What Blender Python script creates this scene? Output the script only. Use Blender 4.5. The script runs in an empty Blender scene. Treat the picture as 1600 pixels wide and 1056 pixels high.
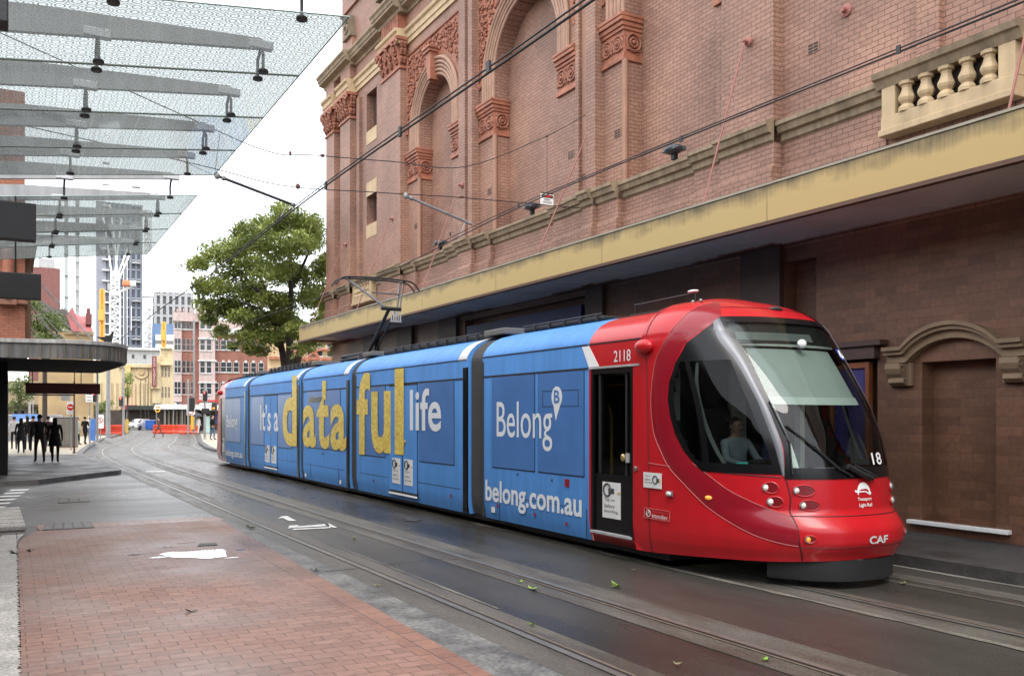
import bpy, bmesh, math, random
from mathutils import Vector, Matrix
R = math.radians
random.seed(7)
scn = bpy.context.scene
COL = scn.collection

# ------------------------------------------------------------------ camera, sky, sun, exposure
FOC, VX, HY, EYE = 1418.0, 15.0, 649.0, 1.9          # focal length in photo pixels, vanishing point, horizon, eye height
YAW = math.atan((800 - VX) / FOC)
SN, CS = math.sin(YAW), math.cos(YAW)
cd = bpy.data.cameras.new('camera')
cam = bpy.data.objects.new('camera', cd); COL.objects.link(cam)
cam.location = (0, 0, EYE); cam.rotation_euler = (R(90), 0, -YAW)
cd.sensor_width = 36; cd.lens = FOC / 1600 * 36
cd.shift_y = (HY - 528) / 1600
cd.clip_end = 3000; cd.clip_start = 0.05
scn.camera = cam

SUN_EL, SUN_AZ = R(56), R(205)
w = bpy.data.worlds.new('World'); scn.world = w; w.use_nodes = True
nt = w.node_tree; nt.nodes.clear()
sky = nt.nodes.new('ShaderNodeTexSky'); sky.sky_type = 'NISHITA'; sky.sun_disc = False
sky.sun_elevation = SUN_EL; sky.sun_rotation = SUN_AZ
bg1 = nt.nodes.new('ShaderNodeBackground'); bg1.inputs[1].default_value = 0.06
nt.links.new(sky.outputs[0], bg1.inputs[0])
bg2 = nt.nodes.new('ShaderNodeBackground')           # the bright cloud layer of an overcast day
bg2.inputs[0].default_value = (1.0, 0.985, 0.955, 1); bg2.inputs[1].default_value = 0.95
add = nt.nodes.new('ShaderNodeAddShader')
wo = nt.nodes.new('ShaderNodeOutputWorld')
nt.links.new(bg1.outputs[0], add.inputs[0]); nt.links.new(bg2.outputs[0], add.inputs[1])
nt.links.new(add.outputs[0], wo.inputs[0])
sl = bpy.data.lights.new('sun', 'SUN'); sl.energy = 0.8; sl.angle = R(25); sl.color = (1, .96, .9)
so = bpy.data.objects.new('sun', sl); COL.objects.link(so)
sd = Vector((math.sin(SUN_AZ) * math.cos(SUN_EL), math.cos(SUN_AZ) * math.cos(SUN_EL), math.sin(SUN_EL)))
so.rotation_euler = (-sd).to_track_quat('-Z', 'Y').to_euler(); so.location = (0, 0, 60)
scn.view_settings.view_transform = 'Standard'; scn.view_settings.look = 'None'
scn.view_settings.exposure = 1.2; scn.view_settings.gamma = 1
scn.cycles.max_bounces = 6; scn.cycles.transparent_max_bounces = 16
scn.cycles.use_denoising = True

# ------------------------------------------------------------------ measuring helpers (photo pixel + distance -> place)
def ray(x, y):
    s = (x - 800) / FOC
    return Vector((SN + s * CS, CS - s * SN, (HY - y) / FOC))
def at(x, y, d):
    return Vector((0, 0, EYE)) + ray(x, y) * d
def onX(x, y, X):
    r = ray(x, y); t = X / r.x
    return r.y * t, EYE + r.z * t
def gnd(x, y, z=0.0):
    r = ray(x, y); t = (z - EYE) / r.z
    return Vector((r.x * t, r.y * t, z))

# ------------------------------------------------------------------ materials
def sock(n, *names):
    for k in names:
        if k in n.inputs: return n.inputs[k]
MATS = {}
def mat(name, col, rough=.6, metal=0., var=.12, scale=3., bump=0., bscale=40., coat=0., emit=None, detail=5, rvar=0., spec=None, streak=0.):
    """procedural surface: base colour broken up by two noises, optional bump, coat and rain streaks"""
    if name in MATS: return MATS[name]
    m = bpy.data.materials.new(name); m.use_nodes = True; MATS[name] = m
    t = m.node_tree; N = t.nodes; L = t.links
    b = N['Principled BSDF']
    b.inputs['Roughness'].default_value = rough; b.inputs['Metallic'].default_value = metal
    if spec is not None: sock(b, 'Specular IOR Level', 'Specular').default_value = spec
    if coat: sock(b, 'Coat Weight', 'Clearcoat').default_value = coat; sock(b, 'Coat Roughness', 'Clearcoat Roughness').default_value = .04
    geo = N.new('ShaderNodeNewGeometry')
    n1 = N.new('ShaderNodeTexNoise'); n1.inputs['Scale'].default_value = scale; n1.inputs['Detail'].default_value = detail
    L.new(geo.outputs['Position'], n1.inputs['Vector'])
    r = N.new('ShaderNodeMapRange'); L.new(n1.outputs['Fac'], r.inputs[0])
    r.inputs[1].default_value = .25; r.inputs[2].default_value = .75
    r.inputs[3].default_value = 1 - var; r.inputs[4].default_value = 1 + var
    last = r.outputs[0]
    if streak:
        mp = N.new('ShaderNodeMapping'); mp.inputs['Scale'].default_value = (7, 7, .5)
        L.new(geo.outputs['Position'], mp.inputs[0])
        n3 = N.new('ShaderNodeTexNoise'); n3.inputs['Scale'].default_value = 1; n3.inputs['Detail'].default_value = 4
        L.new(mp.outputs[0], n3.inputs['Vector'])
        r3 = N.new('ShaderNodeMapRange'); L.new(n3.outputs['Fac'], r3.inputs[0])
        r3.inputs[1].default_value = .35; r3.inputs[2].default_value = .65; r3.inputs[3].default_value = 1 - streak; r3.inputs[4].default_value = 1
        mm = N.new('ShaderNodeMath'); mm.operation = 'MULTIPLY'; L.new(last, mm.inputs[0]); L.new(r3.outputs[0], mm.inputs[1]); last = mm.outputs[0]
    mx = N.new('ShaderNodeMixRGB'); mx.blend_type = 'MULTIPLY'; mx.inputs[0].default_value = 1
    mx.inputs[1].default_value = (*col, 1); L.new(last, mx.inputs[2])
    L.new(mx.outputs[0], b.inputs['Base Color'])
    if rvar:
        rr = N.new('ShaderNodeMapRange'); L.new(n1.outputs['Fac'], rr.inputs[0]); rr.inputs[1].default_value = .3; rr.inputs[2].default_value = .7
        rr.inputs[3].default_value = max(.02, rough - rvar); rr.inputs[4].default_value = min(1, rough + rvar); L.new(rr.outputs[0], b.inputs['Roughness'])
    if bump:
        n2 = N.new('ShaderNodeTexNoise'); n2.inputs['Scale'].default_value = bscale; n2.inputs['Detail'].default_value = 3
        L.new(geo.outputs['Position'], n2.inputs['Vector'])
        bp = N.new('ShaderNodeBump'); bp.inputs['Strength'].default_value = bump; bp.inputs['Distance'].default_value = .02
        L.new(n2.outputs['Fac'], bp.inputs['Height']); L.new(bp.outputs[0], b.inputs['Normal'])
    if emit:
        b.inputs['Emission Color'].default_value = (*emit[0], 1); b.inputs['Emission Strength'].default_value = emit[1]
    return m

def brick_mat(name, c1, c2, mortar, bw, bh, ms=.008, mode='wall', rough=.75, bump=.4, dirt=.25, off=.5, odd=None):
    if name in MATS: return MATS[name]
    m = bpy.data.materials.new(name); m.use_nodes = True; MATS[name] = m
    t = m.node_tree; N = t.nodes; L = t.links; b = N['Principled BSDF']
    geo = N.new('ShaderNodeNewGeometry'); sp = N.new('ShaderNodeSeparateXYZ'); L.new(geo.outputs['Position'], sp.inputs[0])
    cb = N.new('ShaderNodeCombineXYZ')
    if mode == 'wall':
        a = N.new('ShaderNodeMath'); L.new(sp.outputs[0], a.inputs[0]); L.new(sp.outputs[1], a.inputs[1]); L.new(a.outputs[0], cb.inputs[0]); L.new(sp.outputs[2], cb.inputs[1])
    elif mode == 'floor':
        L.new(sp.outputs[0], cb.inputs[0]); L.new(sp.outputs[1], cb.inputs[1])
    else:
        L.new(sp.outputs[1], cb.inputs[0]); L.new(sp.outputs[0], cb.inputs[1])
    nz = N.new('ShaderNodeTexNoise'); nz.inputs['Scale'].default_value = 4; L.new(geo.outputs['Position'], nz.inputs['Vector'])
    va = N.new('ShaderNodeVectorMath'); va.operation = 'SCALE'; va.inputs['Scale'].default_value = .008; L.new(nz.outputs['Color'], va.inputs[0])
    vb = N.new('ShaderNodeVectorMath'); L.new(cb.outputs[0], vb.inputs[0]); L.new(va.outputs[0], vb.inputs[1])
    k = N.new('ShaderNodeTexBrick'); L.new(vb.outputs[0], k.inputs['Vector'])
    k.inputs['Color1'].default_value = (*c1, 1); k.inputs['Color2'].default_value = (*c2, 1); k.inputs['Mortar'].default_value = (*mortar, 1)
    k.inputs['Scale'].default_value = 1; k.inputs['Mortar Size'].default_value = ms; k.inputs['Mortar Smooth'].default_value = .25
    k.inputs['Brick Width'].default_value = bw; k.inputs['Row Height'].default_value = bh; k.inputs['Bias'].default_value = -.1; k.offset = off
    kcol = k.outputs['Color']
    if odd:
        k2 = N.new('ShaderNodeTexBrick'); L.new(vb.outputs[0], k2.inputs['Vector']); k2.offset = off
        k2.inputs['Color1'].default_value = (1, 1, 1, 1); k2.inputs['Color2'].default_value = (odd, odd, odd, 1); k2.inputs['Mortar'].default_value = (1, 1, 1, 1)
        k2.inputs['Scale'].default_value = 1; k2.inputs['Mortar Size'].default_value = ms; k2.inputs['Brick Width'].default_value = bw; k2.inputs['Row Height'].default_value = bh; k2.inputs['Bias'].default_value = -.86
        mo_ = N.new('ShaderNodeMixRGB'); mo_.blend_type = 'MULTIPLY'; mo_.inputs[0].default_value = 1; L.new(kcol, mo_.inputs[1]); L.new(k2.outputs['Color'], mo_.inputs[2]); kcol = mo_.outputs[0]
    n1 = N.new('ShaderNodeTexNoise'); n1.inputs['Scale'].default_value = .55; n1.inputs['Detail'].default_value = 8; L.new(geo.outputs['Position'], n1.inputs['Vector'])
    r = N.new('ShaderNodeMapRange'); L.new(n1.outputs['Fac'], r.inputs[0]); r.inputs[1].default_value = .3; r.inputs[2].default_value = .7; r.inputs[3].default_value = 1 - dirt; r.inputs[4].default_value = 1 + dirt * .5
    mx = N.new('ShaderNodeMixRGB'); mx.blend_type = 'MULTIPLY'; mx.inputs[0].default_value = 1; L.new(kcol, mx.inputs[1]); L.new(r.outputs[0], mx.inputs[2])
    n4 = N.new('ShaderNodeTexNoise'); n4.inputs['Scale'].default_value = 14; n4.inputs['Detail'].default_value = 6; L.new(geo.outputs['Position'], n4.inputs['Vector'])
    r4 = N.new('ShaderNodeMapRange'); L.new(n4.outputs['Fac'], r4.inputs[0]); r4.inputs[1].default_value = .3; r4.inputs[2].default_value = .7; r4.inputs[3].default_value = .85; r4.inputs[4].default_value = 1.12
    m2 = N.new('ShaderNodeMixRGB'); m2.blend_type = 'MULTIPLY'; m2.inputs[0].default_value = 1; L.new(mx.outputs[0], m2.inputs[1]); L.new(r4.outputs[0], m2.inputs[2])
    L.new(m2.outputs[0], b.inputs['Base Color'])
    b.inputs['Roughness'].default_value = rough
    if mode != 'wall':
        rr = N.new('ShaderNodeMapRange'); L.new(n1.outputs['Fac'], rr.inputs[0]); rr.inputs[1].default_value = .35; rr.inputs[2].default_value = .65; rr.inputs[3].default_value = rough - .15; rr.inputs[4].default_value = rough + .15; L.new(rr.outputs[0], b.inputs['Roughness'])
    sb = N.new('ShaderNodeMath'); sb.operation = 'MULTIPLY_ADD'; L.new(k.outputs['Fac'], sb.inputs[0]); sb.inputs[1].default_value = -1; L.new(n4.outputs['Fac'], sb.inputs[2])
    bp = N.new('ShaderNodeBump'); bp.inputs['Strength'].default_value = bump; bp.inputs['Distance'].default_value = .012
    L.new(sb.outputs[0], bp.inputs['Height']); L.new(bp.outputs[0], b.inputs['Normal'])
    return m

def glass_mat(name, tint=(.8, .85, .84), gloss=.12, rough=.02):
    if name in MATS: return MATS[name]
    m = bpy.data.materials.new(name); m.use_nodes = True; MATS[name] = m
    t = m.node_tree; N = t.nodes; L = t.links; N.remove(N['Principled BSDF'])
    tr = N.new('ShaderNodeBsdfTransparent'); tr.inputs[0].default_value = (*tint, 1)
    gl = N.new('ShaderNodeBsdfGlossy'); gl.inputs['Roughness'].default_value = rough
    fr = N.new('ShaderNodeLayerWeight'); fr.inputs['Blend'].default_value = .25
    ma = N.new('ShaderNodeMath'); ma.operation = 'MULTIPLY_ADD'; L.new(fr.outputs['Fresnel'], ma.inputs[0]); ma.inputs[1].default_value = gloss * 3.2; ma.inputs[2].default_value = gloss * .3
    mi = N.new('ShaderNodeMixShader'); L.new(ma.outputs[0], mi.inputs[0]); L.new(tr.outputs[0], mi.inputs[1]); L.new(gl.outputs[0], mi.inputs[2])
    L.new(mi.outputs[0], N['Material Output'].inputs[0])
    return m

# ------------------------------------------------------------------ object helpers
ORG = {}
def tag(o, label=None, cat=None, group=None, kind=None):
    if label: o['label'] = label
    if cat: o['category'] = cat
    if group: o['group'] = group
    if kind: o['kind'] = kind
    return o
def thing(name, loc, label, cat, group=None, rz=0.):
    o = bpy.data.objects.new(name, None); COL.objects.link(o)
    o.location = loc; o.rotation_euler = (0, 0, rz); o.empty_display_size = .3
    ORG[o] = Vector(loc) if rz == 0 else None
    return tag(o, label, cat, group)
def copy_tree(o, parent=None):
    c = o.copy(); COL.objects.link(c)
    if parent is not None: c.parent = parent
    for ch in list(o.children): copy_tree(ch, c)
    return c

class MB:
    """collects shapes; build() links them as one mesh object"""
    def __init__(s): s.v = []; s.f = []; s.mi = []; s.cur = 0
    def add(s, vs, fs):
        n = len(s.v); s.v += [tuple(p) for p in vs]
        for f in fs: s.f.append([i + n for i in f]); s.mi.append(s.cur)
        return s
    def box(s, x0, x1, y0, y1, z0, z1):
        x0, x1 = min(x0, x1), max(x0, x1); y0, y1 = min(y0, y1), max(y0, y1); z0, z1 = min(z0, z1), max(z0, z1)
        return s.add([(x0, y0, z0), (x1, y0, z0), (x1, y1, z0), (x0, y1, z0), (x0, y0, z1), (x1, y0, z1), (x1, y1, z1), (x0, y1, z1)],
                     [(0, 3, 2, 1), (4, 5, 6, 7), (0, 1, 5, 4), (1, 2, 6, 5), (2, 3, 7, 6), (3, 0, 4, 7)])
    def quad(s, a, b, c, d): return s.add([a, b, c, d], [(0, 1, 2, 3)])
    def poly(s, ps): return s.add(ps, [tuple(range(len(ps)))])
    def prism(s, ps, d):
        """polygon ps (3D points) pushed along vector d"""
        n = len(ps); d = Vector(d)
        vs = [tuple(p) for p in ps] + [tuple(Vector(p) + d) for p in ps]
        fs = [tuple(range(n - 1, -1, -1)), tuple(range(n, 2 * n))] + [(i, (i + 1) % n, n + (i + 1) % n, n + i) for i in range(n)]
        return s.add(vs, fs)
    def tube(s, pts, r, seg=8, caps=True, r1=None):
        pts = [Vector(p) for p in pts]; n = len(pts); rings = []
        up = None
        for i, p in enumerate(pts):
            t = (pts[min(i + 1, n - 1)] - pts[max(i - 1, 0)]).normalized()
            if up is None:
                up = Vector((0, 0, 1)) if abs(t.z) < .9 else Vector((1, 0, 0))
            a = t.cross(up).normalized(); bb = a.cross(t).normalized(); up = bb
            rr = r if r1 is None else r + (r1 - r) * i / max(1, n - 1)
            if isinstance(r, (list, tuple)): rr = r[i]
            rings.append([p + (a * math.cos(2 * math.pi * k / seg) + bb * math.sin(2 * math.pi * k / seg)) * rr for k in range(seg)])
        vs = [q for rg in rings for q in rg]; fs = []
        for i in range(n - 1):
            for k in range(seg):
                fs.append((i * seg + k, i * seg + (k + 1) % seg, (i + 1) * seg + (k + 1) % seg, (i + 1) * seg + k))
        if caps: fs += [tuple(range(seg - 1, -1, -1)), tuple((n - 1) * seg + k for k in range(seg))]
        return s.add(vs, fs)
    def lathe(s, prof, c, seg=16, axis=(0, 0, 1)):
        """prof: (radius, height) list about axis through c"""
        ax = Vector(axis).normalized(); u = Vector((1, 0, 0)) if abs(ax.x) < .9 else Vector((0, 1, 0))
        a = ax.cross(u).normalized(); b = ax.cross(a).normalized(); c = Vector(c)
        vs = []; fs = []
        for (r, h) in prof:
            for k in range(seg):
                th = 2 * math.pi * k / seg
                vs.append(c + ax * h + (a * math.cos(th) + b * math.sin(th)) * r)
        for i in range(len(prof) - 1):
            for k in range(seg):
                fs.append((i * seg + k, i * seg + (k + 1) % seg, (i + 1) * seg + (k + 1) % seg, (i + 1) * seg + k))
        fs += [tuple(range(seg - 1, -1, -1)), tuple((len(prof) - 1) * seg + k for k in range(seg))]
        return s.add(vs, fs)
    def ball(s, c, rx, ry=None, rz=None, seg=10, rings=6):
        ry = rx if ry is None else ry; rz = rx if rz is None else rz
        vs = [(c[0], c[1], c[2] - rz)]; fs = []
        for i in range(1, rings):
            ph = -math.pi / 2 + math.pi * i / rings
            for k in range(seg):
                th = 2 * math.pi * k / seg
                vs.append((c[0] + rx * math.cos(ph) * math.cos(th), c[1] + ry * math.cos(ph) * math.sin(th), c[2] + rz * math.sin(ph)))
        vs.append((c[0], c[1], c[2] + rz)); T = len(vs) - 1
        for k in range(seg):
            fs.append((0, 1 + (k + 1) % seg, 1 + k)); fs.append((T, 1 + (rings - 2) * seg + k, 1 + (rings - 2) * seg + (k + 1) % seg))
        for i in range(rings - 2):
            for k in range(seg):
                fs.append((1 + i * seg + k, 1 + i * seg + (k + 1) % seg, 1 + (i + 1) * seg + (k + 1) % seg, 1 + (i + 1) * seg + k))
        return s.add(vs, fs)
    def ring(s, c, Rr, r, axis='x', seg=20, sg=6, a0=0, a1=2 * math.pi):
        pts = []
        full = abs(a1 - a0 - 2 * math.pi) < 1e-6
        for i in range(seg + 1):
            a = a0 + (a1 - a0) * i / seg
            if axis == 'x': pts.append((c[0], c[1] + Rr * math.cos(a), c[2] + Rr * math.sin(a)))
            elif axis == 'y': pts.append((c[0] + Rr * math.cos(a), c[1], c[2] + Rr * math.sin(a)))
            else: pts.append((c[0] + Rr * math.cos(a), c[1] + Rr * math.sin(a), c[2]))
        return s.tube(pts, r, sg)
    def grid(s, rows):
        n = len(rows[0]); vs = [p for rw in rows for p in rw]; fs = []
        for i in range(len(rows) - 1):
            for j in range(n - 1): fs.append((i * n + j, i * n + j + 1, (i + 1) * n + j + 1, (i + 1) * n + j))
        return s.add(vs, fs)
    def build(s, name, m, parent=None, smooth=False, bevel=0., local=False, segs=2):
        me = bpy.data.meshes.new(name)
        org = Vector((0, 0, 0))
        if parent is not None and not local:
            p = parent
            while p.parent is not None: p = p.parent
            if ORG.get(p) is not None: org = ORG[p]
        me.from_pydata([tuple(Vector(v) - org) for v in s.v], [], s.f); 
        ms = m if isinstance(m, (list, tuple)) else [m]
        for k in ms: me.materials.append(k)
        if len(ms) > 1:
            for p, i in zip(me.polygons, s.mi): p.material_index = i
        bm = bmesh.new(); bm.from_mesh(me); bmesh.ops.remove_doubles(bm, verts=bm.verts, dist=1e-5)
        bmesh.ops.recalc_face_normals(bm, faces=bm.faces)
        if bevel:
            es = [e for e in bm.edges if len(e.link_faces) == 2 and e.calc_face_angle(0) > .6]
            bmesh.ops.bevel(bm, geom=es, offset=bevel, segments=segs, affect='EDGES', profile=.5, clamp_overlap=True)
        bm.to_mesh(me); bm.free()
        if smooth:
            for p in me.polygons: p.use_smooth = True
            try: me.set_sharp_from_angle(angle=R(40))
            except Exception: pass
        o = bpy.data.objects.new(name, me); COL.objects.link(o)
        if parent is not None: o.parent = parent
        return o

def struct(o): o['kind'] = 'structure'; return o

def text_mesh(body, bold=0., extrude=.004, spacing=1., shear=0.):
    cu = bpy.data.curves.new('lettering', 'FONT'); cu.body = body; cu.size = 1; cu.offset = bold; cu.space_character = spacing; cu.shear = shear
    cu.resolution_u = 4
    o = bpy.data.objects.new('lettering', cu); COL.objects.link(o)
    dg = bpy.context.evaluated_depsgraph_get(); dg.update()
    me = o.evaluated_get(dg).to_mesh()
    vs = [v.co.copy() for v in me.vertices]; fs = [list(p.vertices) for p in me.polygons]
    o.evaluated_get(dg).to_mesh_clear()
    bpy.data.objects.remove(o); bpy.data.curves.remove(cu)
    return vs, fs
def lettering(body, m, parent, fn, name='lettering', bold=0., spacing=1., local=False, shear=0., thick=None):
    """text squeezed into the unit square and mapped by fn(u, v) -> 3D point"""
    vs, fs = text_mesh(body, bold, spacing=spacing, shear=shear)
    x0 = min(v.x for v in vs); x1 = max(v.x for v in vs); y0 = min(v.y for v in vs); y1 = max(v.y for v in vs)
    b = MB(); b.add([fn((v.x - x0) / (x1 - x0), (v.y - y0) / (y1 - y0)) for v in vs], fs)
    if thick:
        n = len(vs); d = Vector(thick); front = list(b.v)
        b2 = MB(); b2.add([tuple(Vector(p) + d) for p in front], fs)
        from collections import Counter
        ed = Counter(); dirs = {}
        for f in fs:
            for i in range(len(f)):
                a, c = f[i], f[(i + 1) % len(f)]; ed[frozenset((a, c))] += 1; dirs[frozenset((a, c))] = (a, c)
        for e, k in ed.items():
            if k == 1:
                a, c = dirs[e]; b2.quad(front[a], front[c], Vector(front[c]) + d, Vector(front[a]) + d)
        b = b2
    return b.build(name, m, parent, local=local)

def smooth_line(pts, n=8):
    """Catmull-Rom through points"""
    out = []
    P = [Vector(p) for p in pts]
    for i in range(len(P) - 1):
        p0 = P[max(i - 1, 0)]; p1 = P[i]; p2 = P[i + 1]; p3 = P[min(i + 2, len(P) - 1)]
        for k in range(n):
            t = k / n
            out.append(.5 * ((2 * p1) + (p2 - p0) * t + (2 * p0 - 5 * p1 + 4 * p2 - p3) * t * t + (3 * p1 - p0 - 3 * p2 + p3) * t ** 3))
    out.append(P[-1]); return out
def offset_line(pts, d):
    out = []
    for i, p in enumerate(pts):
        t = (pts[min(i + 1, len(pts) - 1)] - pts[max(i - 1, 0)]).normalized()
        out.append(p + Vector((t.y, -t.x, 0)) * d)
    return out
def ribbon(line, d0, d1, z):
    a = offset_line(line, d0); b = offset_line(line, d1); m = MB()
    m.grid([[(p.x, p.y, z) for p in a], [(p.x, p.y, z) for p in b]])
    return m
def interp(x, xs, ys):
    if x <= xs[0]: return ys[0]
    for i in range(len(xs) - 1):
        if x <= xs[i + 1]: return ys[i] + (ys[i + 1] - ys[i]) * (x - xs[i]) / (xs[i + 1] - xs[i])
    return ys[-1]

# palette
M_BLUE = mat('blue_vinyl_wrap', (.085, .265, .62), .5, var=.07, scale=1.2, spec=.2, bump=.015, bscale=3, streak=.14)
M_BLUEW = mat('blue_wrapped_glass', (.062, .165, .40), .3, var=.1, scale=2, spec=.35)
M_RED = mat('tram_red_paint', (.475, .011, .017), .27, var=.06, scale=1.5, coat=.15, spec=.4, streak=.06)
M_RED2 = mat('tram_dark_red_paint', (.25, .007, .016), .24, var=.05, scale=1.5, coat=.35, spec=.4)
M_BLK = mat('black_rubber', (.012, .012, .013), .6)
M_BLKG = mat('black_gloss', (.006, .006, .007), .22, spec=.35)
M_DKG = mat('dark_grey_plastic', (.03, .031, .034), .55, bump=.1)
M_GRY = mat('mid_grey_paint', (.2, .2, .2), .5, streak=.3)
M_LGRY = mat('light_grey_paint', (.42, .42, .42), .5, streak=.25)
M_SILV = mat('silver_paint', (.17, .175, .19), .38, metal=.25)
M_STEEL = mat('worn_steel', (.32, .31, .3), .32, metal=.8, var=.2, scale=6)
M_WHT = mat('white_paint', (.8, .8, .79), .45, var=.05)
M_WHTD = mat('dirty_white', (.62, .62, .6), .6, streak=.3)
M_YEL = mat('yellow_paint', (.75, .42, .04), .4)
M_ORNG = mat('orange_plastic', (.75, .07, .025), .45, streak=.2)
M_WIRE = mat('dark_cable', (.02, .02, .022), .6)
M_GALV = mat('galvanised_pole', (.3, .3, .3), .5, metal=.3, streak=.25)
M_GLASS = glass_mat('clear_glass', (.76, .83, .80), .12)
M_GLASSD = glass_mat('tinted_glass', (.34, .37, .36), .06)
M_WIN = mat('window_glass_dark', (.03, .035, .04), .12, var=.4, scale=1.2)
M_INT = mat('cab_dark_interior', (.025, .025, .027), .7)
M_SKIN = mat('skin', (.45, .27, .19), .5)
# ================================================================== GROUND
def asphalt(name, c0, c1, r0, r1, scale=.35, bs=90., speck=.0, stretch=(1, 1, 1)):
    m = bpy.data.materials.new(name); m.use_nodes = True
    t = m.node_tree; N = t.nodes; L = t.links; b = N['Principled BSDF']
    geo = N.new('ShaderNodeNewGeometry')
    mp = N.new('ShaderNodeMapping'); mp.inputs['Scale'].default_value = stretch; L.new(geo.outputs['Position'], mp.inputs[0])
    n1 = N.new('ShaderNodeTexNoise'); n1.inputs['Scale'].default_value = scale; n1.inputs['Detail'].default_value = 9; n1.inputs['Roughness'].default_value = .62; L.new(mp.outputs[0], n1.inputs['Vector'])
    n2 = N.new('ShaderNodeTexNoise'); n2.inputs['Scale'].default_value = bs; n2.inputs['Detail'].default_value = 3; L.new(geo.outputs['Position'], n2.inputs['Vector'])
    n3 = N.new('ShaderNodeTexVoronoi'); n3.inputs['Scale'].default_value = bs * .8; L.new(geo.outputs['Position'], n3.inputs['Vector'])
    cr = N.new('ShaderNodeValToRGB'); cr.color_ramp.elements[0].position = .36; cr.color_ramp.elements[1].position = .64
    cr.color_ramp.elements[0].color = (*c0, 1); cr.color_ramp.elements[1].color = (*c1, 1); L.new(n1.outputs['Fac'], cr.inputs[0])
    r2 = N.new('ShaderNodeMapRange'); L.new(n2.outputs['Fac'], r2.inputs[0]); r2.inputs[1].default_value = .3; r2.inputs[2].default_value = .72; r2.inputs[3].default_value = .65; r2.inputs[4].default_value = 1.45
    mx = N.new('ShaderNodeMixRGB'); mx.blend_type = 'MULTIPLY'; mx.inputs[0].default_value = 1; L.new(cr.outputs[0], mx.inputs[1]); L.new(r2.outputs[0], mx.inputs[2])
    L.new(mx.outputs[0], b.inputs['Base Color'])
    rr = N.new('ShaderNodeMapRange'); L.new(n1.outputs['Fac'], rr.inputs[0]); rr.inputs[1].default_value = .38; rr.inputs[2].default_value = .62; rr.inputs[3].default_value = r0; rr.inputs[4].default_value = r1; L.new(rr.outputs[0], b.inputs['Roughness'])
    ad = N.new('ShaderNodeMath'); L.new(n2.outputs['Fac'], ad.inputs[0]); L.new(n3.outputs['Distance'], ad.inputs[1])
    bp = N.new('ShaderNodeBump'); bp.inputs['Strength'].default_value = .35; bp.inputs['Distance'].default_value = .008; L.new(ad.outputs[0], bp.inputs['Height']); L.new(bp.outputs[0], b.inputs['Normal'])
    return m
M_ROAD = asphalt('wet_asphalt', (.031, .0285, .0245), (.064, .0585, .05), .2, .46, .3, 70, stretch=(1.5, .35, 1))
M_ROAD2 = asphalt('side_street_asphalt', (.06, .06, .06), (.1, .099, .098), .22, .46, .35, 70, stretch=(.35, 1.4, 1))
M_BED = asphalt('rail_bed_concrete', (.062, .055, .045), (.105, .096, .082), .36, .6, 1.2, 60, stretch=(2, .4, 1))
M_BED2 = asphalt('tram_lane_concrete_edge', (.1, .09, .07), (.2, .185, .16), .45, .7, 1.6, 60, stretch=(2, .4, 1))
M_PATH = asphalt('footpath_asphalt_shade_toned', (.03, .03, .03), (.06, .058, .056), .35, .6, .8, 60)  # base colour darkened to carry the corner awning's shade
M_PATHC = asphalt('pale_footpath_paving', (.3, .25, .18), (.42, .36, .27), .4, .65, 1.0, 40)
M_KERB = asphalt('stone_kerb', (.06, .058, .055), (.14, .135, .13), .4, .6, 2.0, 40)
M_KERBL = asphalt('pale_stone_kerb', (.3, .29, .27), (.48, .46, .44), .45, .65, 3.0, 40)
M_PATCH = asphalt('rough_concrete_gutter', (.06, .06, .058), (.19, .187, .18), .4, .65, 1.8, 25)
M_PAVE = brick_mat('red_brick_paving', (.30, .168, .128), (.225, .122, .093), (.10, .06, .047), .245, .138, .005, 'floor', .48, .45, .3, odd=.55)
M_PAVE2 = brick_mat('red_brick_border', (.29, .155, .115), (.24, .123, .09), (.07, .05, .045), .138, .62, .006, 'floor', .42, .35, .2, off=0)
M_PAVE3 = brick_mat('orange_brick_border', (.29, .148, .104), (.22, .108, .077), (.07, .05, .045), .30, .245, .006, 'border', .42, .3, .25)

struct(MB().quad((-400, -60, 0), (400, -60, 0), (400, 900, 0), (-400, 900, 0)).build('ground', M_ROAD))
A = smooth_line([(3.93, -6, 0), (3.91, 2, 0), (3.86, 9, 0), (3.78, 16, 0), (3.74, 24, 0), (3.7, 34, 0), (3.8, 44, 0), (4.1, 50, 0), (4.8, 57, 0), (6.6, 68, 0), (11.5, 98, 0), (17, 130, 0)])
CL = smooth_line([(7.6, -6, 0), (7.6, 4, 0), (7.58, 14, 0), (7.56, 25, 0), (7.55, 37, 0), (7.6, 46, 0), (7.9, 53, 0), (8.7, 60, 0), (10.4, 69, 0), (14.9, 97, 0), (20.2, 130, 0)])
B_ = offset_line(A, 1.45); D_ = offset_line(CL, 1.45)
struct(MB().poly([(-20, 17.5, .003), (3.38, 17.5, .003), (3.36, 21, .003), (3.3, 31.6, .003), (2, 30, .003), (.7, 28, .003), (-20, 27.9, .003)]).build('side_street', M_ROAD2))
bed = MB()
for ln, a, b in ((A, -.34, .3), (B_, -.34, .40), (CL, -.36, .22), (D_, -.25, .3)):
    bed.grid([[(p.x, p.y, .005) for p in offset_line(ln, a)], [(p.x, p.y, .005) for p in offset_line(ln, b)]])
struct(bed.build('rail_bed', M_BED))
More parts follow.
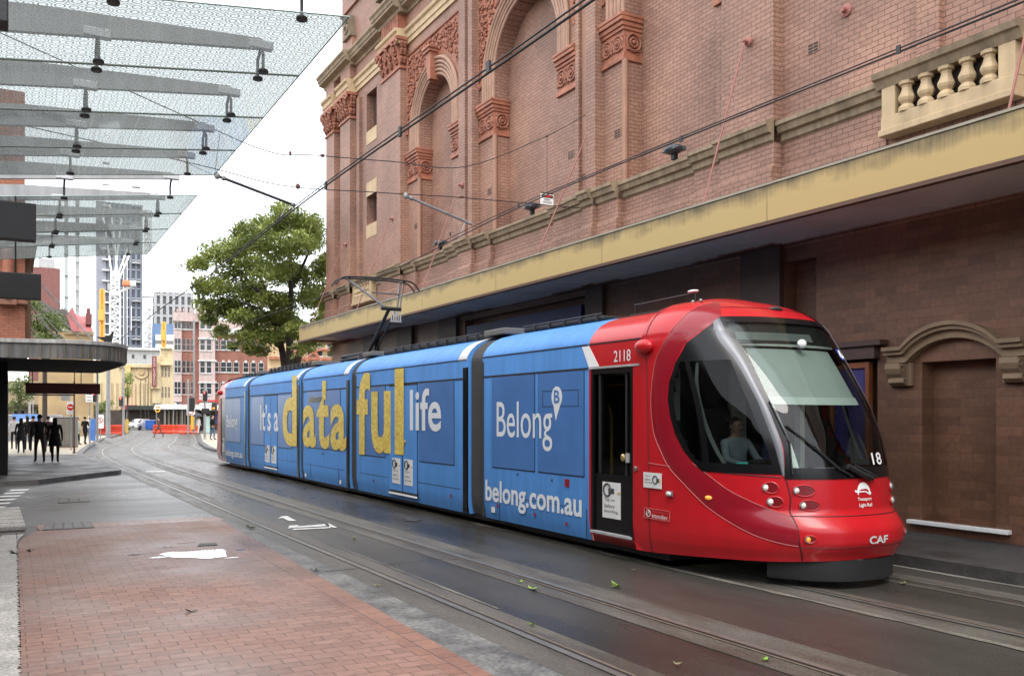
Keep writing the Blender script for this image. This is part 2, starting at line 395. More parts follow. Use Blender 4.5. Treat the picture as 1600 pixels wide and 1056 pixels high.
# worn pale lips where the track concrete meets the asphalt
lip = MB(); rnd = random.Random(3)
for ln, d in ((CL, -.40), (B_, -.36), (A, -.38), (A, .33), (B_, .43)):
    L_ = offset_line(ln, d); seg = []
    fine = []
    for p, q in zip(L_[:-1], L_[1:]):
        n = max(1, int((q - p).length / .25))
        for k in range(n): fine.append(p.lerp(q, k / n))
    wd = .05 if d == -.40 else .018
    a = []; b = []
    ph = rnd.random() * 9
    for i, p in enumerate(fine):
        on = math.sin(i * .11 + ph) + math.sin(i * .043 + ph * 2) > (-1.2 if d == -.40 else .55)
        if on:
            k = wd * (.5 + rnd.random())
            a.append((p.x - k, p.y, .008)); b.append((p.x + k * .6, p.y, .008))
        else:
            if len(a) > 1: lip.grid([a, b])
            a, b = [], []
    if len(a) > 1: lip.grid([a, b])
struct(lip.build('track_edge_concrete', M_BED2))
M_RAILH = mat('polished_rail', (.24, .23, .21), .38, metal=.6, var=.25, scale=5)
M_RAILD = mat('rail_groove_dark', (.02, .018, .016), .5)
M_RAILR = mat('rail_side_rust', (.15, .115, .085), .55, var=.3, scale=8)
rl = ['tram rail nearest the brick paving, left rail of the empty track', 'right rail of the empty track, between its groove and the brown concrete strip',
      'rail under the near side of the tram, left rail of its track', 'rail beside the right hand kerb, right rail of the tram track']
for k, (ln, s) in enumerate(((A, 1), (B_, -1), (CL, 1), (D_, -1))):
    t = thing('tram_rail', (ln[8].x, ln[8].y, 0), rl[k], 'rail', 'rails of the two tram tracks')
    ribbon(ln, -.035 * s, .035 * s, .014).build('rail_head', M_RAILH, t)
    ribbon(ln, .035 * s, .075 * s, .010).build('groove', M_RAILD, t)
    ribbon(ln, .075 * s, .10 * s, .012).build('keeper_lip', M_RAILR, t)
# brick paving, borders and gutters
struct(MB().poly([(.02, -6, .012), (2.78, -6, .012), (2.8, 5.9, .012), (3.05, 16.85, .012), (.45, 16.95, .012), (.1, 15.5, .012)]).build('brick_paving', M_PAVE))
struct(MB().poly([(.4, 16.95, .013), (3.4, 16.85, .013), (3.4, 17.5, .013), (.4, 17.6, .013)]).build('brick_paving_header', M_PAVE2))
struct(MB().poly([(2.78, -6, .013), (3.05, -6, .013), (3.08, 5.9, .013), (3.34, 16.85, .013), (3.05, 16.85, .013), (2.8, 5.9, .013)]).build('brick_paving_border', M_PAVE3))
struct(MB().poly([(3.05, -6, .007), (3.56, -6, .007), (3.54, 6, .007), (3.44, 17.4, .007), (3.40, 17.4, .007), (3.34, 16.85, .007), (3.08, 5.9, .007)]).build('gutter', M_PATCH))
struct(MB().poly([(-.42, -6, .016), (.02, -6, .016), (.10, 15.5, .016), (.2, 16.4, .016), (-.1, 16.4, .016), (-.35, 14, .016)]).build('kerb_strip', M_KERBL))
# brick joint edge / weeds between kerb and paving
wd = MB()
for i in range(160):
    y = 3.5 + 13 * (i / 160) + rnd.random() * .08; x = .02 + .08 * max(0, (y + 6) / 21.5) - .004
    r = .006 + rnd.random() * .013
    wd.ball((x + rnd.uniform(-.006, .006), y, .014), r, r * 1.6, r * .5, 5, 4)
tag(wd.build('moss', mat('dark_moss', (.025, .024, .018), .9)), 'dark dirt and moss in the joint beside the brick paving', 'moss', kind='stuff')
# black and white painted kerb blocks at the far left corner of the paving
kw = MB()
for i in range(6):
    y = 17.0 + i * .62; x0 = -.05 + (y - 17) * .015
    kw.prism([(x0 - .75, y, 0), (x0 + .28 - .02 * i, y, 0), (x0 + .28 - .02 * i, y + .44, 0), (x0 - .75, y + .44, 0)], (0, 0, .09))
struct(kw.build('kerb_blocks', M_KERBL, bevel=.02))
kd = MB()
for i in range(6):
    y = 21.3 + i * .95
    kd.poly([(-.62 + i * .12, y, .008), (-.12 + i * .10, y, .008), (-.05 + i * .10, y + .42, .008), (-.55 + i * .12, y + .42, .008)])
M_MARK = mat('worn_road_paint', (.62, .62, .6), .55, var=.35, scale=9)
struct(kd.build('road_marking', M_MARK))
# painted shapes in the empty track ("1" like stroke and an open box) and a far bar
mk = MB()
def gpoly(pts, z=.010): mk.poly([(g.x, g.y, z) for g in (gnd(*p) for p in pts)])
gpoly([(434, 811), (440, 807), (449, 806.5), (463, 814), (452, 814.5), (441, 809.5)])
gpoly([(450, 826), (452, 821.5), (466, 820.5), (466, 824.5)]); gpoly([(466, 824.8), (466, 822.6), (512, 818.6), (516, 822)])
gpoly([(506, 819), (514, 818.2), (527, 824.5), (518, 825)]); gpoly([(455, 828.6), (460, 826.3), (518, 823.6), (524, 825)])
gpoly([(226, 738), (230, 735.6), (259, 735.6), (257, 738)])
struct(mk.build('road_marking', M_MARK))
# puddle on the paving, cracks, iron covers
M_WATER = mat('still_water', (.02, .02, .02), .02, spec=1.0, coat=1.0)
pts = [(250, 868), (262, 864.5), (285, 863), (320, 860.5), (346, 860), (352, 866), (354, 871), (330, 873.5), (300, 872.5), (268, 872)]
pd = smooth_line([gnd(*p) for p in pts + pts[:1]], 14)[:-1]; pcx = sum(p.x for p in pd) / len(pd); pcy = sum(p.y for p in pd) / len(pd)
pq = []
for i, p in enumerate(pd):
    k = 1 + .04 * math.sin(i * .13) + .02 * math.sin(i * .31 + 1)
    pq.append((pcx + (p.x - pcx) * k, pcy + (p.y - pcy) * (1 + (k - 1) * 2.2), .0165))
struct(MB().poly(pq).build('puddle', M_WATER))
for (ox, oy, sx, sy) in ((-.5, -.05, .12, .05), (.62, .12, .08, .03), (-.2, .9, .2, .05), (.1, 1.25, .16, .04), (.35, -.55, .10, .03), (-.75, .35, .10, .04)):
    struct(MB().poly([(pcx + ox + sx * math.cos(a) * rnd.uniform(.6, 1.2), pcy + oy + sy * math.sin(a) * rnd.uniform(.6, 1.3), .0165) for a in [2 * math.pi * j / 18 for j in range(18)]]).build('puddle', M_WATER))
ck = MB()
for a, b in (((0, 0), (0, 0)),):
    pass
for line in ([(512, 893), (540, 890.5), (560, 889)], [(600, 883), (640, 878.5), (694, 873.5)], [(700, 875), (740, 872)]):
    L_ = [gnd(*p) for p in line]
    ck.grid([[(p.x - .012, p.y, .0095) for p in L_], [(p.x + .012, p.y + .02, .0095) for p in L_]])
struct(ck.build('road_joint', M_RAILD))
M_IRON = mat('cast_iron', (.05, .047, .043), .5, metal=.3, bump=.4, bscale=60, var=.3)
def cover(pxs, label, lids, z=.012, m=M_PATH):
    a, b, c, d = [gnd(*p, ) for p in pxs]
    ce = (a + b + c + d) / 4
    t = thing('access_cover', (ce.x, ce.y, 0), label, 'access cover', 'covers in the road')
    MB().prism([(p.x, p.y, .004) for p in (a, b, c, d)], (0, 0, z - .004)).build('frame', M_IRON, t)
    for i in range(lids):
        u0, u1 = (i + .06) / lids, (i + .94) / lids
        q = [a.lerp(b, u0), a.lerp(b, u1), d.lerp(c, u1), d.lerp(c, u0)]; cc = sum(q, Vector()) / 4
        q = [cc + (p - cc) * .9 for p in q]
        MB().prism([(p.x, p.y, z) for p in q], (0, 0, .004)).build('lid', m, t)
cover([(90, 786.5), (141, 784), (137, 778.5), (92, 780)], 'row of three square pit lids set in the side street asphalt', 3, m=M_ROAD2)
cover([(65, 830), (148, 825.5), (140, 815.5), (72, 819)], 'brick filled pit cover at the far edge of the red paving', 5, z=.020, m=M_PATCH)
cover([(308, 855), (340, 853), (338, 849.5), (312, 850.5)], 'small iron utility lid just behind the puddle on the paving', 3, z=.018, m=M_IRON)
cover([(632, 814), (650, 815.5), (660, 812.5), (640, 811)], 'small dark iron lid in the asphalt beside the blue tram', 1, m=M_IRON)

# footpaths and kerbs
LK = [(-60, 27.95), (-.22, 27.87), (.69, 28.13), (1.93, 30.0), (2.75, 31.25), (3.05, 31.6), (3.18, 32.0), (3.2, 34), (3.0, 40.5), (2.98, 47.2), (3.75, 54.9), (6.2, 75.4), (8.0, 86), (12, 112)]
def path(name, edge, back, z, m, mk_, kw=.16):
    n = len(edge); b = MB()
    b.grid([[(x, y, z) for x, y in edge], [(x, y, 0) for x, y in edge]])
    E = [Vector((x, y, 0)) for x, y in edge]; I = offset_line(E, -kw if back == 'left' else kw)
    b.grid([[(p.x, p.y, z) for p in E], [(p.x, p.y, z) for p in I]])
    struct(b.build(name + '_kerb', mk_))
    top = [(p.x, p.y, z - .002) for p in I]
    top += [(-60, edge[-1][1], z - .002)] if back == 'left' else [(60, edge[-1][1], z - .002), (60, edge[0][1], z - .002)]
    struct(MB().poly(top).build(name, m))
path('footpath', LK, 'left', .14, M_PATH, M_KERB, .2)
struct(MB().poly([(-8, 45.5, .142), (2.74, 45.5, .142), (2.72, 47.2, .142), (3.5, 54.9, .142), (5.9, 75.4, .142), (7.7, 86, .142), (-8, 86, .142)]).build('footpath_unshaded_paving', M_PATHC))  # pale sheet begins where the awning shade ends
RK = [(9.85, -20), (9.85, 30), (9.7, 44), (9.3, 49), (9.6, 53), (11.0, 63), (15.6, 90), (22, 122)]
path('pavement', RK, 'right', .15, M_PATH, mat('dark_worn_kerb', (.05, .047, .045), .55, var=.4, scale=3, bump=.6, bscale=12))
struct(MB().poly([(9.6, 46, .152), (9.6, 50, .152), (9.95, 53, .152), (11.3, 63, .152), (15.9, 90, .152), (40, 90, .152), (40, 46, .152)]).build('pavement_paving', M_PATHC))
gb = MB(); a = []; b = []
for i in range(120):
    y = -6 + i * .3; k = .03 + .05 * abs(math.sin(i * 1.7)) * rnd.random()
    a.append((9.84, y, .006)); b.append((9.80 - k, y, .006))
gb.grid([a, b]); struct(gb.build('gutter_grit', M_BED2))

# fallen leaves
M_LEAFG = mat('fallen_green_leaf', (.22, .36, .05), .5, var=.3, scale=20)
M_LEAFD = mat('fallen_dark_leaf', (.035, .05, .02), .6, var=.3, scale=20)
M_LEAFB = mat('fallen_pale_leaf', (.24, .22, .11), .6)
def leaf(px, py, s, m, label, z=.02):
    g = gnd(px, py); b = MB(); r = random.Random(int(px * 7 + py))
    for k in range(5):
        an = r.uniform(0, 6.28); ln = s * r.uniform(.6, 1.1); wd_ = ln * .28
        dx, dy = math.cos(an), math.sin(an); lift = r.uniform(.1, .6) * s
        rows = []
        for u in (0, .3, .65, 1):
            q = wd_ * math.sin(math.pi * min(.97, u * .9 + .08))
            rows.append([(g.x + dx * ln * u - dy * q, g.y + dy * ln * u + dx * q, z + lift * u * u), (g.x + dx * ln * u, g.y + dy * ln * u, z - .006 + lift * u * u), (g.x + dx * ln * u + dy * q, g.y + dy * ln * u - dx * q, z + lift * u * u)])
        b.grid(rows)
    tag(b.build('fallen_leaf', m), label, 'leaf', 'leaves lying on the road and paving')
leaf(832, 922, .085, M_LEAFG, 'bright green leaf cluster lying beside the middle rail, left of another')
leaf(815, 911, .05, M_LEAFG, 'smaller green leaf just left of the leaf cluster by the middle rail')
leaf(967, 918, .10, M_LEAFG, 'largest bright green leaf cluster, on the road below the tram door')
leaf(833, 978, .05, M_LEAFG, 'green leaf lying between the two rails beside a dark wet patch')
leaf(1198, 1034, .055, M_LEAFG, 'upright green leaf sprig nearest the bottom right rail')
leaf(1058, 1041, .035, M_LEAFB, 'pale yellowish leaf lying in the empty track near the photo bottom')
leaf(990, 892, .028, M_LEAFB, 'small pale leaf under the red tram side')
leaf(1412, 914, .05, M_LEAFB, 'pale leaf scrap in front of the tram nose')
leaf(299, 957, .075, M_LEAFD, 'dark leaf sprig lying alone on the red brick paving')
leaf(392, 826, .10, M_LEAFD, 'green and brown leaf beside the rail near the paving corner')
leaf(553, 843, .07, M_LEAFB, 'pale leaf in the empty track near the painted marking')
leaf(492, 894, .06, M_LEAFD, 'dark leaf on the rough gutter beside the brick border')
leaf(25, 866, .09, M_LEAFD, 'dark leaf caught in the joint beside the pale kerb')
leaf(46, 863, .07, M_LEAFD, 'dark leaf on the paving close to the pale kerb')
leaf(590, 917, .05, M_LEAFB, 'small pale twig with leaf beside the left rail')
# ================================================================== TRAM
XC = 8.325; HWD = 1.325; YB = 9.25
tram = thing('tram', (XC, 20, 0), 'red nosed five section tram wrapped in blue with yellow and white lettering', 'tram')
SEC = [(1.27, .18), (1.31, .34), (1.325, .5), (1.325, 2.86), (1.318, 2.905), (1.29, 2.965), (1.23, 3.05), (1.12, 3.145), (.98, 3.215), (.8, 3.27), (.5, 3.31), (0, 3.325)]
SECF = [(-v, z) for v, z in SEC] + [(v, z) for v, z in SEC[-2::-1]]          # near bottom -> roof -> far bottom
def loft(y0, y1, sec=SECF, cap=True, k=1.0):
    b = MB(); ys = [y0 + (y1 - y0) * i / 6 for i in range(7)]
    b.grid([[(XC + v * k, y, z) for v, z in sec] for y in ys])
    if cap:
        b.poly([(XC + v * k, y0, z) for v, z in sec]); b.poly([(XC + v * k, y1, z) for v, z in sec])
    return b
def side(name, y0, y1, z0, z1, m, off=.004, parent=None, inn=.0):
    return MB().box(7.0 - off, 7.0 + .006 - inn, y0, y1, z0, z1).build(name, m, parent or tram)
def smap(y0, y1, z0, z1, off=.008):
    return lambda u, v: (7.0 - off, y0 + (y1 - y0) * u, z0 + (z1 - z0) * v)
M_EMO = bpy.data.materials.new('yellow_faces_print'); M_EMO.use_nodes = True
def _emo():
    N = M_EMO.node_tree.nodes; L = M_EMO.node_tree.links; b = N['Principled BSDF']; b.inputs['Roughness'].default_value = .4
    g = N.new('ShaderNodeNewGeometry'); sp = N.new('ShaderNodeSeparateXYZ'); cb = N.new('ShaderNodeCombineXYZ')
    L.new(g.outputs['Position'], sp.inputs[0]); L.new(sp.outputs[1], cb.inputs[0]); L.new(sp.outputs[2], cb.inputs[1])
    v = N.new('ShaderNodeTexVoronoi'); v.inputs['Scale'].default_value = 13; L.new(cb.outputs[0], v.inputs['Vector'])
    c = N.new('ShaderNodeValToRGB'); e = c.color_ramp.elements
    e[0].position = 0; e[0].color = (.62, .42, .05, 1); e[1].position = .55; e[1].color = (.72, .55, .1, 1)
    for p, col in ((.08, (.12, .05, .02)), (.13, (.72, .5, .06)), (.42, (.62, .42, .06)), (.46, (.3, .24, .08))):
        k = e.new(p); k.color = (*col, 1)
    L.new(v.outputs['Distance'], c.inputs[0])
    sx = N.new('ShaderNodeSeparateXYZ'); L.new(v.outputs['Color'], sx.inputs[0])
    m1 = N.new('ShaderNodeMath'); m1.operation = 'GREATER_THAN'; m1.inputs[1].default_value = .9; L.new(sx.outputs[0], m1.inputs[0])
    m3 = N.new('ShaderNodeMath'); m3.operation = 'LESS_THAN'; m3.inputs[1].default_value = .3; L.new(v.outputs['Distance'], m3.inputs[0])
    m4 = N.new('ShaderNodeMath'); m4.operation = 'MULTIPLY'; L.new(m1.outputs[0], m4.inputs[0]); L.new(m3.outputs[0], m4.inputs[1])
    mx = N.new('ShaderNodeMixRGB'); L.new(m4.outputs[0], mx.inputs[0]); L.new(c.outputs[0], mx.inputs[1]); mx.inputs[2].default_value = (.5, .04, .03, 1)
    L.new(mx.outputs[0], b.inputs['Base Color'])
_emo()
M_TXT = mat('white_lettering', (.68, .7, .72), .4, var=.04)

MODS = [(31.27, 34.61), (24.82, 30.71), (20.59, 24.44), (14.26, 20.1), (10.45, 13.67)]   # rear ... front
mod_parts = []
for (a, b) in MODS:
    lo_ = loft(a, b)
    if b < 14: lo_.f.pop(-2); lo_.mi.pop(-2)            # the front section opens into the door bay
    o = lo_.build('module_body', M_BLUE, tram, smooth=True); mod_parts.append(o)
    MB().box(6.995, 7.004, a + .02, b - .02, 2.868, 2.886).build('roof_seam', M_BLK, o)
    MB().box(6.993, 7.004, a + .02, b - .02, 2.535, 2.562).build('window_rail', M_BLK, o)
    MB().box(6.9965, 7.004, a + .3, b - .3, .592, .600).build('skirt_seam', M_BLK, o)
# gangways
for (a, b, c) in ((30.71, 31.27, 0), (24.44, 24.82, 0), (20.1, 20.59, 0), (13.67, 14.26, 1)):
    n = 9; g = MB(); rows = []
    for i in range(n * 2 + 1):
        y = a + .02 + (b - a - .04) * i / (n * 2); k = .955 if i % 2 else .925
        rows.append([(XC + v * k, y, .2 + (z - .18) * (.992 if i % 2 else .978)) for v, z in SECF])
    g.grid(rows); go = g.build('gangway_bellows', mat('grey_bellows', (.11, .112, .115) if c else (.04, .04, .042), .6, bump=.2), tram)
    MB().box(6.992, 7.02, b - .0, b + .16, .2, 2.74).build('end_strip', M_BLKG, go)          # black end strip of the section behind
    if not c or True:
        MB().box(6.994, 7.02, a - .05, a + .02, .2, 2.8).build('end_strip', M_DKG, go)
    rs = [(XC + v * 1.004, z + .004) for v, z in SECF[3:]][:9]
    cp = MB(); cp.grid([[(x, y, z) for x, z in rs] for y in (b + .005, b + .36)]); cp.build('roof_end_cap', mat('pale_roof_cap', (.5, .5, .5), .4), go, smooth=True)
    MB().box(XC - .95, XC + .95, a - .1, b + .1, 3.29, 3.40).build('roof_joint_box', mat('joint_grey', (.13, .125, .12), .7), go, bevel=.02)
# roof equipment, under frame, bogies
for (a, b, z) in ((14.8, 19.7, 3.38), (25.3, 30.3, 3.42), (21.0, 21.3, 3.42), (10.9, 13.2, 3.36), (31.6, 34.2, 3.39)):
    e = MB().box(XC - .80, XC + .80, a, b, 3.28, z).build('roof_equipment', M_BLK, tram, bevel=.03)
    k = MB()
    for i in range(int((b - a) / .45)):
        k.box(XC - .83, XC - .78, a + .1 + i * .45, a + .12 + i * .45, 3.28, z + .015)
    k.tube([(XC - .8, a, z + .02), (XC - .8, b, z + .02)], .01, 6); k.build('roof_rail', M_DKG, e)
MB().box(7.16, 9.49, 8.9, 34.6, .10, .30).build('underframe', M_BLK, tram)
for yc in (11.6, 22.5, 33.0):
    bo = MB().box(7.22, 9.43, yc - 1.25, yc + 1.25, .06, .3).build('bogie', M_BLK, tram)
    for dy in (-.9, .9):
        for x in (7.56, 8.99):
            MB().lathe([(.29, -.05), (.31, -.04), (.31, .04), (.29, .05)], (x, yc + dy, .315), 20, (1, 0, 0)).build('wheel', M_STEEL, bo)
# ---- front section, red door bay
rb = MB()
sec_up = [(-v, z) for v, z in ([(1.325, 2.545)] + SEC[3:])] + [(v, z) for v, z in SEC[-2::-1]]
rb.grid([[(XC + v, y, z) for v, z in sec_up] for y in (9.25, 9.5, 10.0, 10.45)])
low = [(-v, z) for v, z in SEC[:3]] + [(-1.325, 2.545)]
for (a, b) in ((9.25, 9.44), (10.40, 10.45)):
    rb.grid([[(XC + v, y, z) for v, z in low] for y in (a, b)])
rb.grid([[(XC + v, y, z) for v, z in [(-1.27, .18), (-1.305, .31)]] for y in (9.44, 10.40)])
bay = rb.build('door_bay', M_RED, tram, smooth=True)
MB().box(6.995, 7.004, 9.27, 10.44, 2.868, 2.886).build('roof_seam', M_BLK, bay)
MB().box(6.99, 7.01, 9.30, 10.44, 2.535, 2.562).build('window_rail', M_LGRY, bay)
fr = MB(); fr.box(7.0, 7.07, 10.345, 10.40, .31, 2.545); fr.box(7.0, 7.07, 9.44, 9.50, .31, 2.545); fr.box(7.0, 7.07, 9.5, 10.345, 2.46, 2.545)
door = fr.build('door', M_BLKG, tram)
MB().box(7.03, 7.05, 9.5, 10.345, 1.12, 2.46).build('pane', glass_mat('door_glass', (.62, .64, .62), .05), door)
MB().box(7.028, 7.06, 9.5, 10.345, .345, 1.12).build('lower_panel', M_BLKG, door)
fw = MB(); fw.box(7.02, 7.06, 10.20, 10.24, 1.12, 2.46); fw.box(7.02, 7.06, 9.60, 9.63, 1.12, 2.46); fw.build('pane_frame', M_BLK, door)
MB().box(6.975, 7.06, 9.46, 10.39, .305, .335).build('step_edge', M_LGRY, door)
MB().lathe([(.045, 0), (.05, .02), (.03, .035)], (7.02, 9.66, 1.35), 14, (-1, 0, 0)).build('door_button', mat('brass', (.55, .42, .2), .3, metal=.7), door)
MB().box(7.0, 7.03, 9.545, 9.60, 1.29, 1.41).build('key_plate', M_LGRY, door)
MB().lathe([(.03, 0), (.035, .012), (.02, .02)], (6.998, 9.37, 1.22), 12, (-1, 0, 0)).build('door_lock', M_STEEL, bay)
ins = MB(); ins.box(7.1, 9.55, 9.3, 13.3, .33, .36); ins.box(9.5, 9.52, 9.3, 13.3, .36, 2.7); ins.box(7.1, 9.5, 13.28, 13.3, .36, 2.7); ins.box(7.1, 9.5, 9.3, 13.3, 2.62, 2.64)
ins.build('saloon_interior', mat('saloon_grey', (.55, .53, .48), .7), tram)
MB().tube(smooth_line([(7.5, 10.62, .36), (7.5, 10.62, 1.7), (7.5, 10.66, 1.95), (7.55, 10.8, 2.08), (7.7, 11.0, 2.1)], 6), .022, 8).tube([(7.4, 9.9, 2.33), (7.4, 10.6, 2.33)], .02, 8).build('grab_pole', M_YEL, tram, smooth=True)
# red / white flash beside the door, number
MB().prism([(6.996, 10.45, 2.86), (6.996, 10.45, 2.566), (6.996, 10.2, 2.566)], (.01, 0, 0)).build('white_flash', M_WHT, bay)
lettering('2118', M_TXT, bay, smap(9.85, 9.48, 2.605, 2.755), 'fleet_number', bold=.004)
MB().prism([(6.9965, 10.453, 2.856), (6.9965, 10.62, 2.856), (6.9965, 10.453, 2.57)], (.008, 0, 0)).build('red_flash', M_WHT, mod_parts[4])

# ---- window panels and doors of the wrapped sections
def window(mod, y0, y1, z0, z1, splits=()):
    fo = MB().box(6.994, 7.004, y0, y1, z0, z1).build('window', M_BLK, mod)
    ys = [y0] + list(splits) + [y1]
    for a, b in zip(ys[:-1], ys[1:]):
        MB().box(6.990, 7.0, a + .013, b - .013, z0 + .016, z1 - .008).build('pane', M_BLUEW, fo)
    return fo
w1 = window(mod_parts[4], 11.92, 13.32, 1.04, 2.535)
w2 = window(mod_parts[4], 10.56, 11.82, 1.04, 2.535)
v_ = MB()
for a, b, c, d in ((10.70, 11.68, 2.03, 2.036), (10.70, 11.68, 2.26, 2.266), (10.70, 10.71, 2.03, 2.266), (11.67, 11.68, 2.03, 2.266)): v_.box(6.987, 6.995, a, b, c, d)
v_.build('vent_outline', M_BLK, w2)
window(mod_parts[3], 18.2, 19.75, 1.0, 2.535); window(mod_parts[3], 14.78, 16.36, 1.0, 2.535)
window(mod_parts[2], 21.2, 24.02, 1.04, 2.535, (22.55,))
MB().box(6.986, 6.995, 22.66, 23.82, 2.24, 2.38).build('dark_slot', M_BLKG, mod_parts[2])
window(mod_parts[1], 28.72, 30.42, .95, 2.5); window(mod_parts[1], 25.5, 27.05, .95, 2.5)
window(mod_parts[0], 32.0, 34.55, .95, 2.5, (33.2,))
def double_door(mod, y0, y1):
    d = MB().box(6.992, 7.004, y0, y1, .30, 2.54).build('door', M_BLK, mod)
    ym = (y0 + y1) / 2
    for a, b in ((y0 + .02, ym - .03), (ym + .03, y1 - .02)):
        lf = MB().box(6.985, 6.998, a, b, .36, 2.50).build('door_leaf', M_BLUE, d)
    MB().box(6.97, 7.0, y0 + .02, y1 - .02, .275, .305).build('step_edge', M_WHT, d)
    MB().lathe([(.04, 0), (.045, .015), (.025, .03)], (6.985, ym - .14, 1.36), 12, (-1, 0, 0)).build('door_button', MATS['brass'], d)
    return d
d2 = double_door(mod_parts[3], 16.46, 17.97); d4 = double_door(mod_parts[1], 27.1, 28.64)
M_PAPER = mat('white_sticker', (.66, .66, .64), .5, var=.06); M_DTXT = mat('dark_print', (.05, .05, .05), .5)
def tap_sticker(par, y0, y1, z0, z1, x=6.98, wide=False):
    """white 'Tap on before boarding' notice: ring reader, hand and card, three lines of print"""
    s = MB().box(x, x + .006, y0, y1, z0, z1).build('sticker', M_PAPER, par)
    W, H = (y0 - y1), (z1 - z0)
    P = lambda u, v: (y0 - W * u, z0 + H * v)
    if wide: cx, cy, rr, tx, ty = .66, .55, .13, (.08, .5), (.2, .85)
    else: cx, cy, rr, tx, ty = .28, .78, .12, (.12, .86), (.08, .56)
    yy, zz = P(cx, cy)
    MB().ring((x - .001, yy, zz), abs(W) * (rr if wide else .2), abs(W) * .035 if not wide else abs(W) * .025, 'x', 18, 5).build('reader_ring', M_DTXT, s)
    ya, za = P(cx + .06, cy - .10 if not wide else cy - .16); yb, zb = P(cx + (.38 if not wide else .24), cy + .03)
    MB().box(x - .003, x, ya, yb, za, zb + .01).build('card', M_DTXT, s)
    yc, zc = P(.92, cy - .06)
    MB().ball((x - .002, yc, zc), .004, abs(W) * (.09 if not wide else .05), H * (.05 if not wide else .12), 8, 6).build('hand', mat('printed_hand', (.55, .42, .16), .5), s)
    for k, tline in enumerate(('Tap on', 'before', 'boarding')):
        v1 = ty[1] - (ty[1] - ty[0]) * k / 3; v0 = v1 - (ty[1] - ty[0]) / 3 * .72
        wd_ = (.62, .6, .8)[k]; (a, c), (b, d) = P(tx[0], v0), P(tx[0] + (tx[1] - tx[0]) * wd_ / .8, v1)
        lettering(tline, M_DTXT, s, lambda u, v, a=a, b=b, c=c, d=d: (x - .002, a + (b - a) * u, c + (d - c) * v))
tap_sticker(door, 10.15, 9.74, .53, 1.01, 7.018)
tap_sticker(d2, 17.76, 17.33, .50, 1.02, 6.979); tap_sticker(d2, 17.10, 16.68, .50, 1.02, 6.979)
tap_sticker(d4, 28.54, 28.0, .46, .98, 6.979); tap_sticker(d4, 27.75, 27.2, .46, .98, 6.979)

# ---- big lettering
lettering('Belong', M_TXT, w1, smap(13.14, 11.40, 1.37, 2.12, .013), bold=.002)
pin = MB(); R_ = .155; pts = []
for i in range(25):
    a = math.radians(-50 + 280 * i / 24); pts.append((6.986, 11.27 - R_ * math.cos(a) * .95, 2.17 + R_ * math.sin(a)))
pts.append((6.986, 11.30, 1.82)); pin.poly(pts); pn = pin.build('pin_mark', M_TXT, w2)
lettering('B', M_BLUEW, pn, smap(11.345, 11.19, 2.08, 2.27, .0175), bold=.02)
lettering('belong.com.au', M_TXT, mod_parts[4], smap(13.55, 10.62, .37, .83), bold=.022)
lettering('It\u2019s a', M_TXT, mod_parts[1], smap(29.15, 26.95, 1.42, 2.25, .019), bold=.016)
lettering('d', M_EMO, mod_parts[1], smap(26.45, 24.96, 1.04, 3.02, .022), bold=.028)
lettering('ata', M_EMO, mod_parts[2], smap(24.36, 20.72, 1.05, 2.44, .020), bold=.028, spacing=1.12)
MB().box(6.978, 6.99, 22.32, 22.62, 2.3, 2.78).build('letter_stem', M_EMO, mod_parts[2], bevel=.003)
lettering('f', M_EMO, mod_parts[3], smap(19.98, 19.1, 1.02, 2.86, .020), bold=.03)
lettering('u', M_EMO, mod_parts[3], smap(19.02, 17.85, 1.08, 2.42, .020), bold=.03)
lettering('l', M_EMO, mod_parts[3], smap(17.62, 17.12, 1.10, 2.86, .024), bold=.0)
lettering('life', M_TXT, mod_parts[3], smap(16.82, 15.32, 1.60, 2.42, .018), bold=.016)
lettering('Belong', M_TXT, mod_parts[0], smap(34.3, 32.5, 1.33, 1.92, .014), bold=.014)
lettering('belong.com.au', M_TXT, mod_parts[0], smap(34.5, 31.75, .36, .68), bold=.022)
# little marks, hatches, lifting points on the skirts
h = MB()
for (mo, y, z) in ((3, 14.9, .42), (3, 18.9, .45), (4, 11.9, .37), (4, 13.1, .40), (4, 11.0, .32)): h.box(6.993, 7.0, y, y + .05, z, z + .05)
h.build('lifting_mark', M_RED2, tram)
h = MB()
for (y, z) in ((13.22, .30), (21.15, .25), (24.1, .25)): h.box(6.993, 7.0, y, y + .12, z, z + .09)
h.build('maker_plate', M_PAPER, tram)
o = MB()
for y0, y1, z0, z1 in ((21.35, 23.7, .22, .60), (10.5, 13.05, .2, .6)):
    o.box(6.9955, 7.0, y0, y0 + .012, z0, z1); o.box(6.9955, 7.0, y1, y1 + .012, z0, z1)
o.build('hatch_seam', M_BLK, tram)
h = MB().box(6.99, 7.0, 10.95, 11.06, .88, .99).build('red_socket', M_RED2, tram)
MB().ball((6.995, 12.45, .98), .02).ball((6.995, 11.42, .95), .018).ball((6.995, 22.6, .93), .03).build('latch', M_DKG, tram)

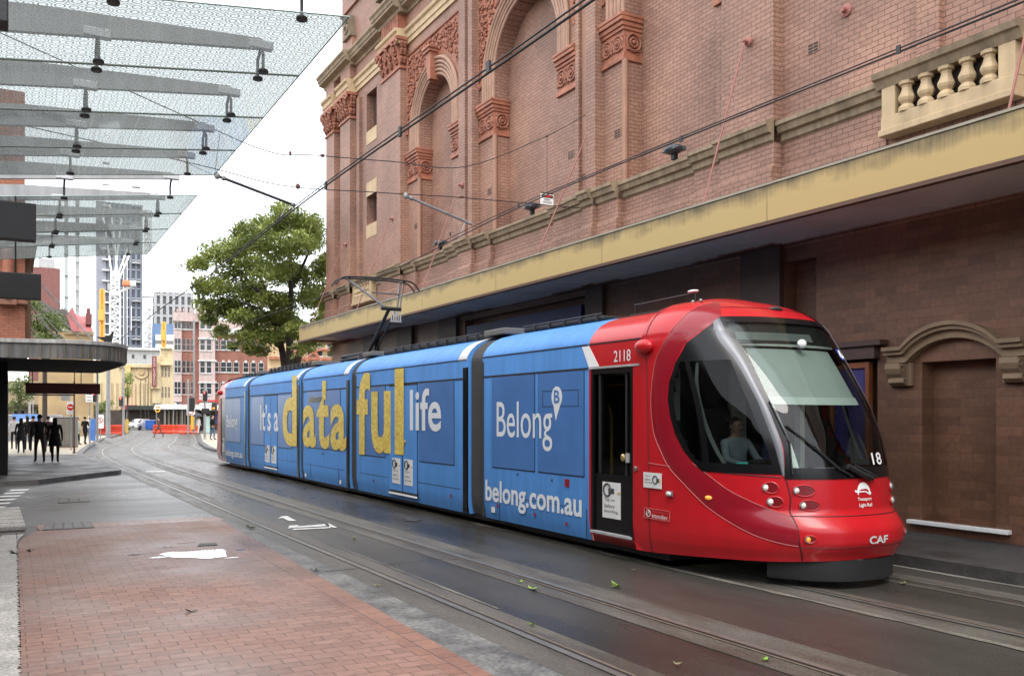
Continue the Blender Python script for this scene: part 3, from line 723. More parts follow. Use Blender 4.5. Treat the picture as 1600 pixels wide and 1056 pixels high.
# ---- cab nose surface
FZ = [.18, .30, .40, .50, .62, .68, .79, .84, 1.0, 1.25, 1.6, 2.0, 2.5, 3.0, 3.12, 3.22, 3.30, 3.335]
FY = [6.86, 6.80, 6.77, 6.75, 6.75, 6.77, 6.87, 6.93, 6.95, 6.99, 7.08, 7.28, 7.66, 8.07, 8.25, 8.48, 8.80, 9.1]
WZ = [.18, .34, .5, 2.86, 2.905, 2.965, 3.05, 3.145, 3.215, 3.27, 3.31, 3.335]
WV = [1.27, 1.31, 1.325, 1.325, 1.318, 1.29, 1.23, 1.12, .98, .8, .5, .2]
def smo(z, xs, ys):
    h = .018 if z < 1.05 else (.10 if z < 2.9 else .04)
    return sum(interp(z + h * k, xs, ys) for k in (-1, -.5, 0, .5, 1)) / 5
def zb(Y): return interp(Y, [6.8, 7.4, 8.1, 9.25], [.33, .285, .25, .18])
def CP(t, z, off=0.):
    """cab skin: t = 0 near side rear edge .. pi far side rear edge, z = level; off = outward"""
    def raw(t, z):
        zz = min(3.335, max(.18, z)); n = 2.5
        c, s = math.cos(t), abs(math.sin(t))
        v = -smo(zz, WZ, WV) * math.copysign(abs(c) ** (2 / n), c)
        Y = YB - (YB - smo(zz, FZ, FY)) * s ** (2 / n)
        q = min(1, max(0, (z - .18) / .4)); q = q * q * (3 - 2 * q)
        Z = z + (zb(Y) - .18) * (1 - q)
        if Z > 2.9: Z = 2.9 + (Z - 2.9) * 1.2
        return Vector((XC + v, Y, Z))
    p = raw(t, z)
    if off:
        e = .004; t0 = min(max(t, .01), math.pi - .01)
        a = raw(t0 + e, z) - raw(t0 - e, z); b = raw(t, z + e) - raw(t, z - e)
        n = a.cross(b)
        if n.length > 1e-9:
            n.normalize()
            if n.dot(p - Vector((XC, YB + .3, 1.6))) < 0: n = -n
            p = p + n * off
    return p
PI = math.pi
SW_R = ([1.22, 1.537, 1.82, 2.17, 2.54, 2.8, 3.02], [.951, .919, .885, .871, .878, .885, .87])          # side window front edge
SW_L = ([1.22, 1.275, 1.36, 1.486, 1.675, 1.904, 2.097, 2.313, 2.533, 2.768, 2.91, 3.015], [.42, .378, .33, .27, .221, .193, .19, .221, .308, .469, .675, .86])
WS_L = ([1.19, 1.35, 1.54, 1.96, 2.33, 2.68, 2.88, 3.02, 3.07], [.982, 1.0, 1.015, .985, .98, .975, .94, .90, .90])
swl = lambda z: interp(z, *SW_L); swr = lambda z: interp(z, *SW_R); wsl = lambda z: interp(z, *WS_L)
def wtop(t): return 3.025 + .035 * math.sin(t)
def in_ws(t, z):
    if t > PI / 2: t = PI - t
    return 1.21 < z < wtop(t) - .02 and t > wsl(z) + .03
def in_sw(t, z):
    if t > PI / 2: t = PI - t
    return 1.26 < z < 2.98 and swl(z) + .03 < t < swr(z) - .02
NZ, NT = 110, 150
zs = [.18 + (3.335 - .18) * i / NZ for i in range(NZ + 1)]; zs[-1] = 3.33
ts = [PI * j / NT for j in range(NT + 1)]
# more columns towards the corners: superellipse parameter is fine as it is
b = MB(); V = [CP(t, z) for z in zs for t in ts]; F = []
for i in range(NZ):
    for j in range(NT):
        tm, zm = (ts[j] + ts[j + 1]) / 2, (zs[i] + zs[i + 1]) / 2
        if in_ws(tm, zm) or in_sw(tm, zm): continue
        F.append((i * (NT + 1) + j, i * (NT + 1) + j + 1, (i + 1) * (NT + 1) + j + 1, (i + 1) * (NT + 1) + j))
k0 = NZ * (NT + 1)
for j in range(NT // 2): F.append((k0 + j, k0 + j + 1, k0 + NT - j - 1, k0 + NT - j))
b.add(V, F); shell = b.build('cab_shell', M_RED, tram, smooth=True)
for p in shell.data.polygons: p.use_smooth = True
b = MB(); b.add([CP(t, z, -.03) for z in zs[::2] for t in ts[::2]], [])
n2 = len(ts[::2]); F = []
for i in range(len(zs[::2]) - 1):
    for j in range(n2 - 1):
        tm, zm = (ts[2 * j] + ts[2 * j + 2]) / 2, (zs[2 * i] + zs[2 * i + 2]) / 2
        if in_ws(tm, zm) or in_sw(tm, zm): continue
        F.append((i * n2 + j, i * n2 + j + 1, (i + 1) * n2 + j + 1, (i + 1) * n2 + j))
b.f += [list(f) for f in F]; b.mi += [0] * len(F); b.build('cab_lining', M_INT, shell)
def patch(fn, nu, nv, name, m, parent, mirror=False, smooth=True):
    """fn(u, v) -> (t, z, off) on the skin"""
    res = []
    for mir in ((False, True) if mirror else (False,)):
        o = MB(); rows = []
        for i in range(nu + 1):
            rw = []
            for j in range(nv + 1):
                t, z, off = fn(i / nu, j / nv)
                rw.append(CP(PI - t if mir else t, z, off))
            rows.append(rw)
        o.grid(rows); res.append(o.build(name, m, parent, smooth=smooth))
    return res if mirror else res[0]
def ribbon_s(L_, Rr, name, m, parent, off=lambda v: .006, n=8, nv=4, mirror=False):
    A_ = smooth_line([(a[0], a[1], 0) for a in L_], n); B2 = smooth_line([(a[0], a[1], 0) for a in Rr], n); N_ = len(A_) - 1
    def fn(u, v):
        i = min(N_, int(round(u * N_))); p = A_[i].lerp(B2[i], v); return p.x, p.y, off(v)
    return patch(fn, N_, nv, name, m, parent, mirror)
def sline(pts, r, name, m, parent, off=.002, n=6):
    L_ = smooth_line([(a[0], a[1], 0) for a in pts], n)
    return MB().tube([CP(p.x, p.y, off) for p in L_], r, 6).build(name, m, parent)
# the dark red hoop round the side window and down into the bumper
SWO = [(.958, 3.245), (.60, 3.175), (.413, 3.03), (.308, 2.91), (.158, 2.676), (.092, 2.465), (.057, 2.129), (.057, 1.854), (.071, 1.652), (.106, 1.477), (.162, 1.275), (.259, 1.091), (.403, .857), (.535, .687), (.696, .563), (.885, .476), (.972, .453)]
SWI = [(.90, 3.04), (.675, 2.925), (.469, 2.785), (.36, 2.64), (.27, 2.47), (.213, 2.313), (.182, 2.097), (.185, 1.88), (.213, 1.675), (.262, 1.486), (.33, 1.34), (.42, 1.23), (.56, 1.06), (.70, .95), (.83, .87), (.92, .82), (.972, .793)]
ribbon_s(SWO, SWI, 'hoop_panel', M_RED2, shell, lambda v: .003 + .009 * math.sin(PI * min(1, v * 1.0)) ** .5, nv=8, mirror=True)
M_PINK = mat('panel_edge_highlight', (.5, .12, .12), .3)
sline(SWO, .004, 'hoop_edge', M_PINK, shell, .006); sline([p for p in SWI[10:]], .004, 'hoop_edge', M_PINK, shell, .006)
# seams
M_SEAM = mat('panel_gap', (.05, .004, .006), .6)
sline([(.03, z) for z in (.18, .5, 1.2, 2.0, 2.6, 2.86, 3.0, 3.15, 3.25)], .006, 'body_seam', M_SEAM, shell)
for tt in (.978, PI - .978): sline([(tt, 1.21), (tt + .02 * (1 if tt < 1.5 else -1), .99), (tt, .79), (tt, .5), (tt + .05 * (1 if tt < 1.5 else -1), .19)], .008, 'nose_seam', M_SEAM, shell, .001)
sline([(.98 + (PI - 1.96) * k / 12, .80) for k in range(13)], .007, 'bumper_seam', M_SEAM, shell, 0)
sline([(.98 + (PI - 1.96) * k / 12, .42) for k in range(13)], .004, 'lip_seam', M_SEAM, shell, 0)
sline([(.03, 1.307), (.155, 1.284), (.30, 1.272)], .004, 'hood_seam', M_PINK, shell, .003)
sline([(.40, 1.262), (.63, 1.238), (.945, 1.212)], .006, 'window_sill', M_BLK, shell, .002)
sline([(.60, 3.165), (.8, 3.17), (1.1, 3.175), (1.57, 3.18), (2.0, 3.175), (2.4, 3.17)], .004, 'roof_visor_seam', M_SEAM, shell)
# windscreen: glass, black border, top band, A pillars
def wsf(u, v):
    z = 1.20 + (1 - 0) * u * (wtop(PI / 2) - 1.20); t0 = wsl(min(z, 3.04)) - .014
    t = t0 + (PI - 2 * t0) * v; z = 1.20 + u * (wtop(t) - 1.20)
    return t, z
ws = patch(lambda u, v: (*wsf(u, v), .008), 40, 50, 'windscreen', M_GLASS, shell)
bd = MB()
def strip(fn, nu, nv):
    bd.grid([[CP(*fn(i / nu, j / nv)) for j in range(nv + 1)] for i in range(nu + 1)])
strip(lambda u, v: (*wsf(.065 * u, v), .011), 3, 50); strip(lambda u, v: (*wsf(.965 + .035 * u, v), .011), 3, 50)
strip(lambda u, v: (*wsf(u, .035 * v), .011), 40, 3); strip(lambda u, v: (*wsf(u, 1 - .035 * v), .011), 40, 3)
bd.build('windscreen_border', M_BLKG, ws, smooth=True)
patch(lambda u, v: (*wsf(.845 + .12 * u, .03 + .94 * v), -.02), 8, 50, 'tinted_top_band', mat('smoked_film', (.012, .014, .014), .25), ws)
patch(lambda u, v: (.99 + .72 * v + .02 * u, 2.80 + .10 * u, -.014), 3, 24, 'destination_display', mat('display_grey', (.10, .115, .11), .4), ws)
sl_l = [(.80, 3.0), (.80, 2.88), (.815, 2.75), (.872, 2.55), (.895, 2.3), (.905, 2.1), (.915, 1.82), (.935, 1.537), (.956, 1.23)]
sl_r = [(.885, 3.035), (.925, 2.88), (.955, 2.75), (.968, 2.55), (.968, 2.3), (.970, 2.1), (.975, 1.9), (.99, 1.537), (.972, 1.23)]
ribbon_s(sl_l, sl_r, 'windscreen_pillar', M_SILV, shell, lambda v: .010 + .010 * math.sin(PI * v), nv=6, mirror=True)
# side window
M_PALE = mat('pale_green_trim', (.42, .48, .44), .5)
def swf(u, v, z0=1.25, z1=2.99):
    z = z0 + (z1 - z0) * u; return swl(z) + (swr(z) - swl(z)) * v, z
sg = patch(lambda u, v: (*swf(u, v), .006), 40, 24, 'side_window', M_GLASSD, shell, mirror=True)
for mir in (0, 1):
    bd = MB()
    def strip2(fn, nu, nv):
        bd.grid([[CP(*((PI - q[0]) if mir else q[0], q[1], q[2])) for q in [fn(i / nu, j / nv) for j in range(nv + 1)]] for i in range(nu + 1)])
    strip2(lambda u, v: (swf(u, 0)[0] + .045 * v, swf(u, 0)[1], .010), 40, 3)
    strip2(lambda u, v: (swf(u, 1)[0] - .045 + .085 * v, swf(u, 1)[1], .010), 40, 3)
    strip2(lambda u, v: (*swf(.06 * u, v), .010), 3, 24)
    strip2(lambda u, v: (*swf(.745 + .255 * u, v), .010), 12, 24)
    strip2(lambda u, v: (.405 + .045 * v, 1.25 + 1.35 * u, .012), 30, 3)
    bd.build('window_border', M_BLKG, sg[mir], smooth=True)
    patch(lambda u, v: ((lambda q: (PI - q[0]) if mir else q[0])(swf(.06 + .68 * u, .33 + .05 * v)), swf(.06 + .68 * u, 0)[1], -.02), 12, 2, 'pale_post', M_PALE, sg[mir])
# lamps on flat ovals darkened to read as pockets, indicators
M_LAMP = mat('lamp_lens', (.8, .78, .7), .08, coat=1.0); M_AMB = mat('amber_lens', (.7, .26, .02), .12, coat=1.0, emit=((1, .42, .05), .25))
M_POCK = mat('lamp_recess_shade', (.16, .004, .008), .3, coat=.4)  # dark red stands in for the shade inside a recess
def pocket(t, z, dt, dz, lt, m=M_LAMP, r=.04):
    for mir in (0, 1):
        q = (lambda a: PI - a) if mir else (lambda a: a)
        o = MB(); rows = []
        for i in range(5):
            k = i / 4
            rows.append([CP(q(t + dt * k * math.cos(a)), z + dz * k * math.sin(a), .006 - .0 * k) for a in [2 * PI * j / 24 for j in range(25)]])
        o.grid(rows); po = o.build('headlight', M_POCK, shell, smooth=True)
        MB().tube([CP(q(t + dt * math.cos(a)), z + dz * math.sin(a), .005) for a in [2 * PI * j / 24 for j in range(25)]], .008, 6).build('pocket_rim', M_RED, po, smooth=True)
        c = CP(q(lt), z, -.012)
        MB().ball(c, r, r, r, 14, 10).build('lens', m, po, smooth=True)
        MB().ring(tuple(CP(q(lt), z, .012)), r * .95, .006, 'y', 16, 5).build('lens_ring', M_SILV, po)
pocket(1.105, 1.075, .085, .062, 1.045); pocket(1.135, .915, .08, .058, 1.085)
pocket(.865, 1.10, .055, .062, .825); pocket(.89, .945, .055, .058, .85, r=.042)
pocket(1.05, .56, .045, .045, 1.035, M_AMB, .035)
MB().ball(CP(.431, .949, .012), .03, .055, .026, 12, 8).build('side_indicator', M_AMB, shell, smooth=True)
MB().box(6.98, 7.0, 8.63, 8.75, .92, .985).build('marker_lamp_base', M_SILV, shell, bevel=.008)
MB().ball((6.975, 8.69, .952), .02, .05, .028, 12, 8).build('marker_lamp', mat('clear_lens', (.6, .58, .55), .1), shell, smooth=True)
# camera pod above the number, roof studs and aerial
MB().ball((6.97, 9.17, 2.765), .085, .17, .095, 18, 12).build('camera_pod', M_RED, shell, smooth=True)
MB().ball((8.43, 8.38, 3.235), .11, .05, .035, 14, 8).build('number_lamp', M_DKG, shell, smooth=True)
MB().ball((7.62, 9.0, 3.345), .025).ball((7.62, 8.85, 3.345), .025).build('roof_stud', M_STEEL, shell, smooth=True)
ae = MB().box(7.8, 8.7, 9.3, 10.6, 3.30, 3.345).build('aerial_tray', M_BLK, tram, bevel=.01)
MB().tube([(7.7, 9.05, 3.47), (7.75, 10.4, 3.46)], .012, 6).tube([(7.75, 10.4, 3.46), (7.75, 10.4, 3.36)], .01, 6).tube([(7.7, 9.05, 3.47), (7.7, 9.05, 3.36)], .01, 6).build('aerial', M_BLK, ae)
MB().ball((7.72, 9.12, 3.50), .05, .10, .022, 10, 6).build('aerial_tip', M_WHT, ae, smooth=True)
# logos
def fmap(v0, v1, z0, z1, off=.006):
    """front face, measured sideways in metres from the tram's centre line"""
    def tt(v, z):
        a = min(.999, abs(v) / smo(z, WZ, WV)); c = a ** 1.25; t = math.acos(c); return t if v < 0 else PI - t
    return lambda u, q: CP(tt(v0 + (v1 - v0) * u, z0 + (z1 - z0) * q), z0 + (z1 - z0) * q, off)
f0 = fmap(-1, 1, 0, 1)
def fpt(v, z, off=.006): return f0((v + 1) / 2, z, off) if False else fmap(v, v + .0001, z, z + .0001, off)(0, 0)
lg = MB(); rows = []
for i in range(21):
    k = i / 20; a = PI * (1.05 - 1.05 * k)
    outer = (-.0 + .105 * math.cos(a), 1.04 + .115 * math.sin(a)); wd_ = .018 + .035 * math.sin(PI * k) ** 1.5
    inner = ((.105 - wd_) * math.cos(a), 1.04 + (.115 - wd_ * 1.3) * math.sin(a) - .005)
    rows.append([fpt(outer[0] + .01, outer[1]), fpt(inner[0] + .01, inner[1])])
lg.grid(rows)
lg.grid([[fpt(-.13, 1.075), fpt(-.125, 1.045)], [fpt(-.05, 1.06), fpt(-.05, 1.045)], [fpt(.03, 1.06), fpt(.03, 1.047)], [fpt(.10, 1.035), fpt(.085, 1.02)]])
lgo = lg.build('tram_emblem', M_WHT, shell)
MB().ball(fpt(.105, 1.03, .005), .02, .008, .02).build('emblem_dot', M_WHT, lgo)
lettering('Transport', M_WHT, shell, fmap(-.10, .12, .945, .99), bold=.02); lettering('Light Rail', M_WHT, shell, fmap(-.085, .12, .875, .925), bold=.02)
lettering('CAF', mat('chrome_letters', (.55, .55, .55), .3), shell, fmap(-.15, .14, .485, .59, .012), 'maker_letters', bold=.03)
lettering('18', M_WHT, ws, fmap(.235, .44, 1.34, 1.475, .012), 'run_number', bold=.012)
wc = MB(); wc.add([fmap(.66, .80, 2.58, 2.72, .014)(u, v) for u, v in ((0, 0), (1, 0), (1, 1), (0, 1))], [(0, 1, 2, 3)])
wco = wc.build('access_sticker', mat('sign_blue', (.05, .07, .5), .4), ws)
MB().tube([fmap(.66, .80, 2.58, 2.72, .018)(*p) for p in ((.45, .85), (.45, .5), (.7, .5), (.82, .2))], .008, 6).tube([fmap(.66, .80, 2.58, 2.72, .018)(.42 + .25 * math.cos(a), .35 + .25 * math.sin(a)) for a in [2 * PI * k / 12 + 2 for k in range(10)]], .006, 6).build('access_symbol', M_WHT, wco)
tap_sticker(shell, 9.20, 8.84, 1.00, 1.19, 6.985, wide=True)
td = MB(); 
for a, b_, c, d in ((9.19, 8.68, .615, .623), (9.19, 8.68, .737, .745), (9.19, 9.178, .615, .745), (8.69, 8.68, .615, .745)): td.box(6.984, 6.992, a, b_, c, d)
tdo = td.build('operator_badge', M_PINK, shell)
MB().ring((6.984, 9.10, .68), .04, .006, 'x', 16, 5).build('badge_ring', M_WHTD, tdo)
MB().tube([(6.984, 9.13, .655), (6.984, 9.09, .69), (6.984, 9.075, .71)], .008, 5).build('badge_figure', M_WHTD, tdo)
lettering('transdev', M_WHTD, tdo, lambda u, v: (6.984, 9.03 - .31 * u, .632 + .055 * v), bold=.012)
lettering('Proudly operated by', M_PINK, tdo, lambda u, v: (6.984, 9.03 - .31 * u, .702 + .016 * v), bold=.01)
# wipers
def wiper(pts, blade, nm='wiper'):
    wo_ = MB().tube([CP(t, z, o) for t, z, o in pts], .012, 6).build(nm, M_BLK, ws)
    MB().tube([CP(t, z, o) for t, z, o in blade], .012, 6).build('blade', M_BLKG, wo_)
wiper([(1.50, 1.22, .03), (1.40, 1.30, .04), (1.22, 1.55, .04), (1.06, 1.78, .035)], [(1.03, 1.25, .03), (1.05, 1.6, .03), (1.00, 2.05, .03)])
bx = MB(); 
bx.tube([CP(1.47, 1.33, .04), CP(1.56, 1.24, .05), CP(1.62, 1.19, .05)], .035, 6); bx.tube([CP(1.53, 1.33, .04), CP(1.60, 1.25, .05), CP(1.66, 1.20, .05)], .02, 6)
bx.build('wiper_pivot', M_BLK, ws)
# obstacle deflector under the nose
df = MB(); rows = []
for z, k in ((.09, .86), (.11, .875), (.32, .875)):
    rows.append([(XC + (CP(t, .3).x - XC) * k, 7.95 + (CP(t, .3).y - 7.95) * .97, z) for t in [.72 + (PI - 1.44) * j / 30 for j in range(31)]])
df.grid(rows); df.build('deflector', mat('deflector_grey', (.016, .0165, .018), .6, bump=.1), tram, smooth=True)
# cab interior
M_BLIND = mat('roller_blind', (.25, .285, .265), .7, var=.05); M_CREAM = mat('pale_cab_trim', (.66, .7, .63), .6)
bl = patch(lambda u, v: (1.02 + .95 * v + .05 * u, 2.09 + .66 * u, -.09), 20, 30, 'roller_blind', M_BLIND, shell)
patch(lambda u, v: (1.02 + .98 * v, 2.07 + .09 * u, -.084), 3, 30, 'blind_hem', mat('blind_hem', (.36, .40, .38), .6), bl)
MB().tube([CP(1.0 + 1.12 * k / 20, 2.775, -.055) for k in range(21)], .02, 8).build('blind_bar', M_CREAM, bl)
cm = MB().ball(CP(1.57, 2.745, .02), .055, .055, .055, 16, 12).build('windscreen_camera', M_WHT, ws, smooth=True)
MB().ball(CP(1.585, 2.735, .065), .022, .022, .022, 10, 8).build('camera_lens', M_BLK, cm, smooth=True)
for mir in (0, 1):
    pass
ribbon_s([(1.0, 1.25), (1.03, 1.6), (1.0, 2.0), (.995, 2.6)], [(1.10, 1.25), (1.065, 1.6), (1.03, 2.0), (1.01, 2.6)], 'inner_pillar', M_CREAM, shell, lambda v: -.025, mirror=True)
sc = MB(); rows = []
for k in range(9):
    a = k / 8; rows.append([(XC - 1.02 + 2.04 * j / 14, 7.30 + .55 * a + .35 * abs(j / 7 - 1) ** 2.5, 1.12 + .17 * math.sin(PI * (.15 + .7 * a)) - .04 * abs(j / 7 - 1)) for j in range(15)])
sc.grid(rows); ds = sc.build('dashboard', mat('dash_grey', (.30, .32, .32), .6, bump=.1), shell, smooth=True)
MB().box(XC - 1.0, XC + 1.0, 7.85, 7.88, .4, 1.2).build('dash_panel', M_INT, ds)
MB().box(7.35, 7.9, 7.55, 7.75, 1.22, 1.40).build('console', M_DKG, ds, bevel=.03)
MB().box(7.33, 7.47, 7.85, 7.9, 1.30, 1.36).build('console_screen', mat('teal_screen', (.02, .2, .17), .3, emit=((.1, .8, .65), .25)), ds)
pt = MB(); pt.box(7.1, 9.55, 9.18, 9.2, .36, 3.0); pt.build('cab_partition', M_INT, shell)
MB().box(8.35, 8.62, 9.10, 9.16, .4, 2.7).box(7.35, 7.45, 9.05, 9.12, .4, 2.6).box(9.25, 9.33, 8.75, 8.85, .8, 2.7).build('cab_pillar', M_CREAM, shell)
MB().box(8.85, 9.22, 9.02, 9.06, 1.0, 2.3).build('blue_window_panel', mat('far_window_blue', (.07, .13, .34), .6), shell)  # added panel for the blue seen through the far window
MB().box(7.55, 8.05, 8.75, 8.85, 1.0, 2.0).box(7.55, 8.05, 8.3, 8.8, .95, 1.05).build('driver_seat', M_DKG, shell, bevel=.05)
# ---- rear end: dark door bay and a mirrored red cab
rr = MB(); rr.grid([[(XC + v, y, z) for v, z in sec_up] for y in (34.61, 35.0, 35.45)]); rr.grid([[(XC + v, y, z) for v, z in [(-1.27, .18), (-1.305, .31)]] for y in (34.61, 35.45)])
rbay = rr.build('door_bay', M_RED, tram, smooth=True)
rd = MB().box(7.02, 7.06, 34.63, 35.45, .31, 2.54).build('door', M_BLKG, tram)
tap_sticker(rd, 35.2, 34.85, .55, 1.05, 7.01)
b = MB()
for i in range(0, NZ, 4):
    pass
zz = zs[::5] + [zs[-1]]; tt_ = ts[::5]
b.grid([[(p.x, 44.7 - p.y, p.z) for p in (CP(t, z) for t in tt_)] for z in zz])
rc = b.build('rear_cab_shell', M_RED, tram, smooth=True)
MB().ball((6.97, 35.53, 2.765), .085, .17, .095, 14, 10).build('camera_pod', M_RED, rc, smooth=True)
# ---- pantograph
pg = MB().box(7.75, 8.9, 22.0, 23.6, 3.36, 3.40).build('pantograph', M_DKG, tram)
for x in (7.8, 8.85):
    for y in (22.05, 23.5): MB().lathe([(.04, 0), (.07, .02), (.04, .05), (.07, .08), (.04, .11)], (x, y, 3.32), 10).build('insulator', mat('insulator', (.12, .05, .04), .3), pg)
MB().tube([(7.75, 22.0, 3.45), (8.9, 22.0, 3.45)], .035, 8).tube([(7.75, 23.5, 3.45), (8.9, 23.5, 3.45)], .03, 8).tube([(7.8, 22.0, 3.47), (7.8, 23.5, 3.47)], .03, 8).tube([(8.85, 22.0, 3.47), (8.85, 23.5, 3.47)], .03, 8).build('base_frame', M_DKG, pg)
M_PANT = mat('pantograph_tube', (.13, .13, .14), .4, metal=.4)
MB().tube([(8.2, 22.6, 3.5), (8.3, 21.35, 4.55)], .045, 8).tube([(8.45, 22.8, 3.5), (8.5, 21.45, 4.5)], .02, 8).build('lower_arm', M_BLK, pg)
MB().tube([(8.1, 21.35, 4.57), (8.62, 21.35, 4.57)], .05, 8).build('knee_shaft', M_BLK, pg)
pl = MB(); 
for i in range(5): pl.box(8.35 + i * .06, 8.38 + i * .06, 21.33, 21.35, 4.25, 4.52)
pl.box(8.33, 8.64, 21.34, 21.36, 4.24, 4.27); pl.build('knee_guard', M_LGRY, pg)
MB().tube([(8.2, 21.35, 4.6), (7.55, 22.25, 5.36)], .032, 8).tube([(8.52, 21.35, 4.6), (8.95, 22.25, 5.36)], .026, 8).tube([(8.60, 21.35, 4.6), (9.05, 22.25, 5.36)], .022, 8).tube([(8.0, 21.75, 5.0), (8.75, 21.75, 5.0)], .018, 8).build('upper_arm', M_PANT, pg)
hd = MB()
for dy in (-.16, .16):
    hd.tube(smooth_line([(7.18, 22.3 + dy, 5.20), (7.32, 22.3 + dy, 5.36), (7.55, 22.3 + dy, 5.42), (8.3, 22.3 + dy, 5.44), (9.05, 22.3 + dy, 5.42), (9.3, 22.3 + dy, 5.36), (9.46, 22.3 + dy, 5.18)], 5), .021, 8)
hd.tube([(7.55, 22.14, 5.40), (7.55, 22.46, 5.40)], .025, 6).tube([(9.05, 22.14, 5.40), (9.05, 22.46, 5.40)], .025, 6)
hd.build('collector_head', M_BLK, pg)
# ================================================================== THEATRE
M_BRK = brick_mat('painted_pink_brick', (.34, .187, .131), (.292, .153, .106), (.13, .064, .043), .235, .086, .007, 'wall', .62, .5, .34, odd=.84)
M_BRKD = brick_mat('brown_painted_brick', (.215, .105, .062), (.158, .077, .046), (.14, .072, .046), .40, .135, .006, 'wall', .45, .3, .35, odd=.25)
M_BRKP = mat('plain_painted_brickwork', (.32, .165, .11), .6, var=.14, scale=2, bump=.25, bscale=30, streak=.2)
M_STONE = mat('weathered_sandstone', (.29, .215, .135), .75, var=.25, scale=1.6, bump=.3, bscale=18, streak=.35)
M_STONEL = mat('clean_sandstone', (.50, .37, .215), .7, var=.16, scale=1.8, bump=.2, bscale=25, streak=.15)
M_STONED = mat('soot_dark_sandstone', (.16, .125, .08), .75, var=.25, scale=2, bump=.3, bscale=18)
M_TERRA = mat('terracotta', (.31, .112, .064), .6, var=.4, scale=3.5, bump=.6, bscale=26)
M_TERRAD = mat('terracotta_ornament', (.25, .09, .052), .6, var=.4, scale=9, bump=.9, bscale=22)
M_ROD = mat('pink_painted_rod', (.27, .10, .08), .5)
th = thing('theatre_building', (12, 20, 0), 'large pink painted brick theatre with arched recesses, terracotta capitals and a mustard street awning', 'building')
FX, RX = 12.0, 12.47
def part(b, name, m, parent=None, **k): return b.build(name, m, parent or th, **k)
wl = MB()
def wq(y0, y1, z0, z1, x=FX): wl.quad((x, y0, z0), (x, y1, z0), (x, y1, z1), (x, y0, z1))
def holes(y0, y1, z0, z1, hs, dep=.32, x=FX):
    ys = sorted({y0, y1, *[h[0] for h in hs], *[h[1] for h in hs]}); zs_ = sorted({z0, z1, *[h[2] for h in hs], *[h[3] for h in hs]})
    for a, b in zip(ys[:-1], ys[1:]):
        for c, d in zip(zs_[:-1], zs_[1:]):
            if any(h[0] <= a and b <= h[1] and h[2] <= c and d <= h[3] for h in hs): continue
            wq(a, b, c, d, x)
    for (a, b, c, d) in hs:
        wl.quad((x, a, c), (x + dep, a, c), (x + dep, a, d), (x, a, d)); wl.quad((x, b, c), (x + dep, b, c), (x + dep, b, d), (x, b, d))
        wl.quad((x, a, d), (x + dep, a, d), (x + dep, b, d), (x, b, d)); wl.quad((x, a, c), (x + dep, a, c), (x + dep, b, c), (x, b, c))
        wq(a, b, c, d, x + dep)
ZB, ZT = 4.85, 14.3
BAYS = [(13.5, 16.5, 11.35), (19.3, 22.7, 11.4), (25.5, 28.1, 11.5)]
wq(-20, 13.5, ZB, ZT); wq(16.5, 19.3, ZB, ZT); wq(22.7, 25.5, ZB, ZT)
W_H = [(32.1, 33.2, 12.75, 14.2), (32.1, 33.2, 9.17, 10.27), (35.72, 36.28, 13.2, 14.2), (35.72, 36.28, 8.3, 9.45)]
holes(28.1, 37.47, ZB, ZT, W_H)
for (a, b, zc) in BAYS:
    r = (b - a) / 2; c = (a + b) / 2; zs0 = 6.9
    wq(a, b, ZB, zs0)
    wl.quad((FX, a, zs0), (RX, a, zs0), (RX, b, zs0), (FX, b, zs0))
    prof = [(a, zs0), (a, zc)] + [(c - r * math.cos(PI * k / 28), zc + r * math.sin(PI * k / 28)) for k in range(1, 28)] + [(b, zc), (b, zs0)]
    for (y0, z0), (y1, z1) in zip(prof[:-1], prof[1:]):
        wl.quad((FX, y0, z0), (RX, y0, z0), (RX, y1, z1), (FX, y1, z1))
        if y0 != y1: wl.quad((FX, y0, z0), (FX, y1, z1), (FX, y1, ZT), (FX, y0, ZT))
    wq(a, b, zs0, zc + r, RX)
wq(-20, 37.47, ZT, 16.2)
wl.quad((12.15, -20, 16.2), (12.15, 36.6, 16.2), (12.15, 36.6, 23), (12.15, -20, 23))
wl.quad((12.15, 36.6, 16.2), (30, 36.6, 16.2), (30, 36.6, 23), (12.15, 36.6, 23))
wl.quad((12, 37.47, 4.85), (30, 37.47, .1), (30, 37.47, 16.2), (12, 37.47, 16.2))
wl.quad((12, -20, 16.2), (12.3, -20, 16.2), (12.3, 37.4, 16.2), (12, 37.4, 16.2))
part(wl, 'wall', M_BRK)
# ground floor wall with the bricked-up doorway and dark recesses
wl = MB()
holes(-20, 37.47, .1, ZB, [(7.78, 8.95, .32, 2.70), (11.0, 11.7, .15, 4.6), (9.75, 10.75, .15, 3.0), (18.0, 24.6, .15, 4.75), (26.5, 28.2, .15, 4.2), (30.0, 31.6, .15, 4.2), (33.5, 35, .15, 4.2)], .28)
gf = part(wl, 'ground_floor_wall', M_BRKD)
for (a, b) in ((11.72, 12.7), (17.2, 17.9), (25.0, 26.3), (28.5, 29.8), (32, 33.3)): part(MB().box(11.88, 12.02, a, b, .152, 4.925), 'ground_floor_pier', mat('dark_brown_render', (.08, .048, .038), .5, bump=.2))
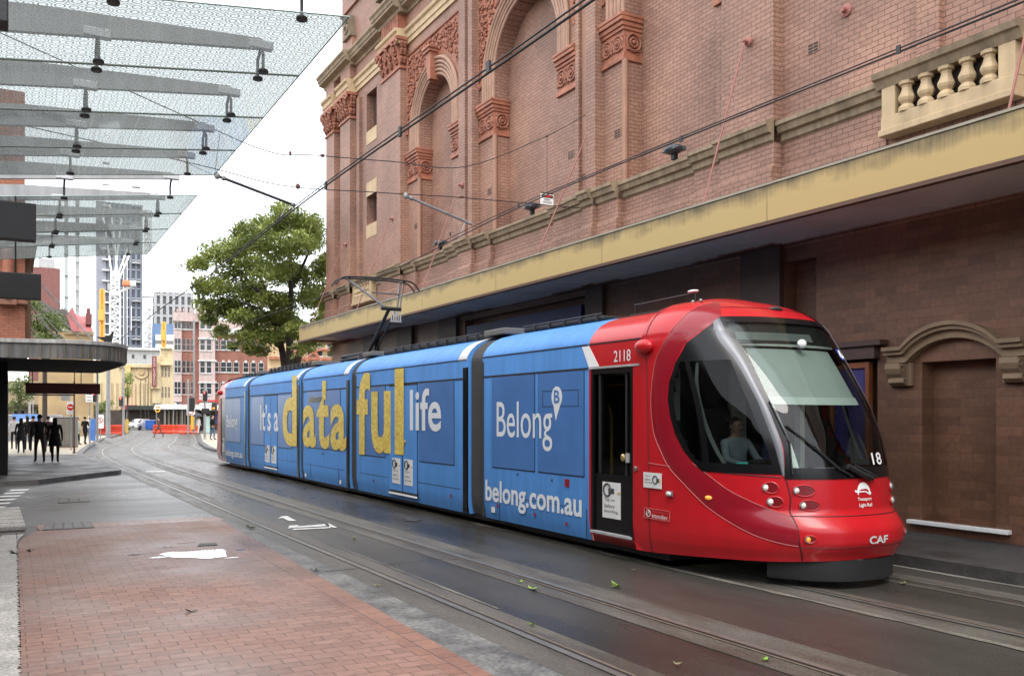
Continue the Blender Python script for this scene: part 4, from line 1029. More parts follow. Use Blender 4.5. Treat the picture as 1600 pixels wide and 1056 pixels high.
# white step strip, doorway trim
part(MB().box(11.90, 12.0, 7.55, 9.15, .27, .33), 'door_step', M_WHT, gf, bevel=.008)
ds_ = MB(); c0, hw_ = 8.37, .83
arc = []
for k in range(21):
    a = R(43 + 94 * k / 20); arc.append((c0 + 1.05 * math.cos(a), 2.04 + 1.0 * math.sin(a)))
arc = [(c0 + 1.1, 2.722)] + arc + [(c0 - 1.1, 2.722)]
def arcband(b, off0, off1, x0, x1):
    top = [(y, z + off1) for y, z in arc]; bot = [(y, z + off0) for y, z in arc]
    for i in range(len(arc) - 1):
        q = [top[i], top[i + 1], bot[i + 1], bot[i]]
        b.prism([(x0, y, z) for y, z in q], (x1 - x0, 0, 0))
M_STNB = mat('brown_door_stone', (.26, .18, .11), .7, var=.2, scale=2, bump=.25, bscale=20)
arcband(ds_, -.02, .20, 11.86, 12.0)
dso = part(ds_, 'door_pediment', M_STNB, gf)
d2_ = MB(); arcband(d2_, .10, .205, 11.78, 11.86); arcband(d2_, .16, .22, 11.73, 11.78); part(d2_, 'pediment_moulding', M_STNB, dso)
for y in (c0 - .92, c0 + .92):
    cs = MB(); cs.box(11.93, 12.0, y - .2, y + .2, 2.35, 2.70)
    cs.prism([(x, y - .13, z) for x, z in ((12, 2.69), (11.76, 2.69), (11.74, 2.61), (11.78, 2.53), (11.84, 2.47), (11.82, 2.40), (11.9, 2.35), (12, 2.35))], (0, .26, 0))
    cs.ring((11.80, y - .135, 2.61), .045, .016, 'y', 14, 5); cs.ring((11.87, y - .135, 2.42), .035, .014, 'y', 14, 5)
    part(cs, 'scroll_bracket', M_STNB, dso, bevel=.006)
# framed poster case left of the doorway
pc = MB(); 
for a, b, c, d in ((9.86, 9.93, .9, 2.75), (10.57, 10.64, .9, 2.75), (9.93, 10.57, 2.66, 2.75), (9.93, 10.57, .9, .98)): pc.box(11.93, 12.02, a, b, c, d)
pco = part(pc, 'poster_case', mat('varnished_timber', (.22, .07, .025), .4), gf)
part(MB().box(11.97, 12.0, 9.93, 10.57, .98, 2.66), 'poster', mat('purple_poster', (.05, .04, .16), .4, var=.5, scale=3), pco)
part(MB().box(11.80, 12.0, 9.55, 10.95, 3.0, 3.08).box(11.86, 12.0, 9.7, 10.9, 2.8, 3.0), 'case_cornice', MATS['dark_brown_render'], gf)
# show banner
bn = part(MB().box(11.93, 12.02, 18.15, 24.35, 2.6, 4.55), 'banner', mat('banner_night_blue', (.022, .045, .12), .45, var=.5, scale=.5), gf)
lettering('ANTHONY', mat('banner_gold', (.35, .20, .07), .5), bn, lambda u, v: (11.92, 22.75 - 1.25 * u, 3.92 + .26 * v), bold=.02)
lettering('WARLOW', MATS['banner_gold'], bn, lambda u, v: (11.92, 22.72 - 1.2 * u, 3.58 + .26 * v), bold=.02)
for k, c in enumerate(((.30, .10, .05), (.38, .28, .06), (.12, .26, .10), (.05, .14, .28))):
    part(MB().ring((11.925, 19.45, 3.15), .92 - k * .06, .03, 'x', 24, 5, .0, PI), 'banner_arc', mat('arc_%d' % k, c, .5, spec=.1), bn)
part(MB().lathe([(.02, 0), (.16, .05), (.2, .3), (.14, .5), (.1, .6), (.11, .75), (.02, .85)], (11.90, 20.7, 2.9), 10), 'banner_figure', M_BLK, bn)
# string course, plinth, ledges
def moulding(prof, y0, y1, name, m, x0=FX, parent=None, ends=True):
    """prof: (out from the wall, z)"""
    return part(MB().prism([(x0 - o, y0, z) for o, z in prof], (0, y1 - y0, 0)), name, m, parent)
SPR = [(0, 6.72), (.05, 6.75), (.06, 6.86), (.13, 6.88), (.16, 6.98), (.20, 7.0), (.20, 7.07), (0, 7.14)]
steps = [(-20, 5.2, .10), (9.55, 11.75, .0), (11.75, 13.15, .22), (13.15, 14.0, .11), (14.0, 16.5, 0), (16.5, 17.3, .18), (17.3, 17.75, .30), (17.75, 18.35, .18), (18.35, 19.3, .14), (19.3, 22.7, .0), (22.7, 23.6, .14), (23.6, 24.55, .28), (24.55, 25.5, .14), (25.5, 28.1, .0), (28.1, 29.05, .14), (29.05, 30.9, .30), (30.9, 31.9, .06), (34.4, 35.6, .28), (35.6, 36.4, .1), (36.4, 37.6, .28)]
for (a, b, e) in steps:
    s_ = moulding([(o + e, z) for o, z in SPR] if e else SPR, a, b, 'string_course', M_STONE)
for (a, b, e) in steps:
    pl = MB(); pl.box(FX - .05 - e, FX, a + .002, b - .002, 4.9, 6.25); pl.prism([(FX - .05 - e, a + .002, 6.25), (FX - .02 - e, a + .002, 6.30), (FX, a + .002, 6.30), (FX, a + .002, 6.25)], (0, b - a - .004, 0))
    if e: pl.box(FX - e, FX, a + .004, b - .004, 6.30, 6.72)
    part(pl, 'plinth', M_BRK)
# pilasters
def pilaster(y0, y1, e, z0=7.1, z1=14.3, name='pilaster', m=M_BRK):
    return part(MB().box(FX - e, FX + .02, y0, y1, z0, z1), name, m, bevel=.012)
P0 = pilaster(36.4, 37.5, .26, z1=13.6); P1 = pilaster(34.4, 35.6, .26, z1=13.6); P3 = pilaster(29.1, 30.85, .28, z1=13.8)
pilaster(33.75, 34.05, .12); pilaster(24.1, 24.52, .26); pilaster(23.62, 23.9, .26); pilaster(18.22, 18.36, .10)
pilaster(17.32, 17.70, .24); pilaster(11.78, 13.1, .22, z1=16)
for (a, b, c) in ((17.74, 18.18, 7.65), (23.92, 24.08, 7.3)): part(MB().box(FX - .02, FX + .02, a, b, c, 14), 'pilaster_groove', M_BRKP)
pilaster(8.6, 8.98, .10, z1=16)
# rounded shafts at the opening edges
for y in (16.5, 22.7, 28.1):
    part(MB().tube([(FX + .02, y - .0, 6.95), (FX + .02, y, 9.85)], .075, 12), 'corner_shaft', M_BRKP, smooth=True)
# carved capitals on the arch piers
def pier_cap(y0, y1, sidefar=None, z0=9.82, z1=10.85):
    o = MB(); H = z1 - z0
    def lay(e, za, zb_): o.box(FX - e, RX if sidefar else FX, y0 - (e * .6 if sidefar else 0), y1 + .02, za, zb_)
    lay(.06, z0, z0 + .10 * H); lay(.03, z0 + .1 * H, z0 + .16 * H); lay(.02, z0 + .16 * H, z0 + .66 * H)
    lay(.06, z0 + .66 * H, z0 + .74 * H); lay(.10, z0 + .74 * H, z0 + .84 * H); lay(.15, z0 + .84 * H, z0 + .93 * H); lay(.17, z0 + .93 * H, z1)
    co = part(o, 'pier_capital', M_TERRA, bevel=.012)
    k = MB(); zc = z0 + .41 * H
    n = max(1, int(round((y1 - y0) / .5)))
    for i in range(n):
        yc = y0 + (i + .5) * (y1 - y0) / n; rr_ = min(.23, (y1 - y0) / n * .42)
        k.ring((FX - .035, yc, zc), rr_, .035, 'x', 18, 6); k.ring((FX - .04, yc, zc), rr_ * .55, .03, 'x', 16, 6); k.ball((FX - .05, yc, zc), .05, .06, .06, 8, 6)
        for q in range(4):
            a = PI / 4 + q * PI / 2; k.ball((FX - .03, yc + rr_ * 1.25 * math.cos(a), zc + rr_ * 1.15 * math.sin(a)), .035, .05, .05, 6, 5)
    if sidefar:
        xc = (FX + RX) / 2; k.ring((xc, y0 - .03, zc), .19, .035, 'y', 18, 6); k.ring((xc, y0 - .035, zc), .1, .03, 'y', 16, 6); k.ball((xc, y0 - .04, zc), .06, .05, .06, 8, 6)
        for q in range(4):
            a = PI / 4 + q * PI / 2; k.ball((xc + .22 * math.cos(a), y0 - .02, zc + .22 * math.sin(a)), .05, .035, .05, 6, 5)
    part(k, 'rosette_carving', M_TERRAD, co, smooth=True)
pier_cap(16.5, 17.30, True); pier_cap(18.38, 19.3); pier_cap(22.7, 23.58, True); pier_cap(24.56, 25.5); pier_cap(28.1, 29.02, True); pier_cap(12.95, 13.5)
# arch mouldings, keystones, spandrel carvings
for bi, (a, b, zc) in enumerate(BAYS):
    r = (b - a) / 2; c = (a + b) / 2; o = MB()
    for j, (dr, tr, dx) in enumerate(((.05, .05, .0), (.17, .055, -.02), (.29, .05, -.03), (.41, .055, -.05), (.54, .06, -.06))):
        R2 = r + dr; zlow = 10.86
        pts = [(FX + dx, c - R2, zlow), (FX + dx, c - R2, (zlow + zc) / 2)] + [(FX + dx, c - R2 * math.cos(PI * k / 30), zc + R2 * math.sin(PI * k / 30)) for k in range(31)] + [(FX + dx, c + R2, (zlow + zc) / 2), (FX + dx, c + R2, zlow)]
        o.tube(pts, tr, 8)
    mo = part(o, 'arch_moulding', mat('moulded_brick', (.33, .19, .13), .6, var=.18, scale=3, bump=.35, bscale=30), smooth=True)
    ks = MB(); zk = zc + r
    ks.prism([(FX - .22, c - .11, zk - .12), (FX - .22, c + .11, zk - .12), (FX - .26, c + .2, zk + .72), (FX - .26, c - .2, zk + .72)], (.3, 0, 0))
    ks.box(FX - .32, FX, c - .26, c + .26, zk + .72, zk + .82); ks.box(FX - .36, FX, c - .3, c + .3, zk + .82, zk + .92)
    part(ks, 'keystone', M_TERRA, mo, bevel=.015)
    for sgn in (-1, 1):
        edge = c + sgn * (r + .95); R3 = r + .66; top = 14.22
        o = MB(); poly = []
        for k in range(13):
            a2 = PI / 2 * k / 12; poly.append((c + sgn * R3 * math.cos(a2), zc + R3 * math.sin(a2)))
        poly2 = [(FX - .015, y, z) for y, z in poly if z < top] + [(FX - .015, c + sgn * .3, top), (FX - .015, edge, top), (FX - .015, edge, zc + .0)]
        o.prism(poly2, (.03, 0, 0)); sp_ = part(o, 'spandrel_panel', M_TERRA, mo)
        k = MB(); rg = random.Random(bi * 7 + sgn)
        for _ in range(900):
            y = rg.uniform(min(c, edge), max(c, edge)); z = rg.uniform(zc, top - .06)
            if abs(y - c) > abs(edge - c) - .09 or math.hypot(y - c, z - zc) < R3 + .12 or z > top - .12: continue
            s_ = rg.uniform(.03, .07); k.ball((FX - .03, y, z), rg.uniform(.03, .07), s_, s_ * rg.uniform(.6, 1.4), 6, 4)
            if len(k.v) > 4200: break
        k.tube([(FX - .03, edge, zc + .02), (FX - .03, edge, top)], .05, 6); k.tube([(FX - .03, edge, top), (FX - .03, c, top)], .04, 6)
        part(k, 'foliage_carving', M_TERRAD, sp_, smooth=True)
# Corinthian capitals on the tall pilasters
def corinth(y0, y1, e, z0, z1):
    o = MB(); H = z1 - z0; yc = (y0 + y1) / 2; x = FX - e
    o.box(x - .05, FX, y0 - .06, y1 + .06, z0, z0 + .08 * H); o.prism([(FX, y0, z0 + .08 * H), (x, y0, z0 + .08 * H), (x - .14, y0 - .0, z0 + .86 * H), (FX, y0 - .0, z0 + .86 * H)], (0, y1 - y0, 0))
    o.box(x - .22, FX, y0 - .16, y1 + .16, z0 + .88 * H, z1)
    co = part(o, 'leafy_capital', M_TERRA, bevel=.015)
    k = MB()
    for row, (zz_, n, out) in enumerate(((.22, 4, .05), (.48, 4, .10), (.70, 3, .14))):
        for i in range(n):
            yy = y0 + (i + .5) * (y1 - y0) / n; zc = z0 + zz_ * H
            for q in range(4): k.ball((x - out - .03 * q, yy + .04 * math.sin(q * 2.3 + i), zc + .05 * q), .06 - .006 * q, .11 - .02 * q, .075, 7, 5)
        for i in range(2):
            xx = x + .02 + i * .12
            for q in range(3): k.ball((xx, y0 - .02 - out * .6 - .02 * q, z0 + zz_ * H + .05 * q), .07, .05, .07, 7, 5)
    for yy in (y0 - .05, y1 + .05): k.ring((x - .18, yy, z0 + .8 * H), .09, .045, 'x', 14, 6)
    part(k, 'leaf_carving', M_TERRAD, co, smooth=True)
corinth(36.4, 37.5, .26, 13.6, 14.62); corinth(34.4, 35.6, .26, 13.6, 14.62); corinth(29.1, 30.85, .28, 13.8, 14.86)
# entablature
ARC = [(0, 14.62), (.06, 14.62), (.06, 14.78), (.10, 14.80), (.10, 14.98), (.17, 15.03), (.19, 15.12), (0, 15.16)]
for (a, b, e) in ((-20, 29.0, .0), (29.0, 30.95, .32), (30.95, 34.3, .0), (34.3, 35.7, .3), (35.7, 36.3, .0), (36.3, 37.6, .3)):
    moulding([(o + e if o else 0, z) for o, z in ARC], a, b, 'architrave', M_STONEL)
for (a, b) in ((34.45, 35.55), (36.45, 37.5)): part(MB().box(FX - .26, FX, a, b, 15.16, 15.75), 'frieze_block', M_BRK)
rb_ = MB(); rb_.box(FX - .28, FX, 29.2, 30.75, 15.16, 15.72)
for i in range(9): rb_.tube([(FX - .30, 29.28 + i * .172, 15.2), (FX - .30, 29.28 + i * .172, 15.7)], .06, 6)
part(rb_, 'ribbed_block', M_TERRA)
COR = [(0, 15.7), (.05, 15.7), (.08, 15.80), (.14, 15.82), (.30, 15.86), (.30, 15.94), (.34, 15.97), (.36, 16.06), (.42, 16.12), (.42, 16.2), (0, 16.32)]
moulding(COR, -20, 28.95, 'cornice', M_STONE); moulding([(o + .3 if o else 0, z) for o, z in COR], 28.95, 31.0, 'cornice', M_STONE)
moulding(COR, 31.0, 34.25, 'cornice', M_STONE); moulding([(o + .2 if o else 0, z) for o, z in COR], 34.25, 37.75, 'cornice', M_STONE)
moulding([(0, 16.25), (.55, 16.25), (.55, 16.35), (.1, 16.5), (.1, 17.5), (0, 17.6)], 29.0, 30.9, 'cornice_pedestal', M_STONED)
part(MB().prism([(FX + .14, 28.6, 16.9), (FX + .14, 31.3, 16.9), (FX + .14, 29.95, 18.3)], (-.5, 0, 0)), 'gable_ornament', M_STONED)
part(MB().box(FX, FX + .16, 34.9, 35.7, 16.3, 17.1).box(FX + .05, FX + .16, -20, 36.6, 18.4, 18.5), 'attic_band', M_BRKP)
sc_ = MB(); sc_.box(FX - .12, FX + .15, 34.85, 35.75, 17.1, 17.25); sc_.prism([(FX - .1, 35.0, 17.25), (FX - .1, 35.6, 17.25), (FX - .1, 35.5, 18.0), (FX - .1, 35.1, 18.0)], (.25, 0, 0))
sc_.ring((FX - .12, 35.3, 17.45), .16, .06, 'x', 14, 6); sc_.ring((FX - .12, 35.3, 17.8), .12, .05, 'x', 14, 6)
part(sc_, 'scroll_ornament', M_STONED)
# window stone lintels and sills (blind windows are dark recesses)
for (a, b, c, d) in W_H:
    part(MB().box(FX - .012, FX + .05, a, b, c - .5 if b - a > .8 else c - .4, c), 'window_stone', M_STONEL)
    if d < 11: part(MB().box(FX - .012, FX + .05, a, b, d, d + (.52 if b - a > .8 else .4)), 'window_stone', M_STONEL)
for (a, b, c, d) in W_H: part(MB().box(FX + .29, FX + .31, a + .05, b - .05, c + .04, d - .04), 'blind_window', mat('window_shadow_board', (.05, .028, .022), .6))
# balustrades
def balustrade(y0, y1):
    o = MB(); z0 = 6.18
    o.box(FX - .28, FX - .002, y0, y1, z0, z0 + .10); o.box(FX - .24, FX - .002, y0 + .02, y1 - .02, z0 + .10, z0 + .30)
    bo = part(o, 'balustrade', M_STONEL, bevel=.012)
    for ya in (y0 + .02, y1 - .26): part(MB().box(FX - .22, FX - .01, ya, ya + .24, z0 + .3, 6.93), 'pedestal', M_STONEL, bo, bevel=.01)
    moulding([(0, 6.93), (.22, 6.93), (.25, 7.0), (.27, 7.05), (.32, 7.07), (.34, 7.16), (0, 7.22)], y0 - .08, y1 + .08, 'rail', M_STONE, parent=bo)
    n = 5
    for i in range(n):
        y = y0 + .26 + (y1 - y0 - .52) * (i + .5) / n
        part(MB().lathe([(.125, 0), (.125, .05), (.10, .09), (.08, .11), (.115, .16), (.127, .20), (.115, .24), (.09, .29), (.075, .345), (.08, .39), (.115, .405), (.115, .452)], (FX - .15, y, z0 + .3), 8), 'baluster', M_STONEL, bo)
    part(MB().box(FX - .045, FX - .003, y0 + .2, y1 - .2, z0 + .3, 6.93), 'balustrade_shade_sheet', mat('void_shade_dark', (.03, .022, .018), .9), bo)  # dark sheet paints in the shade behind the balusters
balustrade(7.35, 9.52); balustrade(32.1, 34.25)
# vents, wall plates
def vent(px, py):
    y, z = onX(px, py, FX)
    o = MB().box(FX - .012, FX + .02, y - .13, y + .13, z - .09, z + .09)
    vo = part(o, 'air_vent', M_BRKP)
    k = MB()
    for i in range(3):
        for j in range(2): k.box(FX - .016, FX - .01, y - .11 + j * .115, y - .015 + j * .115, z - .075 + i * .055, z - .04 + i * .055)
    part(k, 'vent_slot', M_BLK, vo)
for p in ((1271, 75), (1137, 130), (965, 208), (892, 241), (1330, 260), (765, 299), (719, 320), (650, 353)): vent(*p)
def disc(px, py, r=.11):
    y, z = onX(px, py, FX - .05)
    part(MB().lathe([(r, 0), (r * .95, .03), (r * .5, .05), (r * .4, .12)], (FX - .0, y, z), 14, (-1, 0, 0)), 'anchor_plate', M_ROD, smooth=True)
disc(1320, 16)
# awning
aw = MB()
def AWZ(y): return 0.0
Y0, Y1 = -14, 35.7
aw.box(10.1, 10.18, Y0, Y1, 4.86, 5.40)
awn = part(aw, 'awning', M_BLK)
M_FASC = bpy.data.materials.new('mustard_fascia'); M_FASC.use_nodes = True
def _f():
    N = M_FASC.node_tree.nodes; L = M_FASC.node_tree.links; b = N['Principled BSDF']; b.inputs['Roughness'].default_value = .5
    g = N.new('ShaderNodeNewGeometry'); s = N.new('ShaderNodeSeparateXYZ'); L.new(g.outputs['Position'], s.inputs[0])
    mp = N.new('ShaderNodeMapping'); mp.inputs['Scale'].default_value = (1, 1.2, 2.5); L.new(g.outputs['Position'], mp.inputs[0])
    n = N.new('ShaderNodeTexNoise'); n.inputs['Scale'].default_value = 1.4; n.inputs['Detail'].default_value = 8; L.new(mp.outputs[0], n.inputs['Vector'])
    mp2 = N.new('ShaderNodeMapping'); mp2.inputs['Scale'].default_value = (1, 26, 1.2); L.new(g.outputs['Position'], mp2.inputs[0])
    n2 = N.new('ShaderNodeTexNoise'); n2.inputs['Scale'].default_value = 1; n2.inputs['Detail'].default_value = 5; L.new(mp2.outputs[0], n2.inputs['Vector'])
    # soot that has run down from the gutter lip
    a = N.new('ShaderNodeMapRange'); L.new(s.outputs[2], a.inputs[0]); a.inputs[1].default_value = 5.05; a.inputs[2].default_value = 5.40; a.inputs[3].default_value = -.5; a.inputs[4].default_value = .18
    ad = N.new('ShaderNodeMath'); L.new(a.outputs[0], ad.inputs[0]); L.new(n.outputs['Fac'], ad.inputs[1])
    a2 = N.new('ShaderNodeMath'); a2.operation = 'MULTIPLY_ADD'; L.new(n2.outputs['Fac'], a2.inputs[0]); a2.inputs[1].default_value = .42; L.new(ad.outputs[0], a2.inputs[2])
    c = N.new('ShaderNodeValToRGB'); c.color_ramp.elements[0].position = .45; c.color_ramp.elements[0].color = (.45, .325, .125, 1); c.color_ramp.elements[1].position = 1.12 if False else .98; c.color_ramp.elements[1].color = (.10, .075, .035, 1)
    L.new(a2.outputs[0], c.inputs[0]); L.new(c.outputs[0], b.inputs['Base Color'])
_f()
part(MB().box(10.085, 10.1, Y0, Y1, 4.86, 5.39), 'fascia', M_FASC, awn)
part(MB().box(10.07, 10.22, Y0, Y1 + .02, 5.40, 5.435), 'gutter_lip', mat('gutter_lip', (.3, .27, .2), .5), awn)
jo = MB()
for k in range(11): jo.box(10.081, 10.086, Y0 + 2.2 + k * 4.4, Y0 + 2.207 + k * 4.4, 4.86, 5.39)
part(jo, 'fascia_joint', M_STONED, awn)
part(MB().box(10.18, 12.04, Y0, Y1, 5.28, 5.36), 'deck', mat('awning_deck', (.12, .11, .1), .7), awn)
part(MB().box(10.18, 12.03, Y0, Y1, 4.93, 4.96), 'soffit', mat('soffit_paint', (.66, .63, .58), .6, var=.2, scale=.8, bump=.1, bscale=10), awn)
for k in range(28): part(MB().box(10.2, 11.97, Y0 + .9 + k * 1.8, Y0 + .93 + k * 1.8, 4.918, 4.93), 'soffit_joint', MATS['soffit_paint'], awn)
part(MB().box(10.075, 10.19, Y0, Y1, 4.80, 4.856), 'fascia_lower_lip', mat('brown_trim', (.10, .05, .03), .6), awn)
part(MB().box(10.1, 12, Y1 - .02, Y1, 4.85, 5.4), 'end_board', M_FASC, awn)
for (px, py), ya in (((1184, 70), 11.95), ((923, 203), 17.5), ((733, 291), 24.0), ((623, 343), 29.6), ((549, 383), 34.9), ((1760, -170), 6.55)):
    y, z = onX(px, py, FX - .05)
    if px > 1600: y, z = 6.7, 8.7
    fo_ = 0 if 900 < px < 950 else .27
    rd_ = part(MB().tube([(FX - .1 - fo_, y, z), (10.35, ya, 5.52)], .017, 8), 'tie_rod', M_ROD, awn)
    part(MB().lathe([(.09, 0), (.085, .03), (.05, .05), (.035, .10)], (FX - fo_, y, z), 12, (-1, 0, 0)).ball((FX - .11 - fo_, y, z), .038), 'anchor_plate', M_ROD, rd_, smooth=True)
    part(MB().tube([(10.35, ya - .05, 5.5), (10.35, ya + .05, 5.5)], .035, 8).box(10.3, 10.4, ya - .02, ya + .02, 5.42, 5.52), 'rod_foot', M_ROD, rd_)
# floodlights on the ledge
for (px, py, lab) in ((1052, 244, 'dark dome floodlight on the theatre ledge, biggest and nearest of the three'), (830, 329, 'dark floodlight on the ledge below the larger arch'), (687, 384, 'dark floodlight on the ledge below the farther arch')):
    y, z = onX(px, py, FX - .2); z = 7.14
    t = thing('floodlight', (FX - .16, y, z), lab, 'floodlight', 'floodlights on the theatre ledge')
    MB().prism([(FX - .34, y - .22, z + .12), (FX - .34, y + .22, z + .12), (FX - .30, y + .16, z + .22), (FX - .30, y - .16, z + .22)], (.30, 0, 0)).ball((FX - .2, y, z + .16), .17, .24, .10, 14, 8).build('housing', mat('floodlight_grey', (.04, .045, .055), .35), t, smooth=True)
    MB().box(FX - .22, FX - .12, y - .05, y + .05, z - .05, z + .12).build('bracket', M_BLK, t)
# ---- overhead line
def wire(name, pts, r, label, cat, group=None, m=M_WIRE, n=10):
    L_ = smooth_line(pts, n); o = MB().tube(L_, r, 6).build(name, m)
    tag(o, label, cat, group); return o
cw1 = thing('contact_wire', (4.63, 10, 5.7), 'thick dark contact wire above the empty track, crossing the photo diagonally from the top', 'wire', 'tram contact wires')
MB().tube(smooth_line([(4.63, -6, 5.7), (4.63, 6, 5.66), (4.63, 15, 5.74), (4.55, 24, 5.55), (4.5, 36, 5.5), (5.2, 55, 5.6), (9, 85, 5.6), (14, 110, 5.6)], 10), .014, 8).tube(smooth_line([(4.63, -6, 5.76), (4.63, 6, 5.72), (4.63, 15, 5.79), (4.55, 24, 5.59)], 10), .010, 8).build('cable', M_WIRE, cw1)
for y in (8.9, 11.5, 14.8, 17.8, 24): MB().box(4.615, 4.645, y - .04, y + .04, 5.68, 5.81).build('clip', M_DKG, cw1)
cw2 = thing('contact_wire', (8.33, 10, 5.7), 'thin dark contact wire above the tram track, meeting the pantograph', 'wire', 'tram contact wires')
MB().tube(smooth_line([(8.33, -6, 5.8), (8.33, 4, 5.78), (8.33, 14, 5.80), (8.33, 22.3, 5.50), (8.33, 34, 5.6), (8.6, 50, 5.6), (11.5, 70, 5.6), (18, 105, 5.6)], 10), .011, 8).tube(smooth_line([(8.33, -6, 5.84), (8.33, 4, 5.82), (8.33, 14, 5.84), (8.33, 19, 5.68)], 10), .008, 6).build('cable', M_WIRE, cw2)
for y in (6.5, 10.1, 14.8, 17.8): MB().box(8.32, 8.34, y - .025, y + .025, 5.77, 5.86).build('clip', M_DKG, cw2)
s1 = thing('span_wire', (8.3, 17.8, 7), 'upper thin span wire across the street from the theatre wall carrying the warning sign', 'wire', 'span wires across the street')
MB().tube(smooth_line([(11.98, 17.8, 9.05), (10.77, 17.8, 8.3), (8.7, 17.8, 7.32), (7, 17.8, 7.2), (5.3, 17.8, 7.1), (4.4, 17.8, 7.05), (2.6, 17.6, 7.5), (-4, 17.4, 9.5)], 6), .010, 6).build('cable', M_WIRE, s1)
MB().ball((4.85, 17.8, 7.08), .03, .03, .04).ball((5.5, 17.8, 7.12), .05, .03, .04).ball((10.77, 17.8, 8.3), .035).build('insulator', MATS['insulator'], s1)
MB().ring((11.95, 17.8, 9.1), .07, .02, 'y', 12, 5).build('wall_bracket', M_GALV, s1)
s2 = thing('span_wire', (8.3, 17.8, 6.6), 'lower span wire across the street holding both pull-off arms', 'wire', 'span wires across the street')
MB().tube(smooth_line([(11.98, 17.9, 6.78), (10.2, 17.9, 6.72), (8.33, 17.8, 6.62), (6.4, 17.8, 6.5), (4.63, 17.8, 6.42), (2.7, 17.6, 6.6), (-4, 17.4, 7.2)], 6), .010, 6).tube([(2.7, 17.6, 6.62), (3.4, 17.8, 6.45), (3.5, 17.8, 7.25)], .006, 5).build('cable', M_WIRE, s2)
MB().ball((5.0, 17.8, 6.44), .05, .035, .06).ball((8.6, 17.8, 6.65), .06, .03, .03).ball((11.3, 17.9, 6.75), .07, .03, .03).build('insulator', MATS['insulator'], s2)
MB().ring((11.93, 17.9, 6.78), .11, .022, 'y', 12, 5).build('wall_bracket', M_GALV, s2)
for pts, lab, m in ((((3.45, 17.8, 6.45), (4.95, 17.8, 6.05)), 'dark steady arm reaching to the contact wire of the empty track', M_DKG), (((7.3, 17.8, 6.52), (8.85, 17.8, 6.08)), 'pale grey steady arm in front of the theatre above the tram', M_GALV)):
    t = thing('steady_arm', pts[0], lab, 'steady arm', 'steady arms of the overhead line')
    MB().tube(pts, .03, 8).build('tube', m, t)
    a, b_ = Vector(pts[0]), Vector(pts[1])
    MB().ball(pts[0], .06, .05, .07).ball(a.lerp(b_, .08), .05).ball(b_.lerp(a, .04), .04).tube([b_.lerp(a, .1), (b_.x - .3, 17.8, 5.76)], .012, 6).build('clamp', M_GALV, t)
hv = thing('warning_sign', (10.77, 17.8, 6.8), 'small white high voltage warning sign hanging from a thin wire by the theatre', 'sign')
sq = MB().box(10.60, 10.94, 17.79, 17.81, 6.72, 6.96).build('plate', M_WHT, hv, bevel=.004)
MB().box(10.62, 10.92, 17.782, 17.79, 6.88, 6.945).build('header', mat('sign_black', (.02, .02, .02), .5), sq)
MB().ball((10.77, 17.78, 6.912), .11, .004, .026, 14, 6).build('danger_oval', mat('sign_red', (.55, .03, .02), .4), sq)
lettering('HIGH', mat('sign_print', (.12, .12, .12), .5), sq, lambda u, v: (10.69 + .16 * u, 17.785, 6.815 + .04 * v), bold=.03)
lettering('VOLTAGE', MATS['sign_print'], sq, lambda u, v: (10.65 + .24 * u, 17.785, 6.755 + .04 * v), bold=.03)
MB().tube([(10.77, 17.8, 8.3), (10.77, 17.8, 6.96)], .006, 5).tube([(10.62, 17.8, 6.99), (10.92, 17.8, 6.99)], .012, 6).build('hanger', M_WIRE, hv)
